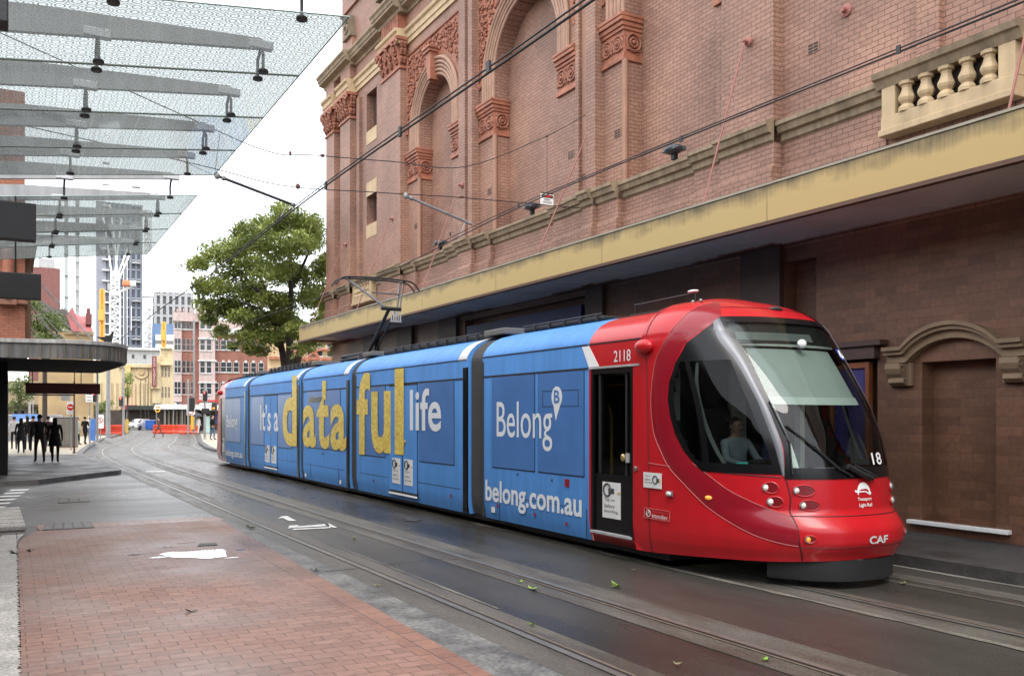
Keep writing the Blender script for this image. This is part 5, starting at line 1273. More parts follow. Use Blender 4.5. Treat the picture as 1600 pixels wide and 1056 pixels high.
# ================================================================== LEFT SIDE: GLASS CANOPY AND SIGN BOXES
M_FRIT = bpy.data.materials.new('lace_printed_glass'); M_FRIT.use_nodes = True
def _frit():
    t = M_FRIT.node_tree; N = t.nodes; L = t.links; N.remove(N['Principled BSDF'])
    g = N.new('ShaderNodeNewGeometry'); s = N.new('ShaderNodeSeparateXYZ'); L.new(g.outputs['Position'], s.inputs[0])
    cb = N.new('ShaderNodeCombineXYZ'); L.new(s.outputs[0], cb.inputs[0]); L.new(s.outputs[1], cb.inputs[1])
    def math_(op, a, b=None, c=None):
        n = N.new('ShaderNodeMath'); n.operation = op
        for i, x in enumerate((a, b, c)):
            if x is None: continue
            if hasattr(x, 'type'): L.new(x, n.inputs[i])
            else: n.inputs[i].default_value = x
        return n.outputs[0]
    v = N.new('ShaderNodeTexVoronoi'); v.inputs['Scale'].default_value = 8.5; v.inputs['Randomness'].default_value = .18; L.new(cb.outputs[0], v.inputs['Vector'])
    v2 = N.new('ShaderNodeTexVoronoi'); v2.inputs['Scale'].default_value = 30; v2.inputs['Randomness'].default_value = .3; L.new(cb.outputs[0], v2.inputs['Vector'])
    w = math_('ABSOLUTE', math_('SUBTRACT', v.outputs['Distance'], .33)); ringo = math_('LESS_THAN', w, .06)      # lace rings
    w2 = math_('ABSOLUTE', math_('SUBTRACT', v.outputs['Distance'], .56)); ring2 = math_('LESS_THAN', w2, .045)
    core = math_('LESS_THAN', v.outputs['Distance'], .1)
    dots = math_('LESS_THAN', v2.outputs['Distance'], .27)
    f = math_('MAXIMUM', math_('MAXIMUM', math_('MULTIPLY', ringo, .9), math_('MULTIPLY', ring2, .8)), math_('MAXIMUM', math_('MULTIPLY', dots, .55), math_('MULTIPLY', core, .6)))
    f = math_('MULTIPLY_ADD', f, .76, .18)
    tr = N.new('ShaderNodeBsdfTransparent'); tr.inputs[0].default_value = (.50, .535, .52, 1)
    tl = N.new('ShaderNodeBsdfTranslucent'); tl.inputs[0].default_value = (.20, .21, .206, 1)
    df = N.new('ShaderNodeBsdfDiffuse'); df.inputs[0].default_value = (.2, .21, .206, 1)
    m0 = N.new('ShaderNodeMixShader'); m0.inputs[0].default_value = .45; L.new(tl.outputs[0], m0.inputs[1]); L.new(df.outputs[0], m0.inputs[2])
    m1 = N.new('ShaderNodeMixShader'); L.new(f, m1.inputs[0]); L.new(tr.outputs[0], m1.inputs[1]); L.new(m0.outputs[0], m1.inputs[2])
    gl = N.new('ShaderNodeBsdfGlossy'); gl.inputs['Roughness'].default_value = .03; gl.inputs[0].default_value = (.8, .9, .88, 1)
    lw = N.new('ShaderNodeLayerWeight'); lw.inputs[0].default_value = .3
    m2 = N.new('ShaderNodeMixShader'); L.new(math_('MULTIPLY', lw.outputs['Fresnel'], .28), m2.inputs[0]); L.new(m1.outputs[0], m2.inputs[1]); L.new(gl.outputs[0], m2.inputs[2])
    L.new(m2.outputs[0], N['Material Output'].inputs[0])
_frit()
M_FIN = mat('canopy_fin_paint', (.45, .46, .465), .5, streak=.2)
M_SPID = mat('canopy_spider_steel', (.55, .55, .55), .35, metal=.4)
M_EDGE = mat('glass_edge_green', (.35, .47, .43), .2)
def cz(x): return 5.62 + .124 * (x - 2.75)
def canopy(seams, label, x0=-5.0, x1=2.78):
    c = thing('glass_canopy', (0, (seams[0] + seams[-1]) / 2, 0), label, 'canopy', 'glass street canopies')
    for a, b in zip(seams[:-1], seams[1:]):
        p = MB().prism([(x0, a + .012, cz(x0)), (x1, a + .012, cz(x1)), (x1, b - .012, cz(x1)), (x0, b - .012, cz(x0))], (0, 0, .001))
        p = MB().quad((x0, a + .012, cz(x0)), (x1, a + .012, cz(x1)), (x1, b - .012, cz(x1)), (x0, b - .012, cz(x0)))
        g_ = p.build('glass_panel', M_FRIT, c)
        e = MB()
        for (xa, ya, xb, yb) in ((x1, a + .012, x1, b - .012), (x0, a + .012, x1, a + .012), (x0, b - .012, x1, b - .012)):
            e.tube([(xa, ya, cz(xa)), (xb, yb, cz(xb))], .008, 4)
        e.build('glass_edge', M_EDGE, g_)
    for i, y in enumerate(seams):
        f = MB(); zt = lambda x: cz(x) + .26
        f.prism([(x0, y - .035, zt(x0) + .02), (x0, y - .035, zt(x0) + .36), (.2, y - .035, zt(.2) + .27), (2.36, y - .035, zt(2.36) + .11), (2.46, y - .035, zt(2.46) + .03), (2.30, y - .035, zt(2.3) - .0)], (0, .07, 0))
        fo = f.build('support_fin', M_FIN, c)
        for x in (-1.0, .76, 2.36):
            s = MB(); s.box(x - .13, x + .13, y - .045, y + .045, zt(x) - .0, zt(x) + .09)
            so_ = s.build('spider_plate', M_SPID, fo, bevel=.01)
            q = MB()
            for dy in (-.12, .12):
                if (i == 0 and dy < 0) or (i == len(seams) - 1 and dy > 0): continue
                q.tube([(x, y, zt(x)), (x, y + dy, zt(x) - .08), (x, y + dy, cz(x))], .017, 6)
                q.lathe([(.05, -.03), (.055, -.02), (.05, 0), (.02, .02)], (x, y + dy, cz(x)), 14)
            if q.v: q.build('glass_fixing', mat('fixing_black', (.035, .036, .038), .4), fo, smooth=True)
    return c
canopy([8.15, 9.85, 11.45, 13.05, 14.55], 'nearer glass canopy of lace patterned panels on dark fins, top left')
canopy([16.0, 17.6, 19.2, 20.8, 22.4], 'farther glass canopy of lace patterned panels, beyond the gap and above the street corner')
hd_ = thing('sign_box', (-.6, 5.25, 3.9), 'black blank sign box cut off by the top left corner of the photo', 'sign box', 'black sign boxes under the canopy')
def sign_box(o, xr, y, z0, z1, w_=1.3):
    MB().box(xr - w_, xr, y - .07, y + .07, z0, z1).build('box', M_DKG, o, bevel=.008)
    for x in (xr - .35, xr - w_ + .3): MB().tube([(x, y, z1), (x, y, cz(x))], .014, 6).build('hanger', M_BLK, o)
sign_box(hd_, -.005, 5.25, 3.86, 4.35)
o = thing('sign_box', (-.4, 10, 3.8), 'black blank sign box under the nearer glass canopy, smaller one at mid height', 'sign box', 'black sign boxes under the canopy'); sign_box(o, .225, 10, 3.59, 3.95)
o = thing('sign_box', (-.2, 16, 3.9), 'black blank sign box hanging under the farther glass canopy just above the round awning', 'sign box', 'black sign boxes under the canopy'); sign_box(o, .43, 16, 3.70, 4.10)

# the building that carries the canopies, left of the street and just outside the photo
lb = thing('canopy_building', (-9, 0, 0), 'grey stone shop building on the left footpath that carries the glass canopies', 'building')
MB().box(-16, -5.0, -30, 25, 0, 7.6).build('wall', mat('grey_stone_cladding', (.36, .35, .33), .6, var=.15, scale=.5), lb)
for fl in range(1):
    for k in range(9): MB().box(-5.02, -4.97, -27 + k * 5.7, -23 + k * 5.7, 5.2, 7.2).build('window', M_WIN, lb)
for k in range(8): MB().box(-5.03, -4.97, -27 + k * 6.4, -22 + k * 6.4, .4, 3.6).build('shop_window', M_WIN, lb)

rb_ = thing('rear_sky_blocker', (0, -60, 0), 'added unseen block behind the camera that keeps sky light off the tram front', 'building')  # added out of view to darken the tram front
MB().box(-40, 45, -75, -60, 0, 20).build('wall', mat('grey_stone_cladding', (.3, .3, .3)), rb_)
for fl in range(5):
    for k in range(14): MB().box(-37 + k * 5.7, -34.5 + k * 5.7, -60.03, -59.96, 2.2 + fl * 3.6, 4.4 + fl * 3.6).build('window', M_WIN, rb_)

# ================================================================== CORNER BUILDING WITH THE ROUNDED AWNING
M_OBRK = brick_mat('orange_red_brick', (.42, .15, .08), (.34, .11, .06), (.2, .11, .08), .235, .086, .008, 'wall', .7, .4, .3)
cb_ = thing('corner_shop', (0, 33, 0), 'red brick corner building with orange columns, dark shopfront and curved grey awning', 'building')
ww = MB(); ww.box(-14, -.05, 30.6, 48, .14, 3.6); ww.build('shopfront', mat('dark_shopfront', (.008, .008, .008), .7, spec=.1), cb_)
MB().box(-14, .42, 32.2, 46, 4.05, 12).build('wall', M_OBRK, cb_)
cc = MB()
for x in (-.05,): cc.tube([(x, 31.95, 5.5), (x, 31.95, 8.2)], .17, 14)
cc.build('column', M_TERRA, cb_, smooth=True)
MB().box(-14, .50, 32.0, 46.2, 5.35, 5.45).box(-14, .62, 31.9, 46.3, 7.0, 7.14).box(-14, .75, 31.8, 46.4, 7.14, 7.28).box(-.28, .2, 31.85, 32.2, 5.3, 5.5).build('stone_trim', mat('brown_stone_trim', (.22, .10, .06), .7, var=.3), cb_, bevel=.02)
MB().box(.42, .6, 33.0, 45, 4.1, 7.0).build('timber_strip', mat('brown_pilaster', (.26, .15, .085), .7, streak=.3), cb_)
AE = smooth_line([(-16, 29.5, 0), (-6, 29.35, 0), (-.2, 29.05, 0), (1.5, 28.75, 0), (2.6, 29.2, 0), (3.15, 30.4, 0), (3.2, 32.5, 0), (3.0, 37.5, 0)], 6)
aw2 = MB(); e1 = [(p.x, p.y) for p in AE]
aw2.grid([[(x, y, z) for x, y in e1] for z in (3.52, 3.60, 3.92, 4.0)]); back = [(-16, 37.5)]
aw2.poly([(x, y, 3.5) for x, y in e1] + [(-16, 37.5, 3.5)]); aw2.poly([(x, y, 4.0) for x, y in e1] + [(-16, 37.5, 4.0)])
M_ZINC = mat('weathered_zinc_fascia', (.16, .155, .145), .6, var=.25, scale=1.5, streak=.5)
ca = aw2.build('awning', M_ZINC, cb_)
I_ = offset_line(AE, -.02)
lp = MB(); O_ = offset_line(AE, -.06 if False else .05); lp.grid([[(p.x, p.y, 3.95) for p in O_], [(p.x, p.y, 4.05) for p in O_], [(p.x, p.y, 4.06) for p in AE]]); lp.grid([[(p.x, p.y, 3.95) for p in O_], [(p.x, p.y, 3.94) for p in AE]])
lp.build('awning_gutter', mat('pale_gutter', (.42, .41, .39), .6, streak=.4), ca)
for k in range(4, len(AE) - 1, 1):
    p, q = AE[k], AE[k + 1]; t_ = (q - p).normalized(); n_ = Vector((t_.y, -t_.x, 0)); m_ = p.lerp(q, .3)
    a = m_ + n_ * .012
    MB().box(a.x - .012, a.x + .012, a.y - .012, a.y + .012, 3.54, 3.9).build('fascia_joint', M_STONED, ca)
MB().poly([(x, y, 3.49) for x, y in [(p.x, p.y) for p in offset_line(AE, -.1)]] + [(-16, 37.5, 3.49)]).build('awning_soffit', mat('dark_soffit', (.02, .02, .021), .8, spec=.1), ca)
for (px0, py0, px1, py1) in ((28, 404, 160, 534), (65, 447, 157, 534), (65, 470, 145, 533), (25, 470, 116, 532), (44, 470, 103, 531), (25, 490, 85, 531), (65, 490, 118, 532), (28, 470, 62, 530)):
    a = at(px0, py0, 32.5); b_ = at(px1, py1, 29.6 + .02 * (160 - px1)); b_.z = 4.06
    MB().tube([a, b_], .016, 5).build('stay_cable', M_GALV, ca)
MB().prism([(2.55, 30.2, 4.05), (2.72, 30.2, 4.05), (2.80, 30.2, 4.5), (2.62, 30.2, 4.3), (2.3, 30.2, 4.28), (2.5, 30.2, 4.18)], (0, .04, 0)).build('dark_flag', M_BLK, ca)
# hanging red sign under the awning
rs = thing('hanging_sign', (1.6, 33.6, 2.8), 'long dark red sign box hanging across the footpath under the rounded awning', 'sign')
rsb = MB().box(.45, 2.68, 33.55, 33.75, 2.62, 2.97).build('sign_box', mat('dark_red_sign', (.12, .012, .008), .5), rs)
lettering('Lotus', mat('gold_print', (.4, .18, .06), .5), rsb, lambda u, v: (1.62 + .3 * u, 33.54, 2.70 + .16 * v)) if False else None
MB().tube([(1.52, 33.54, 2.78), (1.56, 33.54, 2.86), (1.60, 33.54, 2.74), (1.66, 33.54, 2.84), (1.72, 33.54, 2.76), (1.80, 33.54, 2.80), (1.88, 33.54, 2.76)], .012, 5).build('gold_script', mat('gold_print', (.35, .15, .05), .5), rsb)
for x in (.55, .66, 1.9, 2.1, 2.6): MB().tube([(x, 33.65, 2.97), (x, 33.65, 3.5)], .014, 5).build('hanger', M_BLK, rs)
MB().box(.5, 1.9, 33.5, 33.8, 2.56, 2.60).build('lamp_tray', M_LGRY, rs)

# ================================================================== PEOPLE
def person(px, py, label, h=1.7, top=(.02, .02, .022), legs=(.03, .03, .035), hair=(.02, .015, .01), stride=.25, face=180, arms='down', skirt=False, group=None, ground=.14, loc=None, sit=False, coat=False, hairlen=0):
    g = gnd(px, py, ground) if loc is None else Vector(loc)
    S_ = h / 1.7
    J = {'pel': (0, 0, .94), 'sp1': (0, .01, 1.10), 'sp2': (0, .0, 1.26), 'chest': (0, .0, 1.38), 'neck': (0, .0, 1.49), 'h0': (0, -.015, 1.555), 'h1': (0, -.025, 1.625), 'h2': (0, -.01, 1.68)}
    rad = {'pel': .135, 'sp1': .115, 'sp2': .125, 'chest': .13, 'neck': .052, 'h0': .068, 'h1': .082, 'h2': .062}
    E_ = [('pel', 'sp1'), ('sp1', 'sp2'), ('sp2', 'chest'), ('chest', 'neck'), ('neck', 'h0'), ('h0', 'h1'), ('h1', 'h2')]
    for sgn, nm in ((-1, 'L'), (1, 'R')):
        st = stride * sgn
        if sit:
            J['hip' + nm] = (.10 * sgn, -.02, .92); J['kn' + nm] = (.13 * sgn, -.42, .96); J['an' + nm] = (.13 * sgn, -.44, .52); J['toe' + nm] = (.13 * sgn, -.6, .50)
        else:
            J['hip' + nm] = (.095 * sgn, 0, .90); J['kn' + nm] = (.10 * sgn, -st * .5 - .03, .50); J['an' + nm] = (.095 * sgn, -st * .85 + .03, .085); J['toe' + nm] = (.11 * sgn, -st * .85 - .13, .035)
        rad['hip' + nm] = .092; rad['kn' + nm] = .06; rad['an' + nm] = .042; rad['toe' + nm] = .036
        J['sh' + nm] = (.185 * sgn, 0, 1.405); rad['sh' + nm] = .058
        if arms == 'down': J['el' + nm] = (.24 * sgn, .03 + st * .12, 1.14); J['wr' + nm] = (.245 * sgn, -.04 + st * .35, .90); J['ha' + nm] = (.235 * sgn, -.06 + st * .42, .80)
        elif arms == 'hold': J['el' + nm] = (.25 * sgn, .0, 1.16); J['wr' + nm] = (.14 * sgn, -.22, 1.16); J['ha' + nm] = (.07 * sgn, -.27, 1.20)
        elif arms == 'pocket': J['el' + nm] = (.29 * sgn, .07, 1.15); J['wr' + nm] = (.22 * sgn, -.05, .98); J['ha' + nm] = (.17 * sgn, -.08, .93)
        elif arms == 'drive': J['el' + nm] = (.25 * sgn, -.12, 1.2); J['wr' + nm] = (.2 * sgn, -.36, 1.16); J['ha' + nm] = (.17 * sgn, -.45, 1.18)
        rad['el' + nm] = .044; rad['wr' + nm] = .03; rad['ha' + nm] = .035
        E_ += [('pel', 'hip' + nm), ('hip' + nm, 'kn' + nm), ('kn' + nm, 'an' + nm), ('an' + nm, 'toe' + nm), ('chest', 'sh' + nm), ('sh' + nm, 'el' + nm), ('el' + nm, 'wr' + nm), ('wr' + nm, 'ha' + nm)]
    names = list(J); me = bpy.data.meshes.new('person')
    me.from_pydata([Vector(J[n]) * S_ for n in names], [(names.index(a), names.index(b)) for a, b in E_], [])
    bm = bmesh.new(); bm.from_mesh(me); ly = bm.verts.layers.skin.verify(); bm.verts.ensure_lookup_table()
    for i, n in enumerate(names):
        r_ = rad[n] * S_; fl = 1.0
        if n in ('sp1', 'sp2', 'chest', 'pel'): bm.verts[i][ly].radius = (r_ * 1.22, r_ * .82)
        else: bm.verts[i][ly].radius = (r_, r_)
        bm.verts[i][ly].use_root = (n == 'pel')
    bm.to_mesh(me); bm.free()
    o = bpy.data.objects.new('person', me); COL.objects.link(o)
    o.modifiers.new('s', 'SKIN').use_smooth_shade = True
    sb = o.modifiers.new('b', 'SUBSURF'); sb.levels = 2; sb.render_levels = 2
    dg = bpy.context.evaluated_depsgraph_get(); dg.update()
    m2 = bpy.data.meshes.new_from_object(o.evaluated_get(dg)); bpy.data.objects.remove(o)
    key = lambda nm, c: mat('%s_%02d_%02d_%02d' % (nm, int(c[0] * 99), int(c[1] * 99), int(c[2] * 99)), c, .85, var=.2, scale=8, spec=.15)
    for k in (key('top', top), key('trousers', legs), M_SKIN, key('shoes', (.02, .018, .016))): m2.materials.append(k)
    for p in m2.polygons:
        c = p.center / S_
        far = abs(c.x) > .15 and c.z < 1.45
        hand = False
        for nm in 'LR':
            if (Vector(c) - Vector(J['ha' + nm])).length < .085: hand = True
        p.material_index = 2 if (c.z > 1.465 or hand) else (3 if (c.z < .10 and not sit) else (0 if (c.z > .93 or (coat and c.z > .62 and abs(c.x) < .3) or (far and c.z > .7 and not sit)) else 1))
        if sit and c.y < -.16 and c.z < 1.05 and not hand: p.material_index = 1
    o = bpy.data.objects.new('person', m2); COL.objects.link(o); o.location = g; o.rotation_euler = (0, 0, R(face))
    tag(o, label, 'person', group)
    hm = key('hair', hair)
    b = MB(); b.ball((0, .026 * S_, 1.656 * S_), .086 * S_, .088 * S_, .074 * S_, 12, 8)
    if hairlen: b.ball((0, .06 * S_, (1.58 - hairlen * .4) * S_), .085 * S_, .05 * S_, (.1 + hairlen * .4) * S_, 10, 8)
    ho = b.build('hair', hm, o, smooth=True, local=True)
    f = MB().ball((0, -.108 * S_, 1.60 * S_), .014 * S_, .02 * S_, .022 * S_, 6, 5).ball((-.08 * S_, 0, 1.605 * S_), .012 * S_, .02 * S_, .03 * S_, 6, 5).ball((.08 * S_, 0, 1.605 * S_), .012 * S_, .02 * S_, .03 * S_, 6, 5)
    f.build('nose_and_ears', M_SKIN, o, smooth=True, local=True)
    e = MB().ball((-.03 * S_, -.092 * S_, 1.625 * S_), .011 * S_).ball((.03 * S_, -.092 * S_, 1.625 * S_), .011 * S_).box(-.022 * S_, .022 * S_, -.1 * S_, -.092 * S_, 1.562 * S_, 1.57 * S_)
    e.build('eyes_and_mouth', mat('dark_eye', (.03, .015, .012), .5), o, local=True)
    if coat:
        b = MB(); pr = [(.15, 1.12), (.165, .95), (.2, .78), (.225, .62)]
        b.grid([[(r_ * S_ * 1.1 * math.cos(2 * PI * k / 16), r_ * S_ * .8 * math.sin(2 * PI * k / 16), z * S_) for k in range(17)] for r_, z in pr])
        b.build('coat_skirt', key('top', top), o, smooth=True, local=True)
    return o
BK = (.008, .008, .009)
person(62, 722, 'man in dark jacket and brown trousers, largest figure walking under the rounded awning', 1.78, (.03, .03, .034), (.07, .05, .035), face=188, stride=.3, arms='pocket')
person(86, 722, 'woman in long black coat walking beside the man in brown trousers', 1.66, (.022, .02, .022), (.02, .02, .025), face=176, stride=.18, coat=True, hairlen=.25)
person(33, 708, 'woman in black jacket and tights, leftmost dark figure under the awning', 1.62, (.02, .02, .024), (.014, .014, .016), face=185, stride=.2, coat=True, hairlen=.2)
person(43, 703, 'long haired woman in black between the leftmost woman and the large man', 1.66, (.012, .011, .011), BK, face=178, stride=.25, hairlen=.45)
person(75, 707, 'dark clothed person half hidden between the large man and the woman in the long coat', 1.7, (.05, .03, .03), (.03, .03, .035), face=180, stride=.2)
person(52, 705, 'dark clothed person partly hidden behind the large man', 1.72, (.012, .012, .014), BK, face=180, stride=.3)
person(22, 702, 'person in a pale grey shirt at the edge of the dark shopfront', 1.68, (.45, .45, .45), (.03, .03, .03), face=180)
person(42, 692, 'person in a white shirt and blue cap standing behind the dark group', 1.75, (.6, .58, .56), (.05, .05, .06), hair=(.03, .05, .12), face=180)
person(122, 695, 'person in a pale top and dark trousers standing beside the grey street cabinet', 1.62, (.35, .36, .30), (.012, .012, .014), face=110, stride=.15)
person(133, 694, 'person in black with green scarf carrying a white paper by the orange barriers', 1.66, (.015, .016, .016), (.012, .012, .013), face=140, arms='hold', stride=.2)
person(140, 691, 'person in white head cloth and blue robe near the traffic light pole', 1.72, (.55, .53, .50), (.10, .17, .32), hair=(.6, .58, .55), face=150, coat=False)
person(248, 683, 'pedestrian in brown clothes crossing the tram tracks in mid stride', 1.72, (.13, .06, .045), (.16, .06, .05), face=250, stride=.42, ground=0.0)
person(332, 687, 'man in black jacket and blue jeans standing at the stop behind the tram', 1.76, (.01, .01, .011), (.08, .12, .18), face=60, arms='pocket', stride=.12, ground=.15)
person(310, 678, 'person in a white top with a dark umbrella at the far right kerb', 1.62, (.6, .57, .55), (.55, .5, .48), hair=(.03, .03, .03), face=120, stride=.15, ground=.15)
person(224, 664, 'tiny far pedestrian in grey standing beyond the white car', 1.7, (.25, .25, .25), (.05, .05, .06), face=180, ground=0.)
person(0, 0, 'tram driver in a pale blue shirt seated behind the windscreen', 1.70, (.38, .44, .5), (.03, .03, .04), face=0, sit=True, arms='drive', loc=(7.80, 8.42, .16))
um = thing('umbrella', tuple(gnd(309, 678, .15) + Vector((0, 0, 1.2))), 'dark open umbrella held by the person in white at the far right kerb', 'umbrella')
ORG[um] = None
MB().lathe([(.45, .45), (.42, .55), (.3, .68), (.12, .76), (.01, .8)], (0, 0, 0), 12).build('canopy', mat('dark_umbrella', (.03, .03, .04), .6), um, local=True)
MB().tube([(0, 0, -.1), (0, 0, .8)], .012, 6).build('shaft', M_GALV, um, local=True)
# ================================================================== STREET FURNITURE
def pole(px, pyb, d_top_py, r, label, name='pole', m=M_GALV, base_z=.14, arm=None, group=None):
    g = gnd(px, pyb, base_z); d = g.x * SN + g.y * CS; ztop = EYE + (HY - d_top_py) / FOC * d
    t = thing(name, tuple(g), label, 'pole', group); ORG[t] = None
    MB().tube([(0, 0, 0), (0, 0, ztop - g.z)], r, 10, r1=r * .8).build('shaft', m, t, local=True, smooth=True)
    MB().lathe([(r * 1.6, 0), (r * 1.6, .04), (r * 1.1, .1)], (0, 0, 0), 10).build('base', m, t, local=True)
    return t, d, ztop - g.z
def local_px(t, d, px, py, px0):
    return ((px - px0) * d / FOC, EYE + (HY - py) / FOC * d - t.location.z)
M_TLK = mat('signal_black', (.012, .012, .012), .5)
M_TRED = mat('signal_red_lit', (.4, .02, .01), .4, emit=((1, .08, .06), 3.0))
M_TOFF = mat('signal_lens_off', (.03, .02, .02), .2)
def signal_head(par, x, z, h, lit='T', yaw=-YAW, border=True, fw=.36):
    w_ = h * fw; b = MB().box(x - w_ / 2, x + w_ / 2, -.22, -.05, z, z + h); ho = b.build('signal_head', M_TLK, par, local=True, bevel=.02)
    if border:
        MB().box(x - w_ * .72, x + w_ * .72, -.05, -.035, z - .1 * h, z + h * 1.08).build('backing_board', M_TLK, ho, local=True, bevel=.03)
        e = MB()
        for a, c, p, q in ((-.72, -.66, -.1, 1.08), (.66, .72, -.1, 1.08), (-.66, .66, 1.03, 1.08), (-.66, .66, -.1, -.05)): e.box(x + a * w_, x + c * w_, -.058, -.05, z + p * h, z + q * h)
        e.build('white_border', M_WHTD, ho, local=True)
    for k in range(3):
        zc = z + h * (.83 - .33 * k); r = h * .125
        if k == 0:
            if lit == 'T': MB().box(x - r * .9, x + r * .9, -.24, -.22, zc + r * .3, zc + r * .8).box(x - r * .3, x + r * .3, -.24, -.22, zc - r * .8, zc + r * .3).build('lamp', M_TRED, ho, local=True)
            else: MB().lathe([(r, 0), (r * .8, .03)], (x, -.22, zc), 12, (0, -1, 0)).build('lamp', M_TRED, ho, local=True)
        else: MB().lathe([(r, 0), (r * .8, .03)], (x, -.22, zc), 12, (0, -1, 0)).build('lens', M_TOFF, ho, local=True)
        MB().ring((x, -.26, zc), r * 1.1, .012, 'y', 12, 5, 0, PI).build('hood', M_TLK, ho, local=True)
    return ho
def light_pole(px, pyb, top, r, label, hx, hy0, hy1, base_z=.14, lit='T', board=True):
    t, d, H = pole(px, pyb, top, r, label, 'traffic_light', base_z=base_z, group='traffic lights'); t['category'] = 'traffic light'; t.rotation_euler = (0, 0, -YAW)
    x, z1 = local_px(t, d, hx, hy0, px); _, z0 = local_px(t, d, hx, hy1, px)
    signal_head(t, x, z0, z1 - z0, lit, border=board, fw=.42 if not board else .36); return t, d
light_pole(152, 694, 560, .08, 'traffic light with red signal just right of the hanging dark red sign', 149, 613, 627)
light_pole(193, 682, 560, .10, 'traffic light with red T signal between the orange barriers and the white car', 190, 620, 634)
t, d = light_pole(320, 686, 600, .09, 'traffic light with white bordered board and red T, beside the rear of the tram', 321, 611, 626, .15)
x, z = local_px(t, d, 322, 640, 320); MB().box(x - .28, x + .28, -.2, -.05, z - .3, z + .1).build('back_of_signal', M_TLK, t, local=True, bevel=.05)
x, z = local_px(t, d, 335, 640, 320); MB().box(x - .2, x + .2, -.1, 0.05, z - .15, z + .5).build('side_signal', M_DKG, t, local=True, bevel=.04); MB().lathe([(.1, 0), (.08, .05)], (x - .02, -.12, z + .1), 10, (0, -1, 0)).build('amber_lamp', M_AMB, t, local=True)
t, d = light_pole(246, 668, 625, .06, 'small far signal with a round amber ring, behind the crossing pedestrian', 300, 610, 620, 0.) if False else (None, None)
g = gnd(247, 673, 0); t = thing('traffic_light', tuple(g), 'far signal showing a round amber ring above the crossing pedestrian', 'traffic light', 'traffic lights', rz=-YAW); ORG[t] = None
d = g.x * SN + g.y * CS
MB().tube([(0, 0, 0), (0, 0, 2.6)], .05, 8).build('shaft', M_DKG, t, local=True)
MB().ball((0, -.05, EYE + (HY - 640) / FOC * d), .34, .1, .46, 14, 8).build('signal_board', M_TLK, t, local=True)
MB().ring((0, -.18, EYE + (HY - 640) / FOC * d), .27, .07, 'y', 16, 6).build('amber_ring', mat('amber_lit', (.6, .35, .03), .4, emit=((1, .55, .05), .3)), t, local=True)
pole(169, 687, 560, .17, 'thick pale grey pole behind the orange barriers, left of the white car', 'lamp_post')
pole(116, 708, 595, .045, 'thin brown sign pole with a round base at the footpath edge under the awning', 'sign_post', m=mat('brown_pole', (.16, .09, .06), .6, streak=.2))
pole(294, 690, 592, .07, 'slim pale pole standing in the road near the red brick hotel', 'lamp_post', base_z=0)
t, d, H = pole(303, 676, 500, .13, 'tall grey pole in front of the pink bay of the hotel', 'lamp_post', base_z=.15)
t.rotation_euler = (0, 0, -YAW)
x, z = local_px(t, d, 300, 632, 303); MB().box(x - .3, x + .3, -.2, .1, z - .7, z + .7).build('signal_back', M_TLK, t, local=True, bevel=.05)
x, z = local_px(t, d, 299, 643, 303); MB().box(x - .42, x + .42, -.15, -.12, z - .35, z + .35).build('white_sign', M_WHT, t, local=True); MB().ring((x, -.16, z), .25, .04, 'y', 14, 5).build('sign_ring', mat('sign_red', (.55, .03, .02), .4), t, local=True)
x, z = local_px(t, d, 302, 660, 303); MB().box(x - .15, x + .12, -.3, -.1, z - .7, z + .7).build('yellow_cover', M_YEL, t, local=True)
pole(227, 668, 588, .05, 'slim lamp pole before the cream building, left of the blue bins', 'lamp_post', m=M_DKG, base_z=0); pole(232, 668, 575, .05, 'slim lamp pole before the cream building, above the blue bins', 'lamp_post', m=M_DKG, base_z=0); pole(220, 668, 592, .05, 'slim lamp pole before the cream building, above the white car', 'lamp_post', m=M_DKG, base_z=0)
# no-entry and no-walking signs
def sign_plate(px, py0, py1, d, wpx, label):
    c = at(px, (py0 + py1) / 2, d); zg = .14
    t = thing('street_sign', (c.x, c.y, zg), label, 'sign', 'street signs on poles', rz=-YAW); ORG[t] = None
    MB().tube([(0, 0, 0), (0, 0, c.z - zg + (py1 - py0) * d / FOC * .5)], .035, 8).build('post', M_GALV, t, local=True)
    h = (py1 - py0) * d / FOC; w_ = wpx * d / FOC; z = c.z - zg
    p = MB().box(-w_ / 2, w_ / 2, -.06, -.04, z - h / 2, z + h / 2).build('plate', M_WHT, t, local=True, bevel=.01)
    return t, p, z, h, w_
M_SRED = MATS['sign_red']
t, p, z, h, w_ = sign_plate(111, 627, 647, 46, 12, 'white no entry sign plate with a red disc below the hanging red sign')
MB().lathe([(.17, 0), (.17, .012)], (0, -.06, z + .03), 20, (0, -1, 0)).build('red_disc', M_SRED, p, local=True); MB().box(-.11, .11, -.082, -.073, z + .005, z + .055).build('white_bar', M_WHT, p, local=True)
lettering('NO ENTRY', M_DTXT, p, lambda u, v: (-.14 + .28 * u, -.064, z - .26 + .06 * v), local=True, bold=.01)
MB().box(-.45, .0, -.09, -.07, z + .36, z + .82).build('upper_plate', M_LGRY, p, local=True)
t, p, z, h, w_ = sign_plate(157, 648, 669, 66, 11, 'white no walking sign panel with a red ring beside the orange barriers')
MB().ring((0, -.065, z + .1), .19, .028, 'y', 18, 5).tube([(-.13, -.066, z + .23), (.13, -.066, z - .03)], .02, 5).build('red_ring', M_SRED, p, local=True)
MB().ball((0, -.063, z + .22), .03, .006, .03).tube([(0, -.064, z + .18), (0, -.064, z + .09), (.05, -.064, z - .02)], .02, 5).tube([(0, -.064, z + .09), (-.05, -.064, z - .02)], .018, 5).build('walking_figure', M_BLK, p, local=True)
lettering('FOOTPATH CLOSED', M_DTXT, p, lambda u, v: (-.2 + .4 * u, -.063, z - .36 + .05 * v), local=True, bold=.01) if False else None
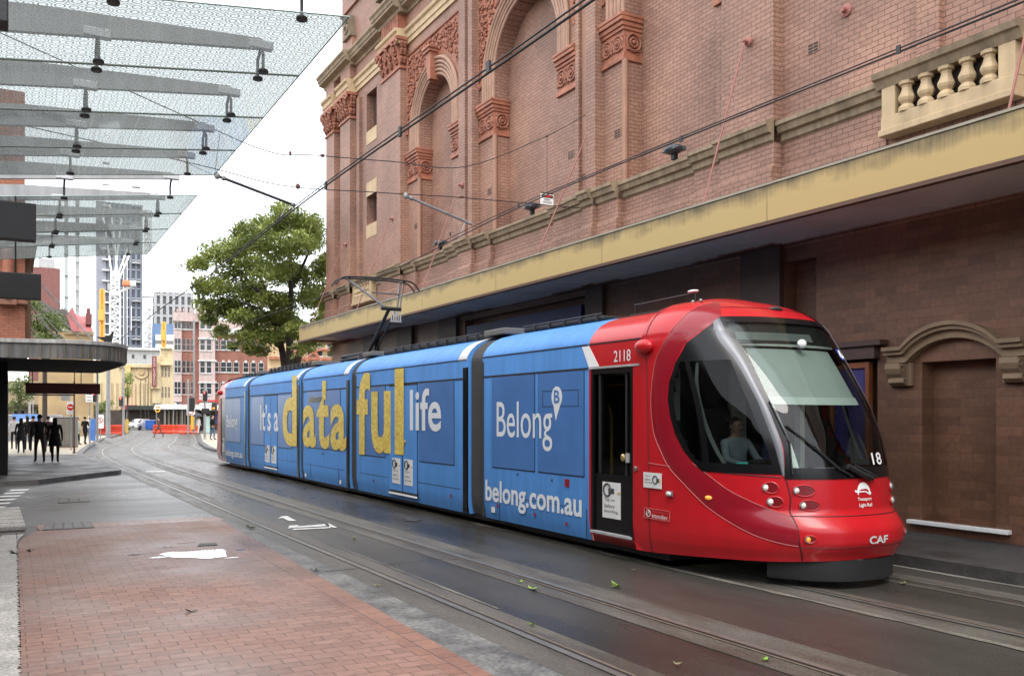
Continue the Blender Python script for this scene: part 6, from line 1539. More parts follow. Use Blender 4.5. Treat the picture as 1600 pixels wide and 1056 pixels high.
t, p, z, h, w_ = sign_plate(140, 613, 628, 52, 11, 'pale grey parking sign plates left of the first traffic light')
for k in range(3): MB().box(-w_ * .36, w_ * .36, -.066, -.06, z - h * .35 + k * h * .3, z - h * .35 + k * h * .3 + .05).build('print_line', M_GRY, p, local=True)
# grey street cabinet
def cabinet():
    g = gnd(105, 699, .14); t = thing('street_cabinet', tuple(g), 'tall grey brown street cabinet between the dark group and the barriers', 'cabinet', rz=-YAW); ORG[t] = None
    b = MB().box(-.46, .46, -.3, .3, .06, 1.66).build('body', mat('cabinet_taupe', (.16, .15, .135), .55, streak=.2), t, local=True, bevel=.02)
    MB().box(-.43, -.01, -.315, -.3, .12, 1.58).box(.01, .43, -.315, -.3, .12, 1.58).build('door', MATS['cabinet_taupe'], b, local=True, bevel=.006); MB().box(-.5, .5, -.34, .34, 1.66, 1.72).build('lid', M_LGRY, t, local=True); MB().box(-.46, .46, -.3, .3, 0, .06).build('plinth', M_STONED, t, local=True)
cabinet()
bp = thing('banner_stand', tuple(gnd(90, 697, .14)), 'bright blue upright banner strip next to the street cabinet', 'banner', rz=-YAW); ORG[bp] = None
MB().box(-.1, .1, -.03, .03, .9, 1.72).build('panel', mat('cyan_blue', (.03, .25, .6), .5), bp, local=True); MB().tube([(0, 0, 0), (0, 0, .9)], .02, 6).build('post', M_GALV, bp, local=True)
bp = thing('banner_stand', tuple(gnd(146, 692, .14)), 'blue hanging cloth banner at the left end of the orange barriers', 'banner', rz=-YAW); ORG[bp] = None
MB().box(-.18, .12, -.03, .03, .15, 1.55).build('panel', mat('mid_blue', (.05, .16, .45), .5), bp, local=True); MB().tube([(0, .05, 0), (0, .05, 1.6)], .02, 6).build('post', M_GALV, bp, local=True)
# construction hoarding and site behind the group
def hoard(px0, px1, py0, py1, d, name, label, cat, m, trims=None):
    a = at((px0 + px1) / 2, HY, d); t = thing(name, (a.x, a.y, 0), label, cat, rz=-YAW); ORG[t] = None
    w_ = (px1 - px0) * d / FOC / 2; z0 = max(.0, EYE + (HY - py1) / FOC * d); z1 = EYE + (HY - py0) / FOC * d
    b = MB().box(-w_, w_, 0, .12, z0, z1).build('panel', m, t, local=True)
    n = max(2, int(2 * w_ / 2.4)); k = MB()
    for i in range(n + 1): k.box(-w_ + 2 * w_ * i / n - .04, -w_ + 2 * w_ * i / n + .04, -.02, .14, 0, z1 + .03)
    k.box(-w_, w_, -.015, .135, z1 - .04, z1 + .02); k.build('frame', M_LGRY, t, local=True)
    return t, w_, z0, z1
t, w_, z0, z1 = hoard(8, 62, 648, 690, 62, 'hoarding', 'grey mesh hoarding with a blue banner behind the people under the awning', 'hoarding', M_GRY)
MB().box(-w_ + .5, w_ - .1, -.05, -.02, 1.35, 2.0).build('blue_banner', mat('sky_blue_cloth', (.12, .25, .55), .6, var=.3, scale=1), t, local=True)
t, w_, z0, z1 = hoard(62, 95, 648, 690, 63, 'hoarding', 'grey hoarding with a white notice behind the woman in the long coat', 'hoarding', mat('hoarding_grey', (.22, .22, .21), .6))
MB().box(-.35, .55, -.05, -.02, 1.1, 1.75).build('white_notice', M_WHTD, t, local=True)
t, w_, z0, z1 = hoard(134, 170, 645, 684, 91, 'hoarding', 'pale grey wire mesh fence panel behind the orange barriers', 'hoarding', mat('mesh_grey', (.28, .29, .28), .6))
# far side row of shops seen under the awning
def bgroot(px, d, name, label, cat, group=None, z=0.):
    th_ = math.atan((px - 800) / FOC); D = d / math.cos(th_)          # front square to the line of sight
    a = at(px, HY, d); t = thing(name, (a.x, a.y, z), label, cat, group, rz=-(YAW + th_)); ORG[t] = None
    X = lambda p: D * math.tan(math.atan((p - 800) / FOC) - th_)
    Z = lambda p: EYE + (HY - p) / FOC * d - z
    return t, X, Z
t, X, Z = bgroot(80, 95, 'shop_row', 'tan and grey shop row with an orange sign seen under the rounded awning', 'building')
MB().box(X(-30), X(150), 0, 8, 0, Z(596)).build('wall', mat('tan_wall', (.36, .28, .18), .7, var=.3, scale=.4), t, local=True)
MB().box(X(-20), X(148), -1.5, 0, Z(632) - .25, Z(632)).build('awning', mat('brown_awning', (.12, .08, .055), .6), t, local=True)
for k, (a, b) in enumerate(((55, 70), (72, 88), (90, 104), (118, 130), (136, 148), (20, 40))):
    f = MB().box(X(a), X(b), -.06, .1, Z(662), Z(640)).build('shop_window', M_LGRY, t, local=True); MB().box(X(a) + .12, X(b) - .12, -.1, -.05, Z(661), Z(641)).build('pane', M_WIN, f, local=True)
sg_ = MB().box(X(67), X(95), -1.7, -1.55, Z(627), Z(621)).build('orange_sign', mat('orange_sign', (.75, .33, .03), .5), t, local=True)
MB().box(X(70), X(92), -1.73, -1.7, Z(625.2), Z(623.4)).build('sign_print', mat('red_print', (.5, .06, .03), .5), sg_, local=True)
MB().box(X(74), X(82), -1.0, -.9, Z(648), Z(640)).build('red_notice', M_SRED, t, local=True)
for (a, b, top) in ((45, 48.5, 598), (51.5, 53, 615), (29, 32, 590)): MB().box(X(a), X(b), -2.2, -2.0, 0, Z(top)).build('post', M_LGRY, t, local=True)
# barriers
def barrier(t):
    M2 = M_ORNG
    b = MB()
    b.prism([(-1.0, -.22, 0), (-1.0, .22, 0), (-1.0, .22, .16), (-1.0, .10, .34), (-1.0, .08, .92), (-1.0, -.08, .92), (-1.0, -.10, .34), (-1.0, -.22, .16)], (2.0, 0, 0))
    bo = b.build('body', M2, t, local=True, bevel=.03)
    for z in (.42, .62, .80): MB().tube([(-.92, -.10, z), (.92, -.10, z)], .035, 6).build('rib', M2, bo, local=True)
    MB().box(-.35, .35, -.235, -.215, .03, .13).build('foot_slot', mat('slot_dark_orange', (.3, .03, .015), .6), bo, local=True)
first = None
spots = [(146, 679.5, 6, 'orange plastic barrier at the left end of the row beside the blue banner'), (158, 679, 6, 'orange plastic barrier between the first traffic light and the thick grey pole'), (173, 680, 12, 'orange plastic barrier right of the thick grey pole, end on to the road'), (183, 677, 62, 'orange plastic barrier angled beside the kerb, nearest the yellow post'),
         (254, 677, -4, 'leftmost orange barrier of the row in front of the cream columns'), (264, 677, -3, 'second orange barrier from the left in the row before the cream columns'), (274, 677, -2, 'orange barrier in the middle of the row before the cream columns'), (284, 677, 4, 'orange barrier just left of the slim pale pole in the road'), (295, 677.5, 10, 'orange barrier right of the slim pale pole by the far kerb')]
for i, (px, py, rz, lab) in enumerate(spots):
    g = gnd(px, py, 0)
    if first is None:
        first = thing('road_barrier', tuple(g), lab, 'barrier', 'orange barriers round the road works'); ORG[first] = None; barrier(first); o = first
    else: o = copy_tree(first); o['label'] = lab
    o.location = g; o.rotation_euler = (0, 0, -YAW + R(rz))
yp = thing('yellow_post', tuple(gnd(198, 677, 0)), 'yellow padded post at the right end of the left barriers', 'post'); ORG[yp] = None
MB().box(-.16, .16, -.15, .15, 0, 1.5).box(-.3, .3, -.06, .06, 1.0, 1.25).build('pad', mat('faded_yellow', (.6, .42, .12), .6), yp, local=True, bevel=.04); MB().tube([(0, 0, 1.5), (0, 0, 2.3)], .04, 8).build('shaft', M_GALV, yp, local=True)
# bins
fb = None
for px, lab in ((232.5, 'blue wheelie bin beside the white car'), (239, 'blue wheelie bin right of the one beside the white car')):
    g = gnd(px, 671.5, 0)
    if fb is None:
        fb = thing('wheelie_bin', tuple(g), lab, 'bin', 'blue bins'); ORG[fb] = None; M_BIN = mat('bin_blue', (.03, .13, .5), .45)
        MB().prism([(-.3, -.3, .08), (.3, -.3, .08), (.3, .3, .08), (-.3, .3, .08)], (0, 0, .85)).build('body', M_BIN, fb, local=True, bevel=.03); MB().prism([(-.34, -.36, .93), (.34, -.36, .93), (.34, .36, 1.0), (-.34, .36, 1.0)], (0, 0, .06)).build('lid', M_BIN, fb, local=True, bevel=.02)
        [MB().tube([(xw, .3, .1), (xw + .08, .3, .1)], .1, 10).build('wheel', M_BLK, fb, local=True) for xw in (-.32, .24)]; o = fb
    else: o = copy_tree(fb); o['label'] = lab
    o.location = g; o.rotation_euler = (0, 0, -YAW)
    o.scale = (1.1, 1.1, 1.25)
# white car
g = gnd(218, 671.5, 0); car = thing('parked_car', tuple(g), 'white hatchback stopped at the far end of the street, seen from the front', 'car', rz=-YAW - .15); ORG[car] = None
b = MB(); secs = [(-2.05, .74, .38, .70), (-1.95, .84, .28, .82), (-1.0, .88, .25, .95), (-.85, .88, .25, .98), (0, .88, .25, 1.0), (1.2, .88, .25, .98), (2.0, .82, .3, .9), (2.1, .74, .4, .8)]
b.grid([[(-w_, y, z0), (-w_ * 1.02, y, (z0 + z1) / 2), (-w_ * .94, y, z1), (0, y, z1 + .03), (w_ * .94, y, z1), (w_ * 1.02, y, (z0 + z1) / 2), (w_, y, z0), (0, y, z0)] + [(-w_, y, z0)] for y, w_, z0, z1 in secs])
for q in (secs[0], secs[-1]):
    y, w_, z0, z1 = q; b.poly([(-w_, y, z0), (-w_, y, z1), (w_, y, z1), (w_, y, z0)])
M_CAR = mat('white_car_paint', (.75, .75, .74), .2, coat=.6)
body = b.build('body', M_CAR, car, local=True, smooth=True)
b = MB(); b.grid([[(-.8, -.95, .95), (0, -1.0, .97), (.8, -.95, .95)], [(-.62, -.25, 1.42), (0, -.3, 1.45), (.62, -.25, 1.42)], [(-.62, 1.3, 1.42), (0, 1.3, 1.45), (.62, 1.3, 1.42)], [(-.78, 1.95, .95), (0, 1.98, .96), (.78, 1.95, .95)]])
b.quad((-.8, -.95, .95), (-.62, -.25, 1.42), (-.62, 1.3, 1.42), (-.78, 1.95, .95)); b.quad((.8, -.95, .95), (.62, -.25, 1.42), (.62, 1.3, 1.42), (.78, 1.95, .95))
b.build('cabin', M_CAR, car, local=True)
MB().quad((-.72, -.955, .985), (.72, -.955, .985), (.58, -.33, 1.395), (-.58, -.33, 1.395)).build('windscreen', M_WIN, car, local=True)
for s in (-1, 1):
    MB().ball((s * .62, -1.98, .70), .16, .08, .07, 10, 6).build('headlight', M_LAMP, car, local=True, smooth=True)
    for y in (-1.3, 1.3):
        wo_ = MB().lathe([(.30, -.1), (.32, -.07), (.32, .07), (.30, .1)], (s * .80, y, .32), 18, (1, 0, 0)).build('wheel', M_BLK, car, local=True); MB().lathe([(.2, -.108), (.2, .108)], (s * .80, y, .32), 14, (1, 0, 0)).build('rim', M_STEEL, wo_, local=True)
    MB().ball((s * .95, -.65, 1.0), .08, .06, .06, 8, 6).build('mirror', M_CAR, car, local=True)
MB().box(-.5, .5, -2.08, -2.0, .42, .56).build('grille', M_BLK, car, local=True); MB().box(-.24, .24, -2.1, -2.07, .45, .54).build('number_plate', M_WHTD, car, local=True)
# tram stop shelter at the right
t, X, Z = bgroot(325, 78, 'stop_shelter', 'small tram stop shelter with white roof and pale green glass behind the tram rear', 'shelter', z=.15)
MB().box(X(312), X(350), -.6, .6, Z(641), Z(637)).build('roof', M_WHTD, t, local=True, bevel=.03)
MB().box(X(320), X(328.5), -.03, .03, .25, Z(650)).build('glass_panel', mat('pale_green_glass', (.35, .5, .46), .15), t, local=True)
for a in (319, 329, 345): MB().box(X(a) - .05, X(a) + .05, -.06, .06, 0, Z(641)).build('post', M_DKG, t, local=True)
MB().box(X(336), X(341), -.06, .06, Z(662), Z(645)).build('notice_board', mat('navy_board', (.03, .03, .09), .4), t, local=True)

# ================================================================== BACKGROUND BUILDINGS
def win(t, x, z, w_, h, wall_y=0., frame=M_WHTD, pane=M_WIN, sill=True, rec=.05):
    f = MB().box(x - w_ / 2, x + w_ / 2, wall_y - .04, wall_y + .04, z, z + h)
    fo = f.build('window', frame, t, local=True)
    p = MB(); g_ = w_ * .07; p.box(x - w_ / 2 + g_, x + w_ / 2 - g_, wall_y - .06, wall_y - .035, z + g_, z + h * .48); p.box(x - w_ / 2 + g_, x + w_ / 2 - g_, wall_y - .06, wall_y - .035, z + h * .53, z + h - g_)
    p.build('pane', pane, fo, local=True)
    if sill: MB().box(x - w_ * .62, x + w_ * .62, wall_y - .12, wall_y, z - h * .09, z - .002).build('sill', frame, fo, local=True)
    return fo
M_HBRK = brick_mat('hotel_red_brick', (.29, .12, .082), (.24, .095, .066), (.22, .11, .085), .5, .2, .02, 'wall', .8, .2, .2)
M_PINKW = mat('pink_render', (.50, .385, .36), .7, streak=.15)
t, X, Z = bgroot(320, 118, 'brick_hotel', 'red brick hotel with pink bays and pink parapet on the far corner behind the tram', 'building')
hotel = t
MB().box(X(283), X(311), 0, 14, 0, Z(502)).box(X(336), X(470), -.2, 14, 0, Z(502)).build('wall', M_HBRK, t, local=True)
MB().box(X(311), X(336), -1.0, 13, Z(628), Z(494)).build('bay', M_PINKW, t, local=True)
MB().box(X(271), X(284), -.4, 13, Z(628), Z(496)).build('bay', M_PINKW, t, local=True)
cr_ = MB(); cr_.box(X(270), X(312), -.7, 1.2, Z(504), Z(490)); cr_.box(X(309), X(338), -1.35, 1.2, Z(497), Z(488))
for i in range(8): cr_.box(X(271 + i * 5), X(273.6 + i * 5), -.75, 1.0, Z(490), Z(485 - i * .4))
for i in range(5): cr_.box(X(311 + i * 5.6), X(314 + i * 5.6), -1.38, .9, Z(488), Z(482.5))
cr_.box(X(336), X(470), -.6, 1.0, Z(515), Z(500)); cr_.build('parapet', M_PINKW, t, local=True, bevel=.05)
MB().box(X(309.5), X(337), -1.15, 0, Z(531), Z(528.6)).box(X(309.5), X(337), -1.15, 0, Z(565), Z(563)).box(X(309.5), X(337), -1.15, 0, Z(599), Z(597)).build('bay_band', M_WHTD, t, local=True)
for row, (y0, y1) in enumerate(((515, 496), (548, 530), (583, 564), (616, 597))):
    for x in (287.5, 294, 301): win(t, X(x), Z(y0), .42, Z(y1) - Z(y0), 0, M_PINKW if row else M_WHTD)
    for x in (316.5, 326.5): win(t, X(x), Z(y0), .62, Z(y1) - Z(y0), -1.0)
    for x in (275, 280.2): win(t, X(x), Z(y0), .38, Z(y1) - Z(y0), -.4)
    if row:
        for x in (333.5 + 12, 357, 366, 377, 392, 404, 416, 430, 445): win(t, X(x - 8), Z(y0 - 2), .70, Z(y1) - Z(y0) - .25, -.2)
        for x in (345, 357, 366, 377, 392, 404, 416): MB().box(X(x - 8) - .15, X(x - 8) + .15, -.26, -.2, Z(y1) - .15, Z(y1) + .15).build('keystone', M_WHTD, t, local=True)
win(t, X(334 + 3), Z(512), .8, Z(499) - Z(512), -.25, mat('yellow_blind', (.7, .45, .03), .5), MATS['yellow_blind'])
MB().box(X(345), X(390), -.9, -.2, Z(522), Z(513)).build('white_hood', M_WHTD, t, local=True)
ha = MB(); ha.prism([(X(243), -4.5, Z(640)), (X(243), 0, Z(634)), (X(360), 0, Z(634)), (X(360), -4.5, Z(640))], (0, 0, .18)); ha.build('verandah_roof', M_WHTD, t, local=True)
MB().box(X(244), X(360), -.1, .5, 0, Z(634)).build('shopfront', mat('shop_dark', (.06, .045, .035), .5, var=.5, scale=1), t, local=True)
for i in range(9): MB().box(X(256 + i * 6.2), X(256 + i * 6.2) + .28, -.35, -.1, 0, Z(642)).build('column', mat('cream_column', (.45, .40, .32), .6), t, local=True)
for i in range(4): MB().tube([(X(247 + i * 13), -4.3, 0), (X(247 + i * 13), -4.3, Z(640))], .06, 6).build('verandah_post', M_GALV, t, local=True)
MB().box(X(309), X(345), -4.2, -4.0, Z(628), Z(625.5)).build('red_band', MATS['sign_red'], t, local=True)
# cream picture-house like building
M_CREAMW = mat('cream_render', (.62, .50, .30), .7, streak=.2, var=.12)
t, X, Z = bgroot(232, 160, 'cream_building', 'pale cream rendered building with a round relief and a vertical maroon sign', 'building')
MB().box(X(130), X(243), 0, 15, 0, Z(572)).box(X(238), X(251), -.6, 14, Z(630), Z(556)).box(X(251), X(273), -.2, 14, 0, Z(545)).build('wall', M_CREAMW, t, local=True)
MB().box(X(185), X(242), -.5, .3, Z(575), Z(569)).box(X(250), X(268), -1.0, .1, Z(571), Z(567)).box(X(236), X(249), -1.1, 0, Z(608), Z(604)).box(X(250), X(269), -.7, .1, Z(545), Z(542)).build('cornice', M_CREAMW, t, local=True, bevel=.1)
MB().ring((X(221), -.05, Z(582)), 9.5 * 160 / FOC, .16, 'y', 28, 6).ring((X(221), -.05, Z(582)), .35, .2, 'y', 14, 6).ball((X(221), -.05, Z(582)), .3, .15, .3).build('round_relief', mat('tan_relief', (.5, .36, .2), .7), t, local=True)
for x in (254, 259, 264):
    for y0, y1 in ((588, 573), (620, 604)): win(t, X(x), Z(y0), .28, Z(y1) - Z(y0), -.22, M_CREAMW, mat('grey_pane', (.14, .13, .12), .4), sill=False)
for x, y in ((257, 552), (261, 552), (259, 556)): MB().lathe([(.2, 0), (.14, .03)], (X(x), -.22, Z(y)), 10, (0, -1, 0)).build('relief_boss', MATS['tan_relief'], t, local=True)
for x in (148, 156, 164, 172, 180, 188, 196, 204, 209, 216, 222, 228, 233): MB().box(X(x) - .2, X(x) + .2, -.3, 0, Z(640), Z(598)).build('pilaster', M_CREAMW, t, local=True)
so2 = MB().box(X(237.5), X(244.5), -1.5, -1.2, Z(604), Z(557)).build('vertical_sign', mat('maroon_sign', (.17, .02, .035), .5), t, local=True)
lettering('COVENT GDN', mat('cream_print', (.55, .42, .38), .5), so2, lambda u, v: (X(239.3) + (X(242.8) - X(239.3)) * (1 - v), -1.52, Z(602) + (Z(559) - Z(602)) * u), local=True, bold=.02)
MB().box(X(190), X(215), -3, .2, Z(640), Z(633)).build('red_awning', mat('dull_red_awning', (.33, .06, .06), .6), t, local=True)
MB().box(X(200), X(262), -5, -.1, Z(640), Z(634)).build('dark_awning', mat('dark_green_awning', (.03, .04, .035), .6), t, local=True)
MB().box(X(132), X(262), -.2, .1, 0, Z(641)).build('shopfront', MATS['shop_dark'], t, local=True)
MB().box(X(195), X(204), -.6, -.3, Z(618), Z(572)).build('yellow_banner', mat('yellow_banner', (.55, .42, .16), .6, var=.4, scale=.6), t, local=True)
# grey pale block behind the cream building
t, X, Z = bgroot(215, 185, 'pale_block', 'pale grey low block behind the cream building', 'building')
MB().box(X(190), X(250), 0, 12, 0, Z(545)).build('wall', mat('pale_grey_render', (.42, .42, .41), .7, streak=.2), t, local=True); MB().box(X(188), X(252), -.6, .2, Z(547), Z(543)).build('coping', M_WHTD, t, local=True)
for x in (206, 224): MB().box(X(x), X(x + 4), -.05, .05, Z(560), Z(554)).build('window', M_WIN, t, local=True)
# towers
def tower(px0, px1, top, d, name, label, m, depth=18, slabs=None, mull=None, msl=M_WHTD, mmu=M_DKG, z0=0., balc=None, glass=None):
    pc_ = (px0 + px1) / 2; t, X, Z = bgroot(pc_, d, name, label, 'building')
    MB().box(X(px0), X(px1), 0, depth, z0, Z(top)).build('wall', m, t, local=True)
    if slabs:
        z = z0 + 6; ns = 0
        while z < Z(top) - 1 and ns < 60:
            MB().box(X(px0) - .1, X(px1) + .1, -.35, .1, z, z + slabs[1]).build('floor_band', msl, t, local=True); z += slabs[0]; ns += 1
    if mull:
        for i in range(mull[0]):
            x = X(px0) + (X(px1) - X(px0)) * i / (mull[0] - 1); MB().box(x - mull[1], x + mull[1], -.5, .1, z0, Z(top)).build('mullion', mmu, t, local=True)
    return t, X, Z
M_NAVY = mat('navy_glass_wall', (.045, .055, .085), .25, var=.35, scale=.35); M_BLGR = mat('blue_grey_panel', (.17, .19, .23), .5)
t, X, Z = tower(152, 221, 318, 300, 'apartment_tower', 'tall navy blue apartment tower with white balcony lines behind the white cranes', M_NAVY, slabs=(3.15, .35), mull=(9, .35), mmu=M_BLGR, msl=mat('slab_pale', (.36, .38, .41), .6))
MB().box(X(150), X(166), -1.2, 12, 0, Z(318)).build('end_wall', mat('lilac_grey_wall', (.26, .265, .30), .6, streak=.15), t, local=True)
for i in range(22):
    z = 14 + i * 3.9 * .9; MB().box(X(160), X(171), -3.0, -.5, z, z + .35).build('balcony', M_WHT, t, local=True)
for i in range(12):
    z = 8 + i * 6.3; MB().box(X(206), X(219), -2.2, -.3, z, z + .5).build('balcony', M_LGRY, t, local=True)
for x in (192.5, 198, 204.5): MB().box(X(x), X(x + 1.2), -.9, -.3, 20 if x != 204.5 else 30, Z(400) if x != 204.5 else Z(478)).build('white_pipe', M_WHT, t, local=True)
t, X, Z = tower(233, 300, 457, 260, 'concrete_frame', 'unfinished grey concrete frame building right of the second crane', mat('dark_bays', (.10, .10, .11), .6, var=.4, scale=.2), slabs=(3.0, .7), mull=(8, .4), msl=M_LGRY, mmu=M_LGRY)
k = MB()
for i in range(14): k.tube([(X(236 + i * 4.3), .5, Z(457)), (X(236 + i * 4.3), .5, Z(457 - random.uniform(2, 7)))], .12, 5)
k.build('reinforcing_bars', M_GRY, t, local=True)
tower(238, 280, 506, 228, 'blue_block', 'blue and white clad block below the concrete frame', mat('blue_cladding', (.10, .17, .30), .5)); 
t, X, Z = tower(243, 276, 523, 222, 'white_block', 'white clad box in front of the blue block, left of the hotel', M_WHT); MB().box(X(243), X(276), -.2, .1, Z(537), Z(532)).build('dark_band', M_GRY, t, local=True)
tower(100.5, 106.5, 300, 380, 'slim_tower', 'slim plain pale grey tower, left one of the pair beside the maroon block', mat('slim_grey', (.38, .40, .39), .6), slabs=(9, .6), msl=M_GRY)
tower(118, 124, 300, 380, 'slim_tower', 'slim tower with dark window squares, right one of the pair beside the maroon block', mat('slim_mid', (.28, .29, .28), .6), slabs=(6.0, 3.0), msl=M_LGRY)
t, X, Z = tower(45, 94, 418, 110, 'maroon_block', 'plain dark maroon walled block above the tree on the left', mat('maroon_wall', (.20, .08, .07), .7, streak=.15))
t2, X, Z = tower(60, 86, 404, 210, 'pale_tower', 'pale white and grey tower top behind the maroon block', M_LGRY, slabs=(4, .8), msl=M_WHT)
# church with red roofs
t, X, Z = bgroot(125, 80, 'church', 'stone church with pink red roofs and a dark gable left of the cranes', 'church')
M_ROOF = mat('pink_red_roof', (.40, .12, .12), .6, streak=.15)
MB().box(X(60), X(146), 0, 12, 0, Z(518)).build('wall', mat('church_stone', (.33, .235, .12), .75, var=.3, scale=.6, bump=.3, bscale=4), t, local=True)
MB().box(X(100), X(147), -.3, .1, Z(523), Z(518)).build('eaves', M_STONE, t, local=True)
MB().prism([(X(113), -.1, Z(519)), (X(146), -.1, Z(519)), (X(138), 4, Z(486)), (X(113), 4, Z(486))], (0, 8, 0)).build('roof', M_ROOF, t, local=True)
MB().prism([(X(104), -.6, Z(495)), (X(113), -.6, Z(480)), (X(121), -.6, Z(500)), (X(121), -.6, Z(519)), (X(113), -.6, Z(519))], (0, 6, 0)).build('roof', M_ROOF, t, local=True)
MB().prism([(X(60), .2, Z(470)), (X(85), .2, Z(483)), (X(104), .2, Z(484)), (X(117), -.2, Z(508)), (X(108), .2, Z(510)), (X(60), .2, Z(485))], (0, 5, 0)).build('slate_roof', mat('dark_slate', (.10, .09, .085), .7), t, local=True)
MB().prism([(X(84), .8, Z(484)), (X(104), .8, Z(484)), (X(112), .8, Z(497)), (X(100), .8, Z(494))], (0, 5, 0)).build('roof', M_ROOF, t, local=True)
MB().box(X(134), X(144), 1, 2.2, Z(505), Z(488)).prism([(X(134.5), 1, Z(488)), (X(142), 1, Z(488)), (X(141), 1, Z(479)), (X(136), 1, Z(479))], (0, 1.2, 0)).build('gable', mat('dark_red_gable', (.16, .05, .045), .7), t, local=True)
# tan building behind the big tree
t, X, Z = bgroot(470, 92, 'tan_building', 'cream and tan building behind the trunk of the big street tree', 'building')
MB().box(X(418), X(560), 0, 12, 0, Z(505)).build('wall', mat('tan_cream_wall', (.50, .36, .20), .7, streak=.2), t, local=True)
for x in (440, 455, 470, 485, 500, 515):
    for y0, y1 in ((556, 528), (600, 572)): win(t, X(x), Z(y0), .55, Z(y1) - Z(y0), 0, M_WHTD)
ab = MB(); ab.ring((X(475), -.3, Z(572)), 1.7, .16, 'y', 20, 6, 0, PI).ring((X(505), -.3, Z(572)), 1.7, .16, 'y', 20, 6, 0, PI); ab.build('arch_trim', M_TERRA, t, local=True)
MB().box(X(420), X(560), -.4, .1, Z(562), Z(558)).build('band', M_TERRA, t, local=True)
# cranes
def lattice(b, x, y, z0, z1, w_, n, r=.12):
    h = (z1 - z0) / n; cs_ = [(-w_ / 2, -w_ / 2), (w_ / 2, -w_ / 2), (w_ / 2, w_ / 2), (-w_ / 2, w_ / 2)]
    for a, c in cs_: b.tube([(x + a, y + c, z0), (x + a, y + c, z1)], r * 1.5, 5)
    for i in range(n):
        za, zb_ = z0 + i * h, z0 + (i + 1) * h
        for k in range(4):
            p, q = cs_[k], cs_[(k + 1) % 4]
            if i % 2: p, q = q, p
            b.tube([(x + p[0], y + p[1], za), (x + q[0], y + q[1], zb_)], r, 4); b.tube([(x + p[0], y + p[1], zb_), (x + q[0], y + q[1], zb_)], r * .9, 4)
M_CRANE = mat('crane_white', (.82, .82, .81), .4)
d = 215
t, X, Z = bgroot(180, d, 'tower_crane', 'white lattice tower crane with an orange counterweight, nearer of the two cranes', 'crane', 'white tower cranes')
b = MB(); lattice(b, 0, 0, 0, Z(461), 14 * d / FOC, 22, .15); b.build('mast', M_CRANE, t, local=True)
MB().box(X(171), X(189), -1.4, 1.4, Z(463), Z(456)).build('slew_ring', M_CRANE, t, local=True, bevel=.15)
b = MB(); lattice(b, 0, 0, Z(456), Z(425), 11 * d / FOC, 5, .15); 
for (a, c) in (((176, 440), (170, 395)), ((184, 440), (181, 395)), ((184, 430), (200, 385)), ((187, 434), (205, 390)), ((180, 425), (190, 340)), ((170, 395), (160, 330)), ((181, 395), (172, 320))): b.tube([(X(a[0]), 0, Z(a[1])), (X(c[0]), .4, Z(c[1]))], .2, 5)
b.build('jib', M_CRANE, t, local=True)
MB().box(X(191), X(205), -1.2, 1.2, Z(446), Z(438)).build('counterweight', mat('crane_orange', (.75, .22, .10), .5), t, local=True, bevel=.2); MB().box(X(203), X(212), -1.2, 1.2, Z(446), Z(438)).tube([(X(188), 0, Z(455)), (X(207), 0, Z(446))], .25, 5).build('tail_platform', M_CRANE, t, local=True)
MB().box(X(168), X(173), -1.2, 1.2, Z(455), Z(444)).build('cab', M_LGRY, t, local=True)
d = 235
t, X, Z = bgroot(231, d, 'tower_crane', 'white lattice tower crane in front of the concrete frame, farther of the two cranes', 'crane', 'white tower cranes')
b = MB(); lattice(b, 0, 0, 0, Z(482), 11 * d / FOC, 24, .15); b.build('mast', M_CRANE, t, local=True)
MB().box(X(222), X(240), -1.6, 1.6, Z(465), Z(453)).box(X(225), X(239), -1.2, 1.2, Z(484), Z(465)).build('slew_ring', M_CRANE, t, local=True, bevel=.2)
b = MB(); lattice(b, 0, 0, Z(453), Z(330), 9 * d / FOC, 14, .15); b.build('jib', M_CRANE, t, local=True)
for px0, px1, y0, y1, d, lab in ((156.5, 162.5, 519, 453, 205, 'orange yellow hoist mast beside the nearer white crane'), (253.5, 258.5, 550, 504, 205, 'orange yellow hoist mast in front of the white block')):
    t, X, Z = bgroot((px0 + px1) / 2, d, 'hoist_mast', lab, 'hoist', 'orange site hoists'); M_HO = mat('hoist_orange', (.72, .36, .06), .5)
    w_ = (px1 - px0) * d / FOC; b = MB(); lattice(b, 0, 0, 0, Z(y1), w_ * .8, 20, .16); b.box(-w_ * .35, w_ * .35, -w_ * .3, w_ * .3, Z(y0), Z(y1)); b.build('mast', M_HO, t, local=True)
    MB().box(-w_ * .9, w_ * .4, -1, 1, Z(y0 - 18), Z(y0 - 34)).build('cage', M_HO, t, local=True)
# ================================================================== TREES
def leafmat(name, c1, c2):
    m = bpy.data.materials.new(name); m.use_nodes = True; MATS[name] = m; N = m.node_tree.nodes; L = m.node_tree.links; b = N['Principled BSDF']
    oi = N.new('ShaderNodeNewGeometry'); n = N.new('ShaderNodeTexNoise'); n.inputs['Scale'].default_value = 1.1; n.inputs['Detail'].default_value = 6; L.new(oi.outputs['Position'], n.inputs['Vector'])
    c = N.new('ShaderNodeValToRGB'); c.color_ramp.elements[0].position = .35; c.color_ramp.elements[1].position = .65; c.color_ramp.elements[0].color = (*c1, 1); c.color_ramp.elements[1].color = (*c2, 1)
    L.new(n.outputs['Fac'], c.inputs[0]); L.new(c.outputs[0], b.inputs['Base Color']); b.inputs['Roughness'].default_value = .45
    tr = N.new('ShaderNodeBsdfTranslucent'); L.new(c.outputs[0], tr.inputs[0]); mx = N.new('ShaderNodeMixShader'); mx.inputs[0].default_value = .3
    L.new(b.outputs[0], mx.inputs[1]); L.new(tr.outputs[0], mx.inputs[2]); L.new(mx.outputs[0], N['Material Output'].inputs[0])
    return m
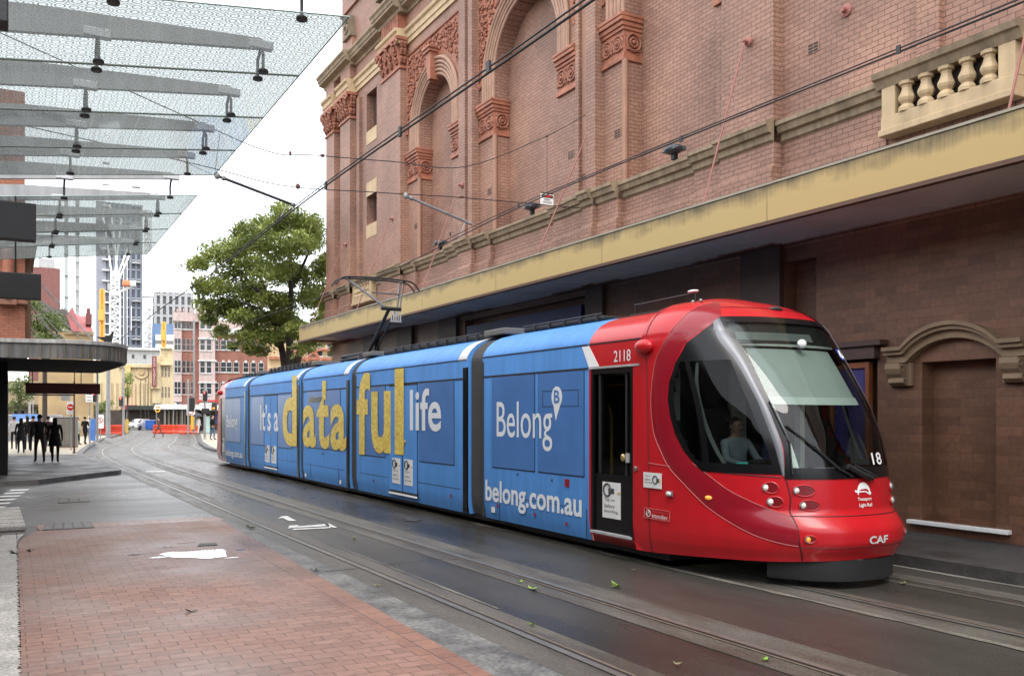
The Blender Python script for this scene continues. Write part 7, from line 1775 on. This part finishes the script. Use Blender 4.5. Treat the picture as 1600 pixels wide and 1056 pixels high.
M_BARK = mat('dark_bark', (.05, .04, .032), .9, bump=.6, bscale=10)
def leaves(b, c, rx, ry, rz, n, s, rg):
    for _ in range(n):
        u, v_ = rg.uniform(0, 2 * PI), rg.uniform(-1, 1); q = math.sqrt(1 - v_ * v_); k = rg.random() ** .4
        p = Vector((c[0] + rx * k * q * math.cos(u), c[1] + ry * k * q * math.sin(u), c[2] + rz * k * v_))
        a = Vector((rg.gauss(0, 1), rg.gauss(0, 1), rg.gauss(-.2, .7))).normalized(); bb = a.cross(Vector((rg.gauss(0, .6), rg.gauss(0, .6), 1))).normalized()
        l = s * rg.uniform(.5, 1.6); w_ = l * .34
        b.add([p - a * l * .5, p + bb * w_ * .5, p + a * l * .5, p - bb * w_ * .5], [(0, 1, 2, 3)])
def big_tree():
    base = Vector((11.4, 41.5, .15)); t = thing('street_tree', tuple(base), 'large leafy green street tree rising behind the rear of the tram and the theatre corner', 'tree'); ORG[t] = None
    rg = random.Random(11); d = 41.8
    def L_(px, py, dd=0.):      # picture-plane offsets in metres from the trunk base
        r_ = Vector((CS, -SN, 0)); f_ = Vector((SN, CS, 0)); ax = (base.x * CS - base.y * SN); dep = base.x * SN + base.y * CS + dd
        return r_ * ((px - 800) * dep / FOC - ax) + f_ * dd + Vector((0, 0, EYE + (HY - py) / FOC * dep - base.z))
    tk = MB(); foot = L_(462, 640); foot.z = 0
    limbs = [[(458, 660), (447, 585), (440, 545), (425, 480), (400, 420)], [(462, 660), (462, 590), (470, 545), (498, 500), (505, 440)], [(460, 660), (454, 575), (452, 520), (455, 430), (450, 370)], [(462, 600), (468, 560), (490, 535), (512, 528)], [(446, 580), (425, 500), (385, 475), (345, 470)], [(440, 545), (410, 520), (375, 515)], [(425, 480), (380, 430), (340, 400)], [(455, 450), (480, 400), (490, 360)]]
    dp = [0, .6, -.5, 1.2, -1.0, .8, 1.4, -1.2]
    for i, lm in enumerate(limbs):
        pts = smooth_line([L_(x, y, dp[i] * k / len(lm)) for k, (x, y) in enumerate(lm)], 4)
        if i < 3: pts = [Vector((foot.x + (i - 1) * .12, foot.y, 0))] + pts
        r0 = .26 if i < 3 else .10; n = len(pts); tk.tube(pts, [r0 * (1 - .78 * k / (n - 1)) for k in range(n)], 7)
    tk.build('trunk', M_BARK, t, local=True, smooth=True)
    cr = MB()
    blobs = [(455, 345, 34, 24), (425, 350, 26, 20), (485, 345, 26, 22), (400, 375, 32, 24), (450, 385, 40, 26), (495, 380, 26, 30), (365, 385, 26, 18), (335, 400, 26, 18), (315, 415, 20, 16), (380, 415, 34, 24), (425, 425, 36, 24), (470, 430, 36, 26), (505, 420, 18, 30), (345, 440, 30, 22), (320, 455, 18, 20), (390, 455, 34, 24), (440, 465, 36, 24), (485, 470, 30, 26), (345, 480, 26, 22), (318, 480, 14, 16), (370, 490, 28, 20), (410, 500, 28, 22), (450, 500, 30, 20), (490, 505, 24, 20), (330, 498, 16, 12), (385, 525, 22, 16), (420, 525, 18, 14), (365, 540, 12, 8), (388, 540, 10, 10), (510, 470, 14, 30), (500, 535, 14, 8), (520, 545, 10, 14), (470, 360, 20, 14), (436, 330, 14, 10), (380, 358, 16, 12), (440, 530, 26, 16), (470, 515, 24, 18), (405, 545, 16, 10), (430, 500, 26, 20), (475, 545, 14, 10), (350, 515, 16, 12), (460, 560, 10, 8), (395, 520, 20, 14)]
    sc_ = 42 / FOC
    for (x, y, rx, ry) in blobs:
        for k in range(3):
            px, py = x + rg.uniform(-.5, .5) * rx, y + rg.uniform(-.5, .5) * ry; c = L_(px, py, rg.uniform(-2.8, 2.8))
            r_ = rg.uniform(.7, 1.05)
            leaves(cr, c, rx * sc_ * r_, rx * sc_ * r_, ry * sc_ * r_ * .8, int(rx * ry * 1.0), .19, rg)
    for _ in range(26):
        x, y, rx, ry = rg.choice(blobs); a = rg.uniform(0, 2 * PI)
        leaves(cr, L_(x + rx * 1.0 * math.cos(a), y + ry * 1.0 * math.sin(a), rg.uniform(-2, 2)), .35, .35, .28, 26, .28, rg)
    cr.build('crown', leafmat('street_tree_leaves', (.11, .155, .03), (.36, .41, .11)), t, local=True)
big_tree()
def small_tree(px, d, blobs, label, zb_, m, n=.5, s=.22):
    a = at(px, HY, d); t = thing('street_tree', (a.x, a.y, 0), label, 'tree', rz=-YAW); ORG[t] = None; rg = random.Random(int(px)); cr = MB()
    for (x, y, rx, ry) in blobs:
        for k in range(2):
            c = ((x + rg.uniform(-.4, .4) * rx - px) * d / FOC, rg.uniform(-1.5, 1.5), EYE + (HY - y + rg.uniform(-.4, .4) * ry) * d / FOC)
            leaves(cr, c, rx * d / FOC * .75, 1.2, ry * d / FOC * .75, int(rx * ry * n), s, rg)
    cr.build('crown', m, t, local=True)
    tk = MB()
    top = [((x - px) * d / FOC, 0, EYE + (HY - y) * d / FOC) for x, y, _, _ in blobs[:4]]
    tk.tube([(0, 0, 0), (0, 0, zb_)], .16, 8, r1=.12)
    for p in top: tk.tube([(0, 0, zb_), p], .09, 6, r1=.03)
    tk.build('trunk', M_BARK, t, local=True)
small_tree(70, 52, [(55, 480, 16, 14), (72, 498, 20, 14), (90, 515, 18, 12), (60, 515, 18, 16), (48, 500, 12, 16), (85, 528, 22, 10)], 'bright green tree behind the corner building, above the rounded awning', 4.5, leafmat('bright_leaves', (.06, .10, .02), (.17, .23, .06)), 1.1, .2)
small_tree(158, 92, [(158, 632, 8, 8), (155, 640, 8, 6), (163, 638, 6, 8)], 'small yellow green tree between the first traffic light and the thick grey pole', 2.0, leafmat('lime_leaves', (.14, .2, .04), (.28, .33, .09)), 2.5, .25)
small_tree(30, 70, [(28, 600, 12, 16), (34, 620, 10, 14), (24, 630, 10, 12)], 'thin green tree seen under the rounded awning beside the shopfront', 2.5, MATS['bright_leaves'], 1.4, .25)
small_tree(199, 150, [(199, 590, 6, 14), (201, 612, 5, 12)], 'slim yellowish street tree in front of the cream building', 3.0, MATS['lime_leaves'], 2.5, .35)
